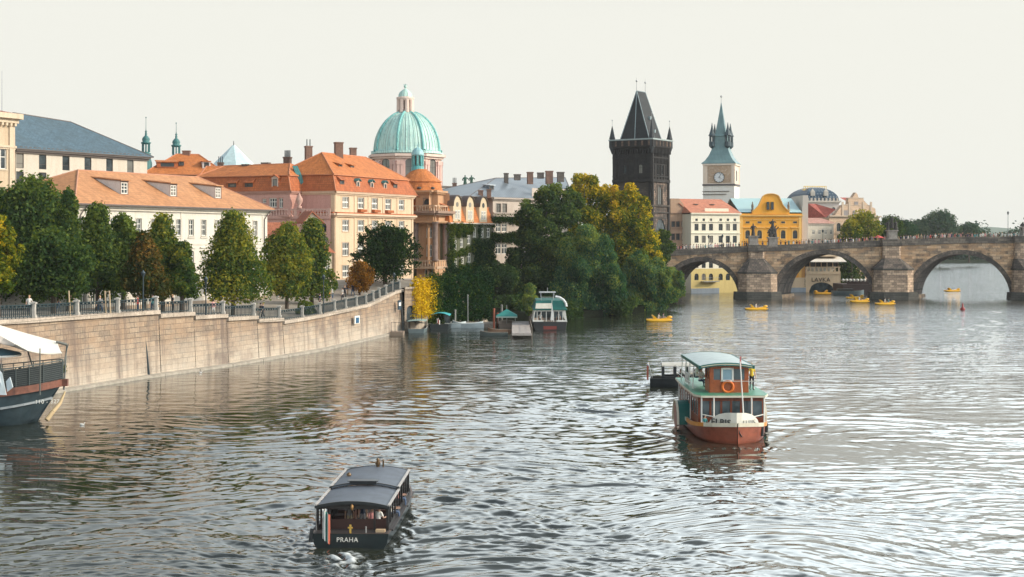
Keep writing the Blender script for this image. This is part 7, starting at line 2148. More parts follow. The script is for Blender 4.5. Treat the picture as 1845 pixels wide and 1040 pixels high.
# lower saloon
m = MB()
for s in (-1, 1):
    x = s * 2.02
    m.box(x - .05, x + .05, -5.6, 4.3, .45, 1.35, 0); m.box(x - .05, x + .05, -5.6, 4.3, 2.28, 2.6, 0)
    for k in range(10): y = -5.55 + k * 1.09; m.box(x - .055, x + .055, y - .07, y + .07, 1.35, 2.28, 0)
    m.box(x - .02, x + .02, -5.5, 4.25, 1.35, 2.28, 1)
m.box(-2.02, 2.02, 4.25, 4.35, .45, 1.28, 0); m.box(-2.02, 2.02, 4.25, 4.35, 2.3, 2.6, 0)
for x in (-2.0, -1.3, -.62, .0, .62, 1.3, 2.0): m.box(x - .06, x + .06, 4.26, 4.37, 1.28, 2.3, 0)
m.box(-2.0, 2.0, 4.28, 4.31, 1.28, 2.3, 1)
m.box(-2.02, 2.02, -5.65, -5.55, .45, 2.6, 0)
m.build('saloon', [MAH, CLEAR], EL)
m = MB()
pl = [(-2.2, -6.3), (2.2, -6.3), (2.35, -2), (2.35, 4.2), (2.0, 5.15), (-2.0, 5.15), (-2.35, 4.2), (-2.35, -2)]
m.loft([[(x, y, 2.60) for x, y in pl], [(x, y, 2.72) for x, y in pl]], 1); m.loft([[(x * .985, y * .99, 2.72) for x, y in pl], [(x * .985, y * .99, 2.745) for x, y in pl]], 0)
m.build('upper_deck', [GRN, CRM], EL)
# white posts of the foredeck
m = MB()
for x, y in ((-1.95, 5.0), (1.95, 5.0), (-.75 - .4, 5.1), (1.2, 5.1)): m.tube((x, y, .9), (x, y, 2.62), .05, .05, 6)
for s in (-1, 1): m.bar((s * 1.95, 5.0, 1.55), (s * .9, 5.7, 1.42), .05); m.bar((s * 2.25, 2, .9), (s * 2.25, 2, 2.6), .05); m.bar((s * 2.25, -1, .9), (s * 2.25, -1, 2.6), .05); m.bar((s * 2.25, -4, .9), (s * 2.25, -4, 2.6), .05)
m.build('deck_post', WHITEP, EL)
# name board round the bow
m = MB(); pts = []
for k in range(13):
    a = -1.25 + 2.5 * k / 12; x = 1.6 * math.sin(a) / math.sin(1.25); y = 6.45 - max(0, abs(x) - .15) * .75; h_ = .95 + .85 * (1 - abs(a / 1.25) ** 2.6)
    pts.append((x, y, h_))
for (x0, y0, h0), (x1, y1, h1) in zip(pts, pts[1:]):
    m.hexa([(x0, y0, .80), (x1, y1, .80), (x1 * .97, y1 - .06, .80), (x0 * .97, y0 - .06, .80), (x0, y0, h0), (x1, y1, h1), (x1 * .97, y1 - .06, h1), (x0 * .97, y0 - .06, h0)])
nb = m.build('name_board', plain('cream_white_paint', (.74, .72, .64), .45, var=.08), EL)
lettering('ELBIS', (.90, 6.00, 1.0), PI - .6435, .56, BLACKP, nb, ext=.03)
lettering('ELBIS', (-.87, 5.96, 1.02), PI + .6435, .44, plain('faded_letter', (.50, .50, .46), .5), nb)
m = MB(); m.tube((0, 6.45, 1.1), (0, 6.55, .75), .05); m.path([(-.35, 6.5, .98), (0, 6.62, 1.12), (.35, 6.5, .98)], .05); m.path([(0, 6.6, 1.1), (-.15, 6.66, .6), (-.3, 6.6, .35)], .03); m.build('anchor', BLACKP, EL)
# wheelhouse
m = MB()
WX, WY0, WY1 = 1.22, 1.6, 3.55
m.box(-WX, WX, WY1 - .06, WY1, 2.745, 3.55); m.box(-WX, WX, WY1 - .06, WY1, 4.25, 4.42)
for x0, x1 in ((-WX, -.98), (-.36, -.22) if False else (-.30, -.20), (.42, .55), (.98, WX)): m.box(x0, x1, WY1 - .06, WY1, 3.55, 4.25)
for s in (-1, 1):
    m.box(s * WX - .03, s * WX + .03, WY0, WY1 - .06, 2.745, 3.55); m.box(s * WX - .03, s * WX + .03, WY0, WY1 - .06, 4.25, 4.42)
    for y in (WY0 + .1, WY0 + 1.0, WY1 - .15): m.box(s * WX - .03, s * WX + .03, y - .09, y + .09, 3.55, 4.25)
m.box(-WX, WX, WY0, WY0 + .06, 2.745, 3.55)
m.box(-WX + .02, WX - .02, WY1 - .04, WY1 - .03, 3.55, 4.25, 1)
wh = m.build('wheelhouse', [plain('orange_mahogany', (0.36, 0.085, 0.022), .35, var=.25, scale=4), CLEAR], EL)
m = MB(); 
for (x0, x1, z0, z1) in ((-.26, .50, 3.46, 3.56), (-.26, .50, 4.22, 4.32), (-.28, -.17, 3.46, 4.32), (.40, .51, 3.46, 4.32)): m.box(x0, x1, WY1 + .0, WY1 + .07, z0, z1)
m.box(-.17, .40, WY1 + .01, WY1 + .03, 3.56, 4.22, 1)
m.build('white_window', [WHITEP, plain('sky_blue_pane', (.25, .38, .46), .1)], wh)
# lifebuoy
m = MB(); R, r__ = .34, .085; cz = Vector((.10, WY1 + .09, 3.12))
ring = []
for k in range(24):
    a = 2 * PI * k / 24; e = Vector((math.cos(a), 0, math.sin(a)))
    ring.append([cz + e * (R + r__ * math.cos(b)) + Vector((0, r__ * math.sin(b), 0)) for b in [2 * PI * j / 8 for j in range(8)]])
ring.append(ring[0]); m.loft(ring, 0, True, True, False)
lb_ = m.build('lifebuoy', plain('lifebuoy_orange', (.75, .16, .02), .5, var=.05), wh)
# big canopy over the upper deck
m = MB(); arched(m, -4.8, 3.95, 1.72, 4.47, 4.66, .06, 0, 14, .22); arched(m, -6.05, 4.0, 2.3, 4.66, 5.0, .18, 1, 14) if False else None
for y in (-4.8, 3.95): arched(m, y, y + .05, 1.75, 4.47, 4.68, .2, 1, 14, .22)
for s in (-1, 1): m.box(.22 + s * 1.74 - .03, .22 + s * 1.74 + .03, -4.8, 4, 4.30, 4.50, 1)
arched(m, -4.75, 4.02, 1.62, 4.43, 4.60, .05, 2, 14, .22)
m.build('canopy', [plain('pale_canopy_top', (.42, .50, .50), .6), DGR, plain('canopy_lining', (.60, .55, .42), .8)], EL)
m = MB()
for s in (-1, 1):
    for y in (-4.6, -2.6, -.7, 1.2): m.tube((s * 2.0, y, 2.74), (.22 + s * 1.68, y, 4.45), .035, .035, 6)
    for z in (3.15, 3.6): m.bar((s * 2.15, -6, z), (s * 2.15, 1.2, z), .035)
    m.bar((s * 2.05, 1.2, 3.6), (s * 1.9, 3.9, 3.6) if False else (s * 2.15, 1.2, 3.15), .03)
m.bar((-2.1, 4.4, 3.55), (-.2, 3.9, 3.5), .03); m.bar((-.2, 3.9, 3.5), (.6, 3.8, 3.5), .03)
m.build('canopy_post', WHITEP, EL)
m = MB(); m.box(1.95, 2.05, -2.2, -.6, 2.9, 3.55); m.build('side_screen', plain('grey_white_screen', (.62, .62, .58), .6), EL)
# white mast at the bow with a small red pennant
m = MB(); m.tube((-.55, 5.9, 1.0), (-.35, 5.6, 4.9), .05, .035, 7); m.build('mast', WHITEP, EL)
m = MB(); m.box(-.42, -.33, 5.58, 5.62, 4.4, 5.2); m.build('pennant', plain('pink_pennant', (.55, .16, .15), .7), EL)
# paddle boxes
for s in (-1, 1):
    m = MB(); x0, x1 = s * 2.05, s * 2.85
    prof = [(-1.35 * math.cos(PI * k / 12), .35 + 1.45 * math.sin(PI * k / 12)) for k in range(13)]
    a = [(x0, y - .6, z) for y, z in prof]; b = [(x1, y - .6, z) for y, z in prof]
    for i in range(12): m.poly([a[i], a[i + 1], b[i + 1], b[i]], 0, None, True)
    m.poly(b, 1); m.poly(a[::-1], 1)
    m.tube((x1, -.6, .8), (x1 + s * .04, -.6, .8), .9, .9, 20, 2)
    for k in range(12):
        t0, t1 = PI * k / 12, PI * (k + 1) / 12
        m.bar((x1 + s * .03, -.6 - 1.38 * math.cos(t0), .35 + 1.48 * math.sin(t0)), (x1 + s * .03, -.6 - 1.38 * math.cos(t1), .35 + 1.48 * math.sin(t1)), .13, .1, 3)
    m.build('paddle_box', [DGR, CRM, RUST, CRM], EL)
m = MB()
for y in (5.4, 3.6, 1.9): 
    m.tube((-2.36 if y < 5 else -1.75, y, .25), (-2.36 if y < 5 else -1.75, y, .80), .11, .11, 8)
m.build('fender', BLACKP, EL)
EM = Matrix.Rotation(PI + .008, 4, 'Z')
def one(x, y, z): return Vector(EL.location) + EM @ Vector((x, y, z))
ge = 'people aboard the paddle boat'
person('person in yellow vest standing right of the wheelhouse on the paddle boat', one(-1.65, 2.3, 2.745), .2, 'stand', 'yellow', 'black', hair=HAIRL, group=ge)
person('person in pale blue shirt seated at the left rail of the paddle boat upper deck', one(1.45, 1.0, 2.85), .6, 'sit', 'white', 'navy', group=ge)
person('person in white seated further aft on the paddle boat upper deck', one(1.4, -1.4, 2.85), 1.3, 'sit', 'white', 'jeans', group=ge)
person('person in dark clothes on the middle of the paddle boat upper deck', one(.5, -2.6, 2.85), 1.3, 'sit', 'navy', 'black', group=ge)
person('person in teal crouching at the bow of the paddle boat', one(1.75, 4.85, .5), .6, 'sit', 'teal', 'navy', group=ge, sc=.8)

# ---- small dark launch behind it
LA = thing('covered_launch', 'small black covered launch with pale roof passing behind the paddle boat', 'boat', (11.7, 120.6, 0), -PI / 2 - .1, world=False)
m, st = hull(7.6, 2.6, .75, bow=.4, sheer=.25, n=14); m.build('hull', [BLACKP, plain('deck_dark', (0, 0, 0)), plain('gunwale_dark', (.08, .07, .06), .5)], LA)
m = MB(); arched(m, 1.0, 6.3, 1.2, 1.82, 2.02, .06, 0); m.build('roof', plain('pale_launch_roof', (.50, .48, .42), .6), LA)
m = MB()
for s in (-1, 1):
    for y in (1.1, 2.1, 3.1, 4.1, 5.1, 6.1): m.box(s * 1.1 - .04, s * 1.1 + .04, y - .12, y + .12, .7, 1.85)
    m.box(s * 1.1 - .04, s * 1.1 + .04, 1, 6.2, .7, .9)
m.box(-1.1, 1.1, 6.1, 6.2, .7, 1.85, 1)
m.build('cabin_frame', [BLACKP, CLEAR], LA)
m = MB(); m.tube((0, .2, .7), (0, -.15, 2.0), .02); m.build('flagstaff', WHITEP, LA)
flag(LA, (0, -.2, 1.95), 1.2, .3, [0, 1, 2])
LM = Matrix.Rotation(-PI / 2 - .1, 4, 'Z')
for k, y in enumerate((2.6, 3.8)):
    person(['dark-clad passenger at the rear of the small launch', 'dark-clad passenger amidships in the small launch'][k], Vector(LA.location) + LM @ Vector((.3, y, .2)), 0, 'sit', 'black', 'black', group='passengers in the small launch')

# ---- restaurant ship at the left edge
SH = thing('restaurant_ship', 'blue-black restaurant ship with red-brown deck edge and white sail canopy at the left edge', 'ship', (GX(95, 97), 97, 0), 0)
HB = plain('slate_blue_hull', (0.030, 0.050, 0.062), .35, var=.3, scale=1.5); RB = plain('red_brown_wood', (0.17, 0.065, 0.042), .55, var=.3, scale=3)
SHm = MB()
# bow at right; outline of the deck on the water side (px, deck distance)
cx_ = lambda x, y, z: Vector((x, y, z))
YB = 98.5
sec = []
for k in range(13):
    t = k / 12
    x = GX(-140, 95) + (GX(118, 98) - GX(-140, 95)) * t
    wd = 3.2 * math.sqrt(max(0.0, 1 - max(0, (t - .45) / .55) ** 2.0)) + .06
    zt_ = 1.95 + .75 * t ** 1.5; rake = -2.0 * max(0, (t - .5) / .5) ** 1.5
    yc = 96.2 + 1.2 * t
    sec.append([cx_(x, yc - wd, zt_), cx_(x - .02 + rake * .35, yc - wd * .97, zt_ - .95), cx_(x + rake * .8, yc - wd * .85, .3), cx_(x + rake, yc - wd * .6, -.5), cx_(x + rake, yc + wd * .6, -.5), cx_(x + rake * .8, yc + wd * .85, .3), cx_(x - .02 + rake * .35, yc + wd * .97, zt_ - .95), cx_(x, yc + wd, zt_)])
SHm.loft(sec, 0, closed=False, smooth=True, caps=False); SHm.poly(sec[-1], 0)
hl = SHm.build('hull', HB, SH)
m = MB()
for a, b in zip(sec, sec[1:]):
    m.poly([a[0] - Vector((0, 0, .03)), b[0] - Vector((0, 0, .03)), b[7] - Vector((0, 0, .03)), a[7] - Vector((0, 0, .03))], 1)
    m.hexa([a[0] + Vector((0, -.14, -.30)), b[0] + Vector((0, -.14, -.30)), b[0] + Vector((0, .1, -.30)), a[0] + Vector((0, .1, -.30)), a[0] + Vector((0, -.14, .18)), b[0] + Vector((0, -.14, .18)), b[0] + Vector((0, .1, .18)), a[0] + Vector((0, .1, .18))], 0)
    m.bar(a[1] + Vector((0, -.05, -.15)), b[1] + Vector((0, -.05, -.15)), .14, .14, 2)
e = sec[-1]; m.hexa([e[0] + Vector((-.2, -.14, -.3)), e[0] + Vector((.35, -.1, -.3)), e[7] + Vector((.35, .1, -.3)), e[7] + Vector((-.2, .14, -.3)), e[0] + Vector((-.2, -.14, .18)), e[0] + Vector((.35, -.1, .18)), e[7] + Vector((.35, .1, .18)), e[7] + Vector((-.2, .14, .18))], 0)
m.build('deck_edge', [RB, plain('deck_planks', (.20, .13, .09), .8), plain('grey_strake', (.22, .25, .27), .5)], SH)
lettering('110 - 327', Vector((GX(80, 93.3), 93.85, 1.62)), .27, .36, LETW, SH)
m = MB()
for k in range(len(sec)):
    p = sec[k][0]; q = sec[k][7]
    for P in (p, q): m.tube(P + Vector((0, 0, .18)), P + Vector((0, 0, 1.5)), .035, .035, 5)
for a, b in zip(sec, sec[1:]):
    for i in (0, 7):
        m.bar(a[i] + Vector((0, 0, 1.5)), b[i] + Vector((0, 0, 1.5)), .07)
        for z in [.3 + .13 * j for j in range(9)]: m.bar(a[i] + Vector((0, 0, z)), b[i] + Vector((0, 0, z)), .02)
for i in range(7): pass
a, b = sec[-1][0], sec[-1][7]; m.bar(a + Vector((0, 0, 1.5)), b + Vector((0, 0, 1.5)), .07); m.bar(a + Vector((0, 0, .8)), b + Vector((0, 0, .8)), .03)
m.build('ship_railing', plain('rail_steel', (.07, .09, .09), .5), SH)
m = MB()
for a, b in zip(sec[4:], sec[5:]): panel(m, a[0] + Vector((0, .08, .2)), b[0] + Vector((0, .08, .2)), b[0] + Vector((0, .08, 1.4)), a[0] + Vector((0, .08, 1.4)), .02)
m.build('railing_cloth', plain('dark_cloth', (.018, .025, .028), .8), SH)
# bowsprit rope fender, tan
m = MB(); Yq = 97.0
m.path([G(84, 757, 96), G(95, 742, 96.4), G(108, 727, 97), G(117, 706, 97.5)], [.17, .15, .12, .06], 8); m.build('bow_fender', plain('tan_rope', (.50, .38, .22), .9), SH)
m = MB()
A_, B_ = G(115, 702, 97.3), G(120, 622, 98.5)
m.tube(A_, B_, .07, .05, 6); m.tube(G(107, 690, 97.3), G(123, 620, 98.5), .05, .04, 6); m.tube(G(72, 712, 94), G(72, 628, 94), .05, .04, 6); m.tube(G(102, 616, 98), G(120, 621, 98.5), .09, .09, 8)
m.tube(G(50, 632, 96), G(60, 665, 96), .05, .05, 6); m.tube(G(-30, 700, 94), G(-10, 560, 97), .08, .06, 6)
m.tube(G(-4, 655, 94.5), G(14, 700, 94.5), .13, .13, 6)
m.build('canopy_mast', plain('mast_grey', (.10, .11, .10), .5), SH)
# sail canopy: tensioned white cloth, doubly curved
m = MB()
c = [G(-75, 560, 98.5), G(103, 616, 98.3), G(112, 637, 96.5), G(50, 633, 93.5)]
c2 = [G(-75, 560, 98.5), G(50, 633, 93.5), G(30, 625, 95.5), G(-75, 600, 91.5)]
def sail(m, q, n=8, sag=.5, mi=0):
    P = [[None] * (n + 1) for _ in range(n + 1)]
    for i in range(n + 1):
        for j in range(n + 1):
            u, v = i / n, j / n
            p = q[0] * (1 - u) * (1 - v) + q[1] * u * (1 - v) + q[2] * u * v + q[3] * (1 - u) * v
            P[i][j] = p - Vector((0, 0, sag * 4 * u * (1 - u) * .25 + sag * 4 * v * (1 - v) * .25))
    for i in range(n):
        for j in range(n):
            m.poly([P[i][j], P[i + 1][j], P[i + 1][j + 1], P[i][j + 1]], mi, None, True)
            m.poly([p + Vector((0, 0, .03)) for p in (P[i][j + 1], P[i + 1][j + 1], P[i + 1][j], P[i][j])], mi, None, True)
sail(m, c, 8, .5)
m.build('sail_canopy', plain('canopy_white', (.74, .72, .64), .8, var=.05), SH)
m = MB(); sail(m, c2, 6, .3); m.build('sail_canopy', plain('canopy_underside', (.52, .47, .42), .8, var=.05), SH)
r = thing('deck_umbrella', 'dark blue umbrella with white rim under the sail canopy', 'umbrella', G(2, 665, 95.5))
m = MB(); P = G(2, 632, 95.5); m.lathe((P.x, P.y, P.z - .25), [(1.35, 0), (1.2, .12), (.02, .42)], 10); m.build('canopy', plain('navy_canvas', (.03, .07, .09), .8), r)
m = MB(); m.lathe((P.x, P.y, P.z - .36), [(1.36, 0), (1.37, .11)], 10); m.build('valance', WHITEP, r)
m = MB(); m.tube((P.x, P.y, 2.2), P, .04); m.build('pole', STEEL, r)
r = thing('sun_sail_board', 'blue and white angled boards at the ship entrance', 'board', G(8, 690, 93.6)); m = MB()
panel(m, G(-25, 712, 93.5), G(12, 712, 93.5), G(4, 672, 94), G(-25, 640, 94), .08, 0); panel(m, G(14, 706, 93.3), G(24, 698, 93.3), G(19, 680, 93.6), G(12, 688, 93.6), .08, 0); m.build('board', plain('pale_blue_board', (.55, .63, .66), .5), r)
gs = 'guests on the restaurant ship'
zD = 2.15
def deck_pt(px, Y, dz=0): return Vector((GX(px, Y), Y, zD + dz))
person('man in white shirt with dark hair at a table on the restaurant ship', deck_pt(35, 96.5, .35), 1.9, 'sit', 'white', 'black', group=gs)
for k, (px, Y, sh, lab) in enumerate(((76, 97, 'pink', 'leftmost of the seated guests near the bow of the restaurant ship'), (86, 97.2, 'grey', 'second seated guest near the bow of the restaurant ship'), (92, 98, 'orange', 'third seated guest near the bow of the restaurant ship'), (98, 97.4, 'pink', 'rightmost seated guest beside the bush on the restaurant ship bow'))):
    person(lab, deck_pt(px, Y, .45), 1.0 + k, 'sit', sh, 'khaki', hair=HAIRL if k == 3 else None, group=gs)
for k, (px, Y, R, lab) in enumerate(((108, 98, .42, 'round potted bush at the bow rail of the restaurant ship'), (52, 96.5, .38, 'potted green plant behind the man in white on the ship'), (60, 96.8, .36, 'potted green plant left of the seated guests'))):
    r = thing('potted_bush', lab, 'plant', deck_pt(px, Y, .15), group='potted plants on the ship')
    P = deck_pt(px, Y, 1.35 if k == 0 else 1.0); leaves('foliage', [(tuple(P), (R,) * 3)], 900, .14, L_MID, r, 30 + k, shell=.4)
    m = MB(); m.lathe((P.x, P.y, zD + .15), [(.2, 0), (.28, .55)], 10); m.tube((P.x, P.y, zD + .6), P, .04); m.build('pot', plain('grey_pot', (.2, .2, .2), .7), r)

# ---- big moored boat with green canopies
MBT = thing('moored_tour_boat', 'big moored tour boat with white window pillars, green canopies and a curved white tube', 'boat', (GX(991, 194), 194, 0), .0, world=False)
m, st = hull(15, 4.9, 1.15, bow=.35, stern=.92, sheer=.4, n=16, floor=.6); m.build('hull', [plain('near_black_hull', (.02, .022, .025), .4), plain('boat_floor', (.2, .17, .14), .7), plain('hull_grey_top', (.30, .32, .32), .5)], MBT)
m = MB(); m.box(-.9, .9, -.06, .0, .1, .55); m.build('red_stern_panel', plain('red_stern', (.22, .04, .03), .5), MBT)
m = MB()
for s in (-1, 1):
    for y in (.35, 2.2, 4.2, 6.4, 8.6, 10.6): m.bar((s * 2.3, y, 1.1), (s * 2.05, y, 2.7), .12, .12)
for x in (-1.75, -1.2, -.5, .5, 1.2, 1.75): m.box(x - .05, x + .05, .35, .45, 1.1, 2.7)
m.box(-2.1, 2.1, .35, .45, 2.55, 2.72); m.box(-2.3, -.9, .3, .4, 1.1, 1.35); m.box(.9, 2.3, .3, .4, 1.1, 1.35)
m.box(-2.1, 2.1, 10.6, 10.7, 1.1, 2.7, 1)
m.build('cabin_frame', [WHITEP, CLEAR], MBT)
m = MB(); m.box(-2.35, 2.35, .1, 11, 2.72, 2.85, 0); m.hexa([(-2.3, .1, 2.85), (2.3, .1, 2.85), (2.3, 10.5, 2.85), (-2.3, 10.5, 2.85), (-1.9, .8, 4.0), (1.7, .8, 4.0), (1.7, 9.5, 4.0), (-1.9, 9.5, 4.0)], 0)
m.build('green_canopy', DGR, MBT)
m = MB(); m.hexa([(-2.0, .0, 2.95), (.3, .0, 2.95), (.3, .12, 2.95), (-2.0, .12, 2.95), (-1.9, .35, 3.65), (.3, .35, 3.65), (.3, .47, 3.65), (-1.9, .47, 3.65)]); m.build('white_banner', plain('banner_white', (.66, .64, .55), .7), MBT)
m = MB(); m.path([(.75, .6, 4.55), (1.3, .5, 4.45), (1.8, .4, 4.15), (2.15, .3, 3.7), (2.25, .3, 3.2)], .17, 8); m.build('curved_tube', plain('tube_white', (.70, .74, .74), .4), MBT)
m = MB()
m.box(-1.45, .85, 1.2, 4.0, 5.05, 5.13)
for x in (-1.15, .55):
    m.bar((x, 1.3, 4.0), (x * 1.1, 1.3, 5.05), .07); m.bar((x, 3.8, 4.0), (x, 3.8, 5.05), .07)
m.tube((-.3, 2, 5.1), (-.3, 2, 5.75), .03); m.bar((-1.2, 1.25, 4.45), (.6, 1.25, 4.45), .06)
m.build('wheelhouse_frame', plain('light_grey_frame', (.45, .48, .48), .5), MBT)
m = MB(); m.tube((0.2, -.1, 1.2), (.25, -.3, 4.1), .04, .03); m.build('flagstaff', WHITEP, MBT)
m = MB(); m.add([(.05, -.3, 1.4), (.55, -.3, 1.35), (.28, -.33, 3.7), (.05, -.24, 1.4), (.55, -.24, 1.35), (.28, -.27, 3.7)], [(0, 1, 2), (4, 3, 5), (0, 2, 5, 3), (2, 1, 4, 5)]); m.build('furled_flag', plain('flag_white', (0, 0, 0)), MBT)
for k, (x, y, sh) in enumerate(((-1.3, 1.5, 'white'), (1.2, 1.6, 'grey'))): person(['person in white inside the stern of the big moored boat', 'person in grey inside the stern of the big moored boat'][k], Vector((MBT.location.x + x, 194 + y, .6)), 0, 'stand', sh, 'black', group='people on the moored boat')
# ---- turquoise canopy boat
TQB = thing('moored_launch', 'small moored launch with rounded turquoise canopy', 'boat', (GX(792, 195), 194, 0), .0, world=False)
m, st = hull(8, 3.0, .85, bow=.4, n=12); m.build('hull', [HULLD, plain('boat_floor', (0, 0, 0)), plain('white_gunwale', (.6, .6, .56), .5)], TQB)
m = MB(); arched(m, .6, 6, 1.4, 1.95, 2.35, .06, 0); m.build('canopy', plain('turquoise_canvas', (.06, .42, .46), .6), TQB)
m = MB()
for s in (-1, 1):
    for y in (.7, 2.4, 4.1, 5.8): m.bar((s * 1.3, y, .8), (s * 1.3, y, 2.0), .06)
m.box(-1.25, 1.25, 3.2, 3.26, .8, 1.9, 1)
m.build('cabin_frame', [BLACKP, CLEAR], TQB)
m = MB(); m.tube((-.1, .1, .8), (-.1, -.1, 1.7), .02); m.build('flagstaff', WHITEP, TQB); flag(TQB, (-.3, -.1, 1.6), .6, .4, [0, 2, 2, 0])
# ---- small pale launch at the gate
PL = thing('moored_launch', 'low grey moored launch with flat pale green roof beside the arched gate', 'boat', (GX(750, 188), 188, 0), .0, world=False)
m, st = hull(6.5, 2.5, .55, bow=.4, n=12); m.build('hull', [plain('grey_blue_hull', (.12, .16, .17), .5), plain('boat_floor', (0, 0, 0)), plain('white_gunwale', (0, 0, 0))], PL)
m = MB(); arched(m, .4, 4.6, 1.2, 1.55, 1.66, .06, 0); m.build('roof', plain('pale_green_roof', (.30, .42, .40), .6), PL)
m = MB()
for s in (-1, 1):
    for y in (.5, 1.8, 3.1, 4.4): m.bar((s * 1.1, y, .5), (s * 1.1, y, 1.58), .06)
m.build('roof_post', BLACKP, PL)
# ---- two covered white rowing boats end to end
for k, px in enumerate((827, 858)):
    B_ = thing('rowing_boat', ['left one of two white covered rowing boats moored end to end', 'right one of two white covered rowing boats moored end to end'][k], 'boat', (GX(px + (14 if k == 0 else -14) * 0 + 14, 199), 199, 0), PI / 2, group='white rowing boats', world=False)
    m, st = hull(4.7 if k == 0 else 4.4, 1.6, .62, bow=.55, stern=.5, sheer=.5, n=12); m.build('hull', [plain('white_boat_hull', (.36, .42, .44), .4), plain('boat_floor', (0, 0, 0)), plain('white_gunwale', (0, 0, 0))], B_)
    m = MB(); pts = []
    for i in range(10):
        t = i / 9; y = .1 + 4.2 * t; w_ = .8 * (1 - abs(2 * t - 1) ** 3) + .05; zc = .95 - .28 * math.sin(PI * t)
        pts.append([(-w_, y, .66), (-w_ * .4, y, zc), (w_ * .4, y, zc), (w_, y, .66)])
    m.loft(pts, 0, closed=False, smooth=True, caps=False); m.build('cover', plain('boat_cover_white', (.62, .68, .68), .6), B_)
# ---- little tender with green parasol
TB_ = thing('small_ferry', 'little moored boat under a green tent canopy between posts and the pier', 'boat', (GX(913, 200), 199, 0), .0, world=False)
m, st = hull(5.5, 2.6, .6, bow=.4, n=12); m.build('hull', [plain('brown_boat_hull', (.12, .09, .07), .5), plain('boat_floor', (0, 0, 0)), plain('gunwale_tan', (.30, .22, .15), .5)], TB_)
m = MB(); m.lathe((0, 2.2, 1.55), [(2.1, 0), (2.05, .12), (.04, .95)], 4, 0, False, PI / 4); m.lathe((0, 2.2, 1.38), [(2.1, 0), (2.11, .17)], 4, 1, False, PI / 4); m.build('tent_canopy', [plain('teal_canvas', (.03, .24, .22), .7), plain('pale_green_fringe', (.45, .58, .52), .7)], TB_)
m = MB(); m.tube((0, 2.2, .3), (0, 2.2, 3.1), .04); 
for s in (-1, 1): m.tube((s * 1.2, .9, .5), (s * 1.2, .9, 1.5), .03); m.tube((s * 1.2, 3.5, .5), (s * 1.2, 3.5, 1.5), .03)
m.build('canopy_pole', STEEL, TB_)
for k, (px, Y, lab, L) in enumerate(((903, 183, 'dark little rowing boat nearest the viewer beside the pier', 3.6), (913, 189, 'brown little rowing boat behind the nearest one beside the pier', 3.4))):
    B_ = thing('dinghy', lab, 'boat', (GX(px + 12, Y), Y, 0), PI / 2 + .1, group='dinghies beside the pier', world=False)
    m, st = hull(L, 1.4, .45, bow=.5, stern=.6, n=10, floor=.13); m.build('hull', [plain(['dinghy_dark', 'dinghy_brown'][k], [(.06, .08, .08), (.22, .13, .08)][k], .5), plain('boat_floor', (0, 0, 0)), plain('gunwale_tan', (0, 0, 0))], B_)
    m = MB()
    for y in (.8, 1.8, 2.6): m.box(-.5, .5, y, y + .2, .32, .36)
    m.build('thwart', WOOD, B_)
# ---- wooden pier
r = thing('wooden_pier', 'grey plank pier reaching towards the viewer between dinghies and the big moored boat', 'pier', (GX(940, 186), 186, 0))
m = MB(); y0, y1 = 177.5, 203
for k in range(46):
    y = y0 + (y1 - y0) * k / 46; m.box(GX(940, y0) - 1.22, GX(940, y0) + 1.22, y, y + (y1 - y0) / 46 - .05, .62, .70)
m.box(GX(940, y0) - 1.25, GX(940, y0) + 1.25, y0 - .08, y0 + .04, .40, .66, 0)
m.build('planking', plain('silver_planks', (.40, .36, .33), .85, var=.25, scale=3), r)
m = MB(); X_ = GX(940, y0)
for y in (y0 + .2, y0 + 6, y0 + 12, y0 + 18, y0 + 24):
    for s in (-1, 1): m.tube((X_ + s * 1.25, y, -1), (X_ + s * 1.25, y, 1.5 if s > 0 else .62), .1, .1, 7)
m.bar((X_ + 1.25, y0 + .2, 1.45), (X_ + 1.25, y0 + 24, 1.45), .06); m.bar((X_ + 1.25, y0 + .2, 1.05), (X_ + 1.25, y0 + 24, 1.05), .04)
m.build('piles_and_rail', plain('pier_wood', (.14, .12, .10), .85), r)
# mooring posts
for k, (px, Y, y0, mt, lab) in enumerate(((890, 198, 558, 'rust', 'rust-red mooring post left of the green tent canopy'), (904, 206, 551, 'grey', 'tall grey mooring post behind the green tent canopy'), (820, 200, 560, 'grey', 'grey mooring post left of the white rowing boats'), (843, 203, 533, 'thin', 'tall thin pole behind the white rowing boats'), (897, 203, 566, 'rust', 'second rust-red post just right of the first'), (728, 190, 545, 'dark', 'leaning dark pole at the end of the quay wall'))):
    r = thing('mooring_post', lab, 'post', (GX(px, Y), Y, 0), group='mooring posts'); m = MB(); R = .07 if mt == 'thin' else .16
    P = Vector((GX(px, Y), Y, -1)); Q = G(px - (6 if mt == 'dark' else 0), y0, Y); m.tube(P, Q, R, R * .9, 8); m.lathe(Q, [(R * 1.15, 0), (R * 1.1, .1), (.01, .2)], 8)
    m.build('pole', {'rust': plain('rust_post', (.30, .09, .05), .8), 'grey': plain('post_grey', (.22, .22, .2), .8), 'thin': STEEL, 'dark': BLACKP}[mt], r)
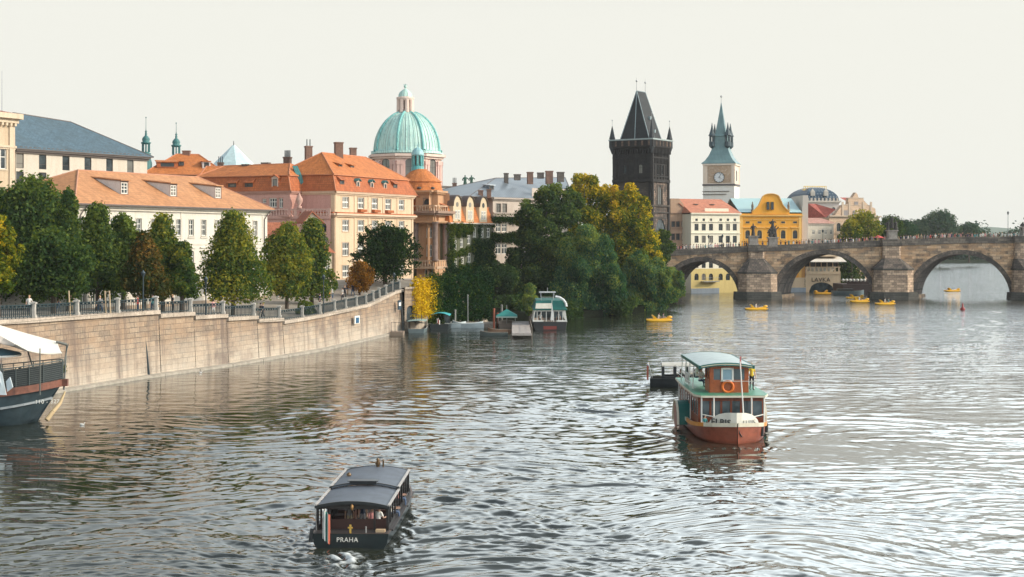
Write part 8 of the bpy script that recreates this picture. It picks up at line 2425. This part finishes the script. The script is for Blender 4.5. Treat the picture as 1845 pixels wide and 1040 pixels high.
# floating landing stage with shed
r = thing('landing_stage', 'dark floating landing stage with small rounded hut beside the turquoise launch', 'pontoon', (GX(760, 198), 199, 0))
m = MB(); X_ = GX(765, 200); m.box(X_ - 4, X_ + 10, 200, 205, -.3, .5); m.build('deck', WOOD, r)
m = MB(); m.lathe((GX(776, 203), 203, .5), [(1.7, 0), (1.7, 1.7), (1.9, 1.75), (1.2, 2.6), (.02, 2.9)], 10); m.build('hut', plain('hut_brown', (.14, .08, .06), .7), r)
m = MB()
for k in range(8): x = X_ - 3.8 + k * .8; m.tube((x, 200.1, .5), (x, 200.1, 1.5), .03)
m.bar((X_ - 3.8, 200.1, 1.5), (X_ + 1.8, 200.1, 1.5), .05); m.build('handrail', STEEL, r)
# low stone landing at the wall's foot
r = thing('landing_step', 'small stone landing with thin railing at the far end of the quay wall', 'landing', G(716, 600, 184))
m = MB(); P = WY(604); m.box(GX(704, 184), GX(727, 184), 183, 186, -.8, .45, 0); m.build('slab', plain('landing_stone', (.22, .17, .13), .8), r)
m = MB()
for k in range(4): x = GX(705 + k * 7, 183.3); m.tube((x, 183.2, .45), (x, 183.2, 1.75), .03)
m.bar((GX(705, 183.3), 183.2, 1.7), (GX(726, 183.3), 183.2, 1.7), .04); m.build('handrail', DARKM, r)
r = thing('gangway', 'thin dark gangway and steps below the gate', 'gangway', G(740, 580, 190)); m = MB()
m.bar(G(736, 578, 190), G(760, 582, 192), 1.1, .1)
for k in range(6): P = G(737 + k * 4.5, 578 + k * .8, 190); m.tube(P, P + Vector((0, 0, 1.1)), .03)
m.bar(G(736, 565, 190), G(760, 568, 191), .04); m.build('walkway', DARKM, r)

# ---- pedal boats
YB_ = plain('pedal_boat_yellow', (.78, .42, .015), .35, var=.08); 
def pedal():
    r = thing('pedal_boat', '', 'pedal boat', (0, 0, 0), group='yellow pedal boats', world=False)
    m = MB()
    for s in (-1, 1):
        rg = []
        for i in range(11):
            t = i / 10; x = -1.9 + 3.8 * t; k = math.sin(PI * min(1, .12 + t * .85)) ** .45; zz = .10 + .10 * abs(2 * t - 1) ** 2
            rg.append([(x, s * .62 + .30 * k * math.cos(a), zz + .26 * k * math.sin(a)) for a in [2 * PI * j / 8 for j in range(8)]])
        m.loft(rg, 0, True, True)
    m.build('float', YB_, r)
    m = MB(); m.loft([[(-1.5, -.6, .28), (-1.5, .6, .28), (-1.5, .6, .40), (-1.5, -.6, .40)], [(.2, -.65, .28), (.2, .65, .28), (.2, .65, .42), (.2, -.65, .42)], [(1.6, -.5, .30), (1.6, .5, .30), (1.6, .5, .62), (1.6, -.5, .62)]], 0)
    m.hexa([(-.9, -.6, .40), (-.3, -.6, .40), (-.3, .6, .40), (-.9, .6, .40), (-1.15, -.6, .95), (-.95, -.6, .95), (-.95, .6, .95), (-1.15, .6, .95)], 0); m.ball((1.55, 0, .62), .33, 8, 0, 1.3, 1.5, .7)
    m.build('deck', YB_, r)
    m = MB(); m.tube((.3, 0, .42), (.1, 0, .8), .03); m.ball((.05, 0, .82), .07, 6); m.build('tiller', BLACKP, r)
    return r
p0 = pedal()
PB = [(1188, 579, 0, 'yellow pedal boat nearest the willows left of the first pier'), (1363, 558.5, 0, 'yellow pedal boat in front of the first bridge pier'), (1482, 530.2, 3.14, 'orange-yellow pedal boat at the arched boat entrance'), (1541, 538, .1, 'pedal boat behind its twin at the left foot of the second pier'),
      (1549, 544.5, 0, 'pedal boat in front of its twin at the left foot of the second pier'), (1595, 549, 0, 'yellow pedal boat before the second bridge pier'), (1716, 525.5, .1, 'lone yellow pedal boat on bright water in the third arch')]
for k, (px, py, rz, lab) in enumerate(PB):
    o = p0 if k == 0 else copy_tree(p0)
    Y = WY(py); o.location = (GX(px, Y), Y, 0); o.rotation_euler = (0, 0, rz); o['label'] = lab
    s_ = {0: 1.0, 1: 1.0, 2: 1.0, 5: .95}.get(k, .95); o.scale = (s_,) * 3
    if k in (0, 4, 5, 1):
        gp = ['on the pedal boat nearest the willows', 'on the pedal boat before the first pier', '', '', 'on the front twin pedal boat', 'on the pedal boat before the second pier'][k]
        person('person in white sitting ' + gp, Vector((GX(px, Y) - .15 * 1, Y - .25, .0)), PI / 2, 'sit', 'white', 'khaki', group='people on pedal boats')
        if k in (0, 5): person('person in ' + ('teal' if k == 5 else 'grey') + ' beside the one in white ' + gp, Vector((GX(px, Y) + .55, Y - .2, .0)), PI / 2, 'sit', 'teal' if k == 5 else 'grey', 'khaki', group='people on pedal boats')
# buoy
r = thing('river_buoy', 'dark red cone-topped buoy on bright water before the third arch', 'buoy', (GX(1734.5, WY(559)), WY(559), 0))
m = MB(); P = Vector(r.location); m.lathe(P, [(.28, -.3), (.42, 0), (.42, .35), (.16, .5), (.14, 1.0), (.02, 1.35)], 10); m.build('float', plain('buoy_red', (.30, .03, .03), .5), r)
# moored blue boat and gulls at the club
r = thing('moored_barge', 'grey blue low barge moored at the riverside club', 'boat', (GX(1520, 315), 315, 0), world=False)
m, st = hull(7, 2.4, .9, bow=.4, n=10); m.v = [Vector((p.y - 2.5, p.x, p.z)) for p in m.v]; m.f = [f[::-1] for f in m.f]; m.build('hull', [plain('barge_blue_grey', (.15, .22, .26), .5), plain('boat_floor', (0, 0, 0)), plain('white_gunwale', (0, 0, 0))], r)
m = MB(); m.box(-1.5, 2.0, -.8, .8, .9, 1.4); m.build('deckhouse', plain('deckhouse_dark', (.05, .06, .06), .5), r)
r = thing('terrace', 'dark wooden waterside terrace with white round lights under the second arch', 'terrace', G(1545, 520, 322)); m = MB()
m.box(GX(1515, 322), GX(1572, 322), 320, 330, -.5, GZ(512, 322)); m.box(GX(1524, 322), GX(1572, 322), 321, 321.2, GZ(512, 322), GZ(503, 322)); m.build('platform', plain('terrace_wood', (.07, .05, .05), .8), r)
m = MB()
for k in range(7): m.ball(G(1519 + k * 6.5, 505, 320.3), .35, 8)
m.build('globe', plain('globe_white', (.7, .7, .66), .4), r)
GUL = plain('gull_white', (.75, .75, .72), .7)
GL = [(148, 766, 'white gull floating right of the restaurant ship bow'), (361, 672, 'white gull floating at the foot of the quay wall'), (1212, 538, 'white swan by the small pale willow'), (1326, 531, 'white swan at the foot of the white riverside house'), (1535, 524, 'white swan beside the grey blue barge')]
for px, py, lab in GL:
    Y = WY(py); r = thing('swan' if 'swan' in lab else 'gull', lab, 'bird', (GX(px, Y), Y, 0)); s_ = 1.9 if 'swan' in lab else .62
    m = MB(); P = Vector((GX(px, Y), Y, 0)); rg = []
    for i in range(9):
        t = i / 8; k = math.sin(PI * min(1, .08 + .9 * t)) ** .7; rg.append([P + Vector((-.25 + .5 * t, .12 * k * math.cos(a), .06 + .05 * t * 0 + .10 * k * math.sin(a) + (.06 * (1 - t) ** 3))) * 1.0 for a in [2 * PI * j / 8 for j in range(8)]])
    rg = [[P + (q - P) * s_ for q in r_] for r_ in rg]
    m.loft(rg, 0, True, True); m.path([P + Vector((.18, 0, .10)) * s_, P + Vector((.27, 0, .20)) * s_, P + Vector((.26, 0, .30 if s_ > 1 else .24)) * s_], [.05 * s_, .035 * s_, .035 * s_], 6); m.ball(P + Vector((.28, 0, .31 if s_ > 1 else .25)) * s_, .05 * s_, 6)
    m.build('body', GUL, r)
    m = MB(); q = P + Vector((.33, 0, .30 if s_ > 1 else .24)) * s_; m.tube(q - Vector((.03, 0, 0)), q + Vector((.07, 0, -.01)), .016 * s_, .004, 5); m.build('beak', plain('beak_orange', (.6, .2, .02), .6), r)

# ================================================================= PROMENADE LIFE
gw = 'walkers on the promenade'
def ground_z(px): return cop_z(px) - .08
PP = [(53, 6, 'stand', 'white', 'black', 'person in white shirt standing behind the railing under the dark trees'), (105, 9, 'walk', 'black', 'jeans', 'person in black between the first pale tree stakes'), (128, 10, 'stand', 'pink', 'khaki', 'person in pink top just left of the second stone post'),
      (180, 8, 'walk', 'grey', 'navy', 'person in grey before the white building wall'), (248, 4, 'lean', 'red', 'navy', 'person in bright red jacket leaning by the railing'), (275, 3, 'stand', 'teal', 'navy', 'person in turquoise crouched behind the railing'), (311, 1.8, 'stand', 'black', 'black', 'person in black suit standing right at the railing'),
      (384, 5, 'walk', 'pink', 'white', 'person in pink blouse below the conical tree'), (470, 5, 'walk', 'black', 'grey', 'left one of two dark-clad walkers beside a stone post'), (474, 4.4, 'walk', 'navy', 'black', 'right one of two dark-clad walkers beside a stone post'), (500, 14, 'walk', 'black', 'white', 'person before the small arched window of the annex'), (576, 5, 'walk', 'navy', 'black', 'dark-clad walker right of the round bush'),
      (592, 6, 'walk', 'orange', 'khaki', 'person in orange top near the corner of the white annex'), (599, 7, 'stand', 'white', 'jeans', 'person in white top near the corner of the annex'), (617, 5, 'walk', 'white', 'black', 'left walker in white of the group before the orange tree'), (621, 5.5, 'walk', 'black', 'black', 'middle walker in black of the group before the orange tree'), (626, 6, 'stand', 'navy', 'khaki', 'right walker in navy of the group before the orange tree'), (636, 5, 'walk', 'black', 'jeans', 'person alone in black under the orange tree')]
for k, (px, back_, pose, sh, lg, lab) in enumerate(PP):
    P = wall_pt(px); d = Vector((-.92, .38, 0)); Q = P + d * back_
    px2 = px; 
    for _ in range(6):   # slide along the promenade until it stands where the photo shows it
        cur = CX + Q.x / Q.y * F
        if abs(cur - px) < .3: break
        P2 = wall_pt(px2 := px2 + (px - cur)); Q = P2 + d * back_
    Q.z = ground_z(max(1, px2)) - .02 * back_
    person(lab, Q, [0.3, 2.2, 4.0, 1.2, 5.2][k % 5], pose, sh, lg, group=gw, hair=HAIRL if k % 3 == 0 else None, sc=1.02)
# street lamps and pale tree stakes on the promenade
for k, (px, y0, lab) in enumerate(((258, 500, 'slim dark lamp post among the left trees'), (371, 510, 'slim dark lamp post left of the conical tree'), (583, 505, 'slim dark lamp post right of the round bush'), (710, 500, 'short pale lamp post at the far end of the promenade'))):
    P = wall_pt(px) + Vector((-.92, .38, 0)) * 2.2; P = Vector((GX(px, P.y), P.y, ground_z(px))); Q = G(px, y0, P.y)
    r = thing('promenade_lamp', lab, 'street lamp', P, group='lamp posts on the promenade'); m = MB(); m.tube(P, Q, .07, .045, 6); m.build('post', DARKM, r)
    m = MB(); m.lathe(Q, [(.06, 0), (.20, .35), (.22, .4), (.02, .65)], 6); m.build('lantern', DARKM, r)
for k, (px, lab) in enumerate(((126, 'pale wooden stake leaning by the slender dark tree'), (191, 'pair of pale wooden tree stakes under the left trees'))):
    P = wall_pt(px) + Vector((-.92, .38, 0)) * 2.4; P = Vector((GX(px, P.y), P.y, ground_z(px))); r = thing('tree_stake', lab, 'stake', P, group='pale tree stakes'); m = MB()
    m.tube(P, G(px - 2, 524, P.y), .06, .06, 6)
    if k: m.tube(P + Vector((.4, 0, 0)), G(px + 6, 524, P.y), .06, .06, 6); m.bar(G(px - 2, 526, P.y), G(px + 6, 526, P.y), .06)
    m.build('stake', plain('pale_stake', (.50, .38, .24), .8), r)
# signs on the quay wall
r = thing('wall_sign', 'white sign with blue mark on the quay wall below the railing', 'sign', G(640, 580, 168)); 
Yq = wall_pt(640).y; nq = qn(640); fS = Fac((GX(636, Yq - .7), Yq - .7), (GX(645, Yq + .5), Yq + .5))
m = MB(); strip(m, fS, 0, fS.L, GZ(583, Yq), GZ(569, Yq), .1, 0, b=-.15); bd = m.build('board', WHITEP, r)
m = MB(); strip(m, fS, .25, fS.L - .25, GZ(582, Yq), GZ(572, Yq), .02, 0, b=-.27)
m.build('blue_field', plain('sign_blue', (.02, .10, .20), .5), bd)
r = thing('wall_sign', 'narrow dark sign board high on the quay wall near the gate', 'sign', G(716, 550, 184)); Yq = wall_pt(716).y
fS = Fac((GX(713, Yq - .5), Yq - .5), (GX(718, Yq + .2), Yq + .2)); m = MB(); strip(m, fS, 0, fS.L, GZ(558, Yq), GZ(541, Yq), .1, 0, b=-.3); bd = m.build('board', plain('sign_navy', (.02, .05, .08), .5), r)
m = MB(); strip(m, fS, .1, fS.L - .1, GZ(551, Yq), GZ(545, Yq), .02, 0, b=-.42); m.build('white_field', WHITEP, bd)
# roof statues on a church balustrade
for k, (px, lab) in enumerate(((838, 'left one of two green statues above the roofs'), (849.5, 'right one of two green statues above the roofs, arm raised'))):
    P = G(px, 336, 292); statue('roof_statue', lab, Vector((P.x, P.y, P.z - 2.0)), [(0, 0, 2.4)], plain('green_bronze', (.03, .10, .07), .6))
m = MB(); a, b = G(828, 338, 296), G(860, 338, 296); m.box(a.x, b.x, 288, 300, 5, GZ(338, 292) - 2.0); m.build('church_parapet', plaster('church_parapet_stone', (.5, .42, .35), .2), None, 'small stone parapet block carrying the two green roof statues', 'parapet')

# ---- crowd on the bridge
rs = random.Random(31)
cols = ['white', 'black', 'navy', 'red', 'grey', 'khaki', 'pink', 'white', 'teal', 'black', 'white']
xsb = []
x = 1212
while x < 1842:
    x += rs.uniform(2.6, 6.2) if (x < 1345 or x > 1440) else rs.uniform(5, 10)
    xsb.append(x)
for k, px in enumerate(xsb):
    u = BF.u(px); f = rs.choice([.06, .09, .16, .3]); P = bp(u, par_z(u) - .92, f)
    P.x = GX(px, P.y)
    person('tiny pedestrian in the crowd on the bridge deck, seen over the parapet from chest up', P, rs.uniform(0, 6.28), rs.choice(['stand', 'walk', 'stand']), rs.choice(cols), rs.choice(['jeans', 'black', 'khaki']),
           hair=rs.choice([None, HAIRL, None]), group='crowd on the bridge', sc=rs.uniform(.98, 1.12))
bpy.data.objects.remove(TMP)

# ---------------------------------------------------------------- the hazy river air
hz = MB(); hz.box(-1300, 2300, -60, 2750, -3.5, 64)
m_, t_, p_ = newmat('river_haze'); t_.nodes.remove(p_)
vol = N(t_, 'ShaderNodeVolumePrincipled', i_Density=0.00010); vol.inputs['Color'].default_value = (0.96, 0.98, 0.99, 1); vol.inputs['Anisotropy'].default_value = 0.2
t_.links.new(vol.outputs[0], t_.nodes['Material Output'].inputs['Volume'])
hz.build('haze', m_, kind='stuff')
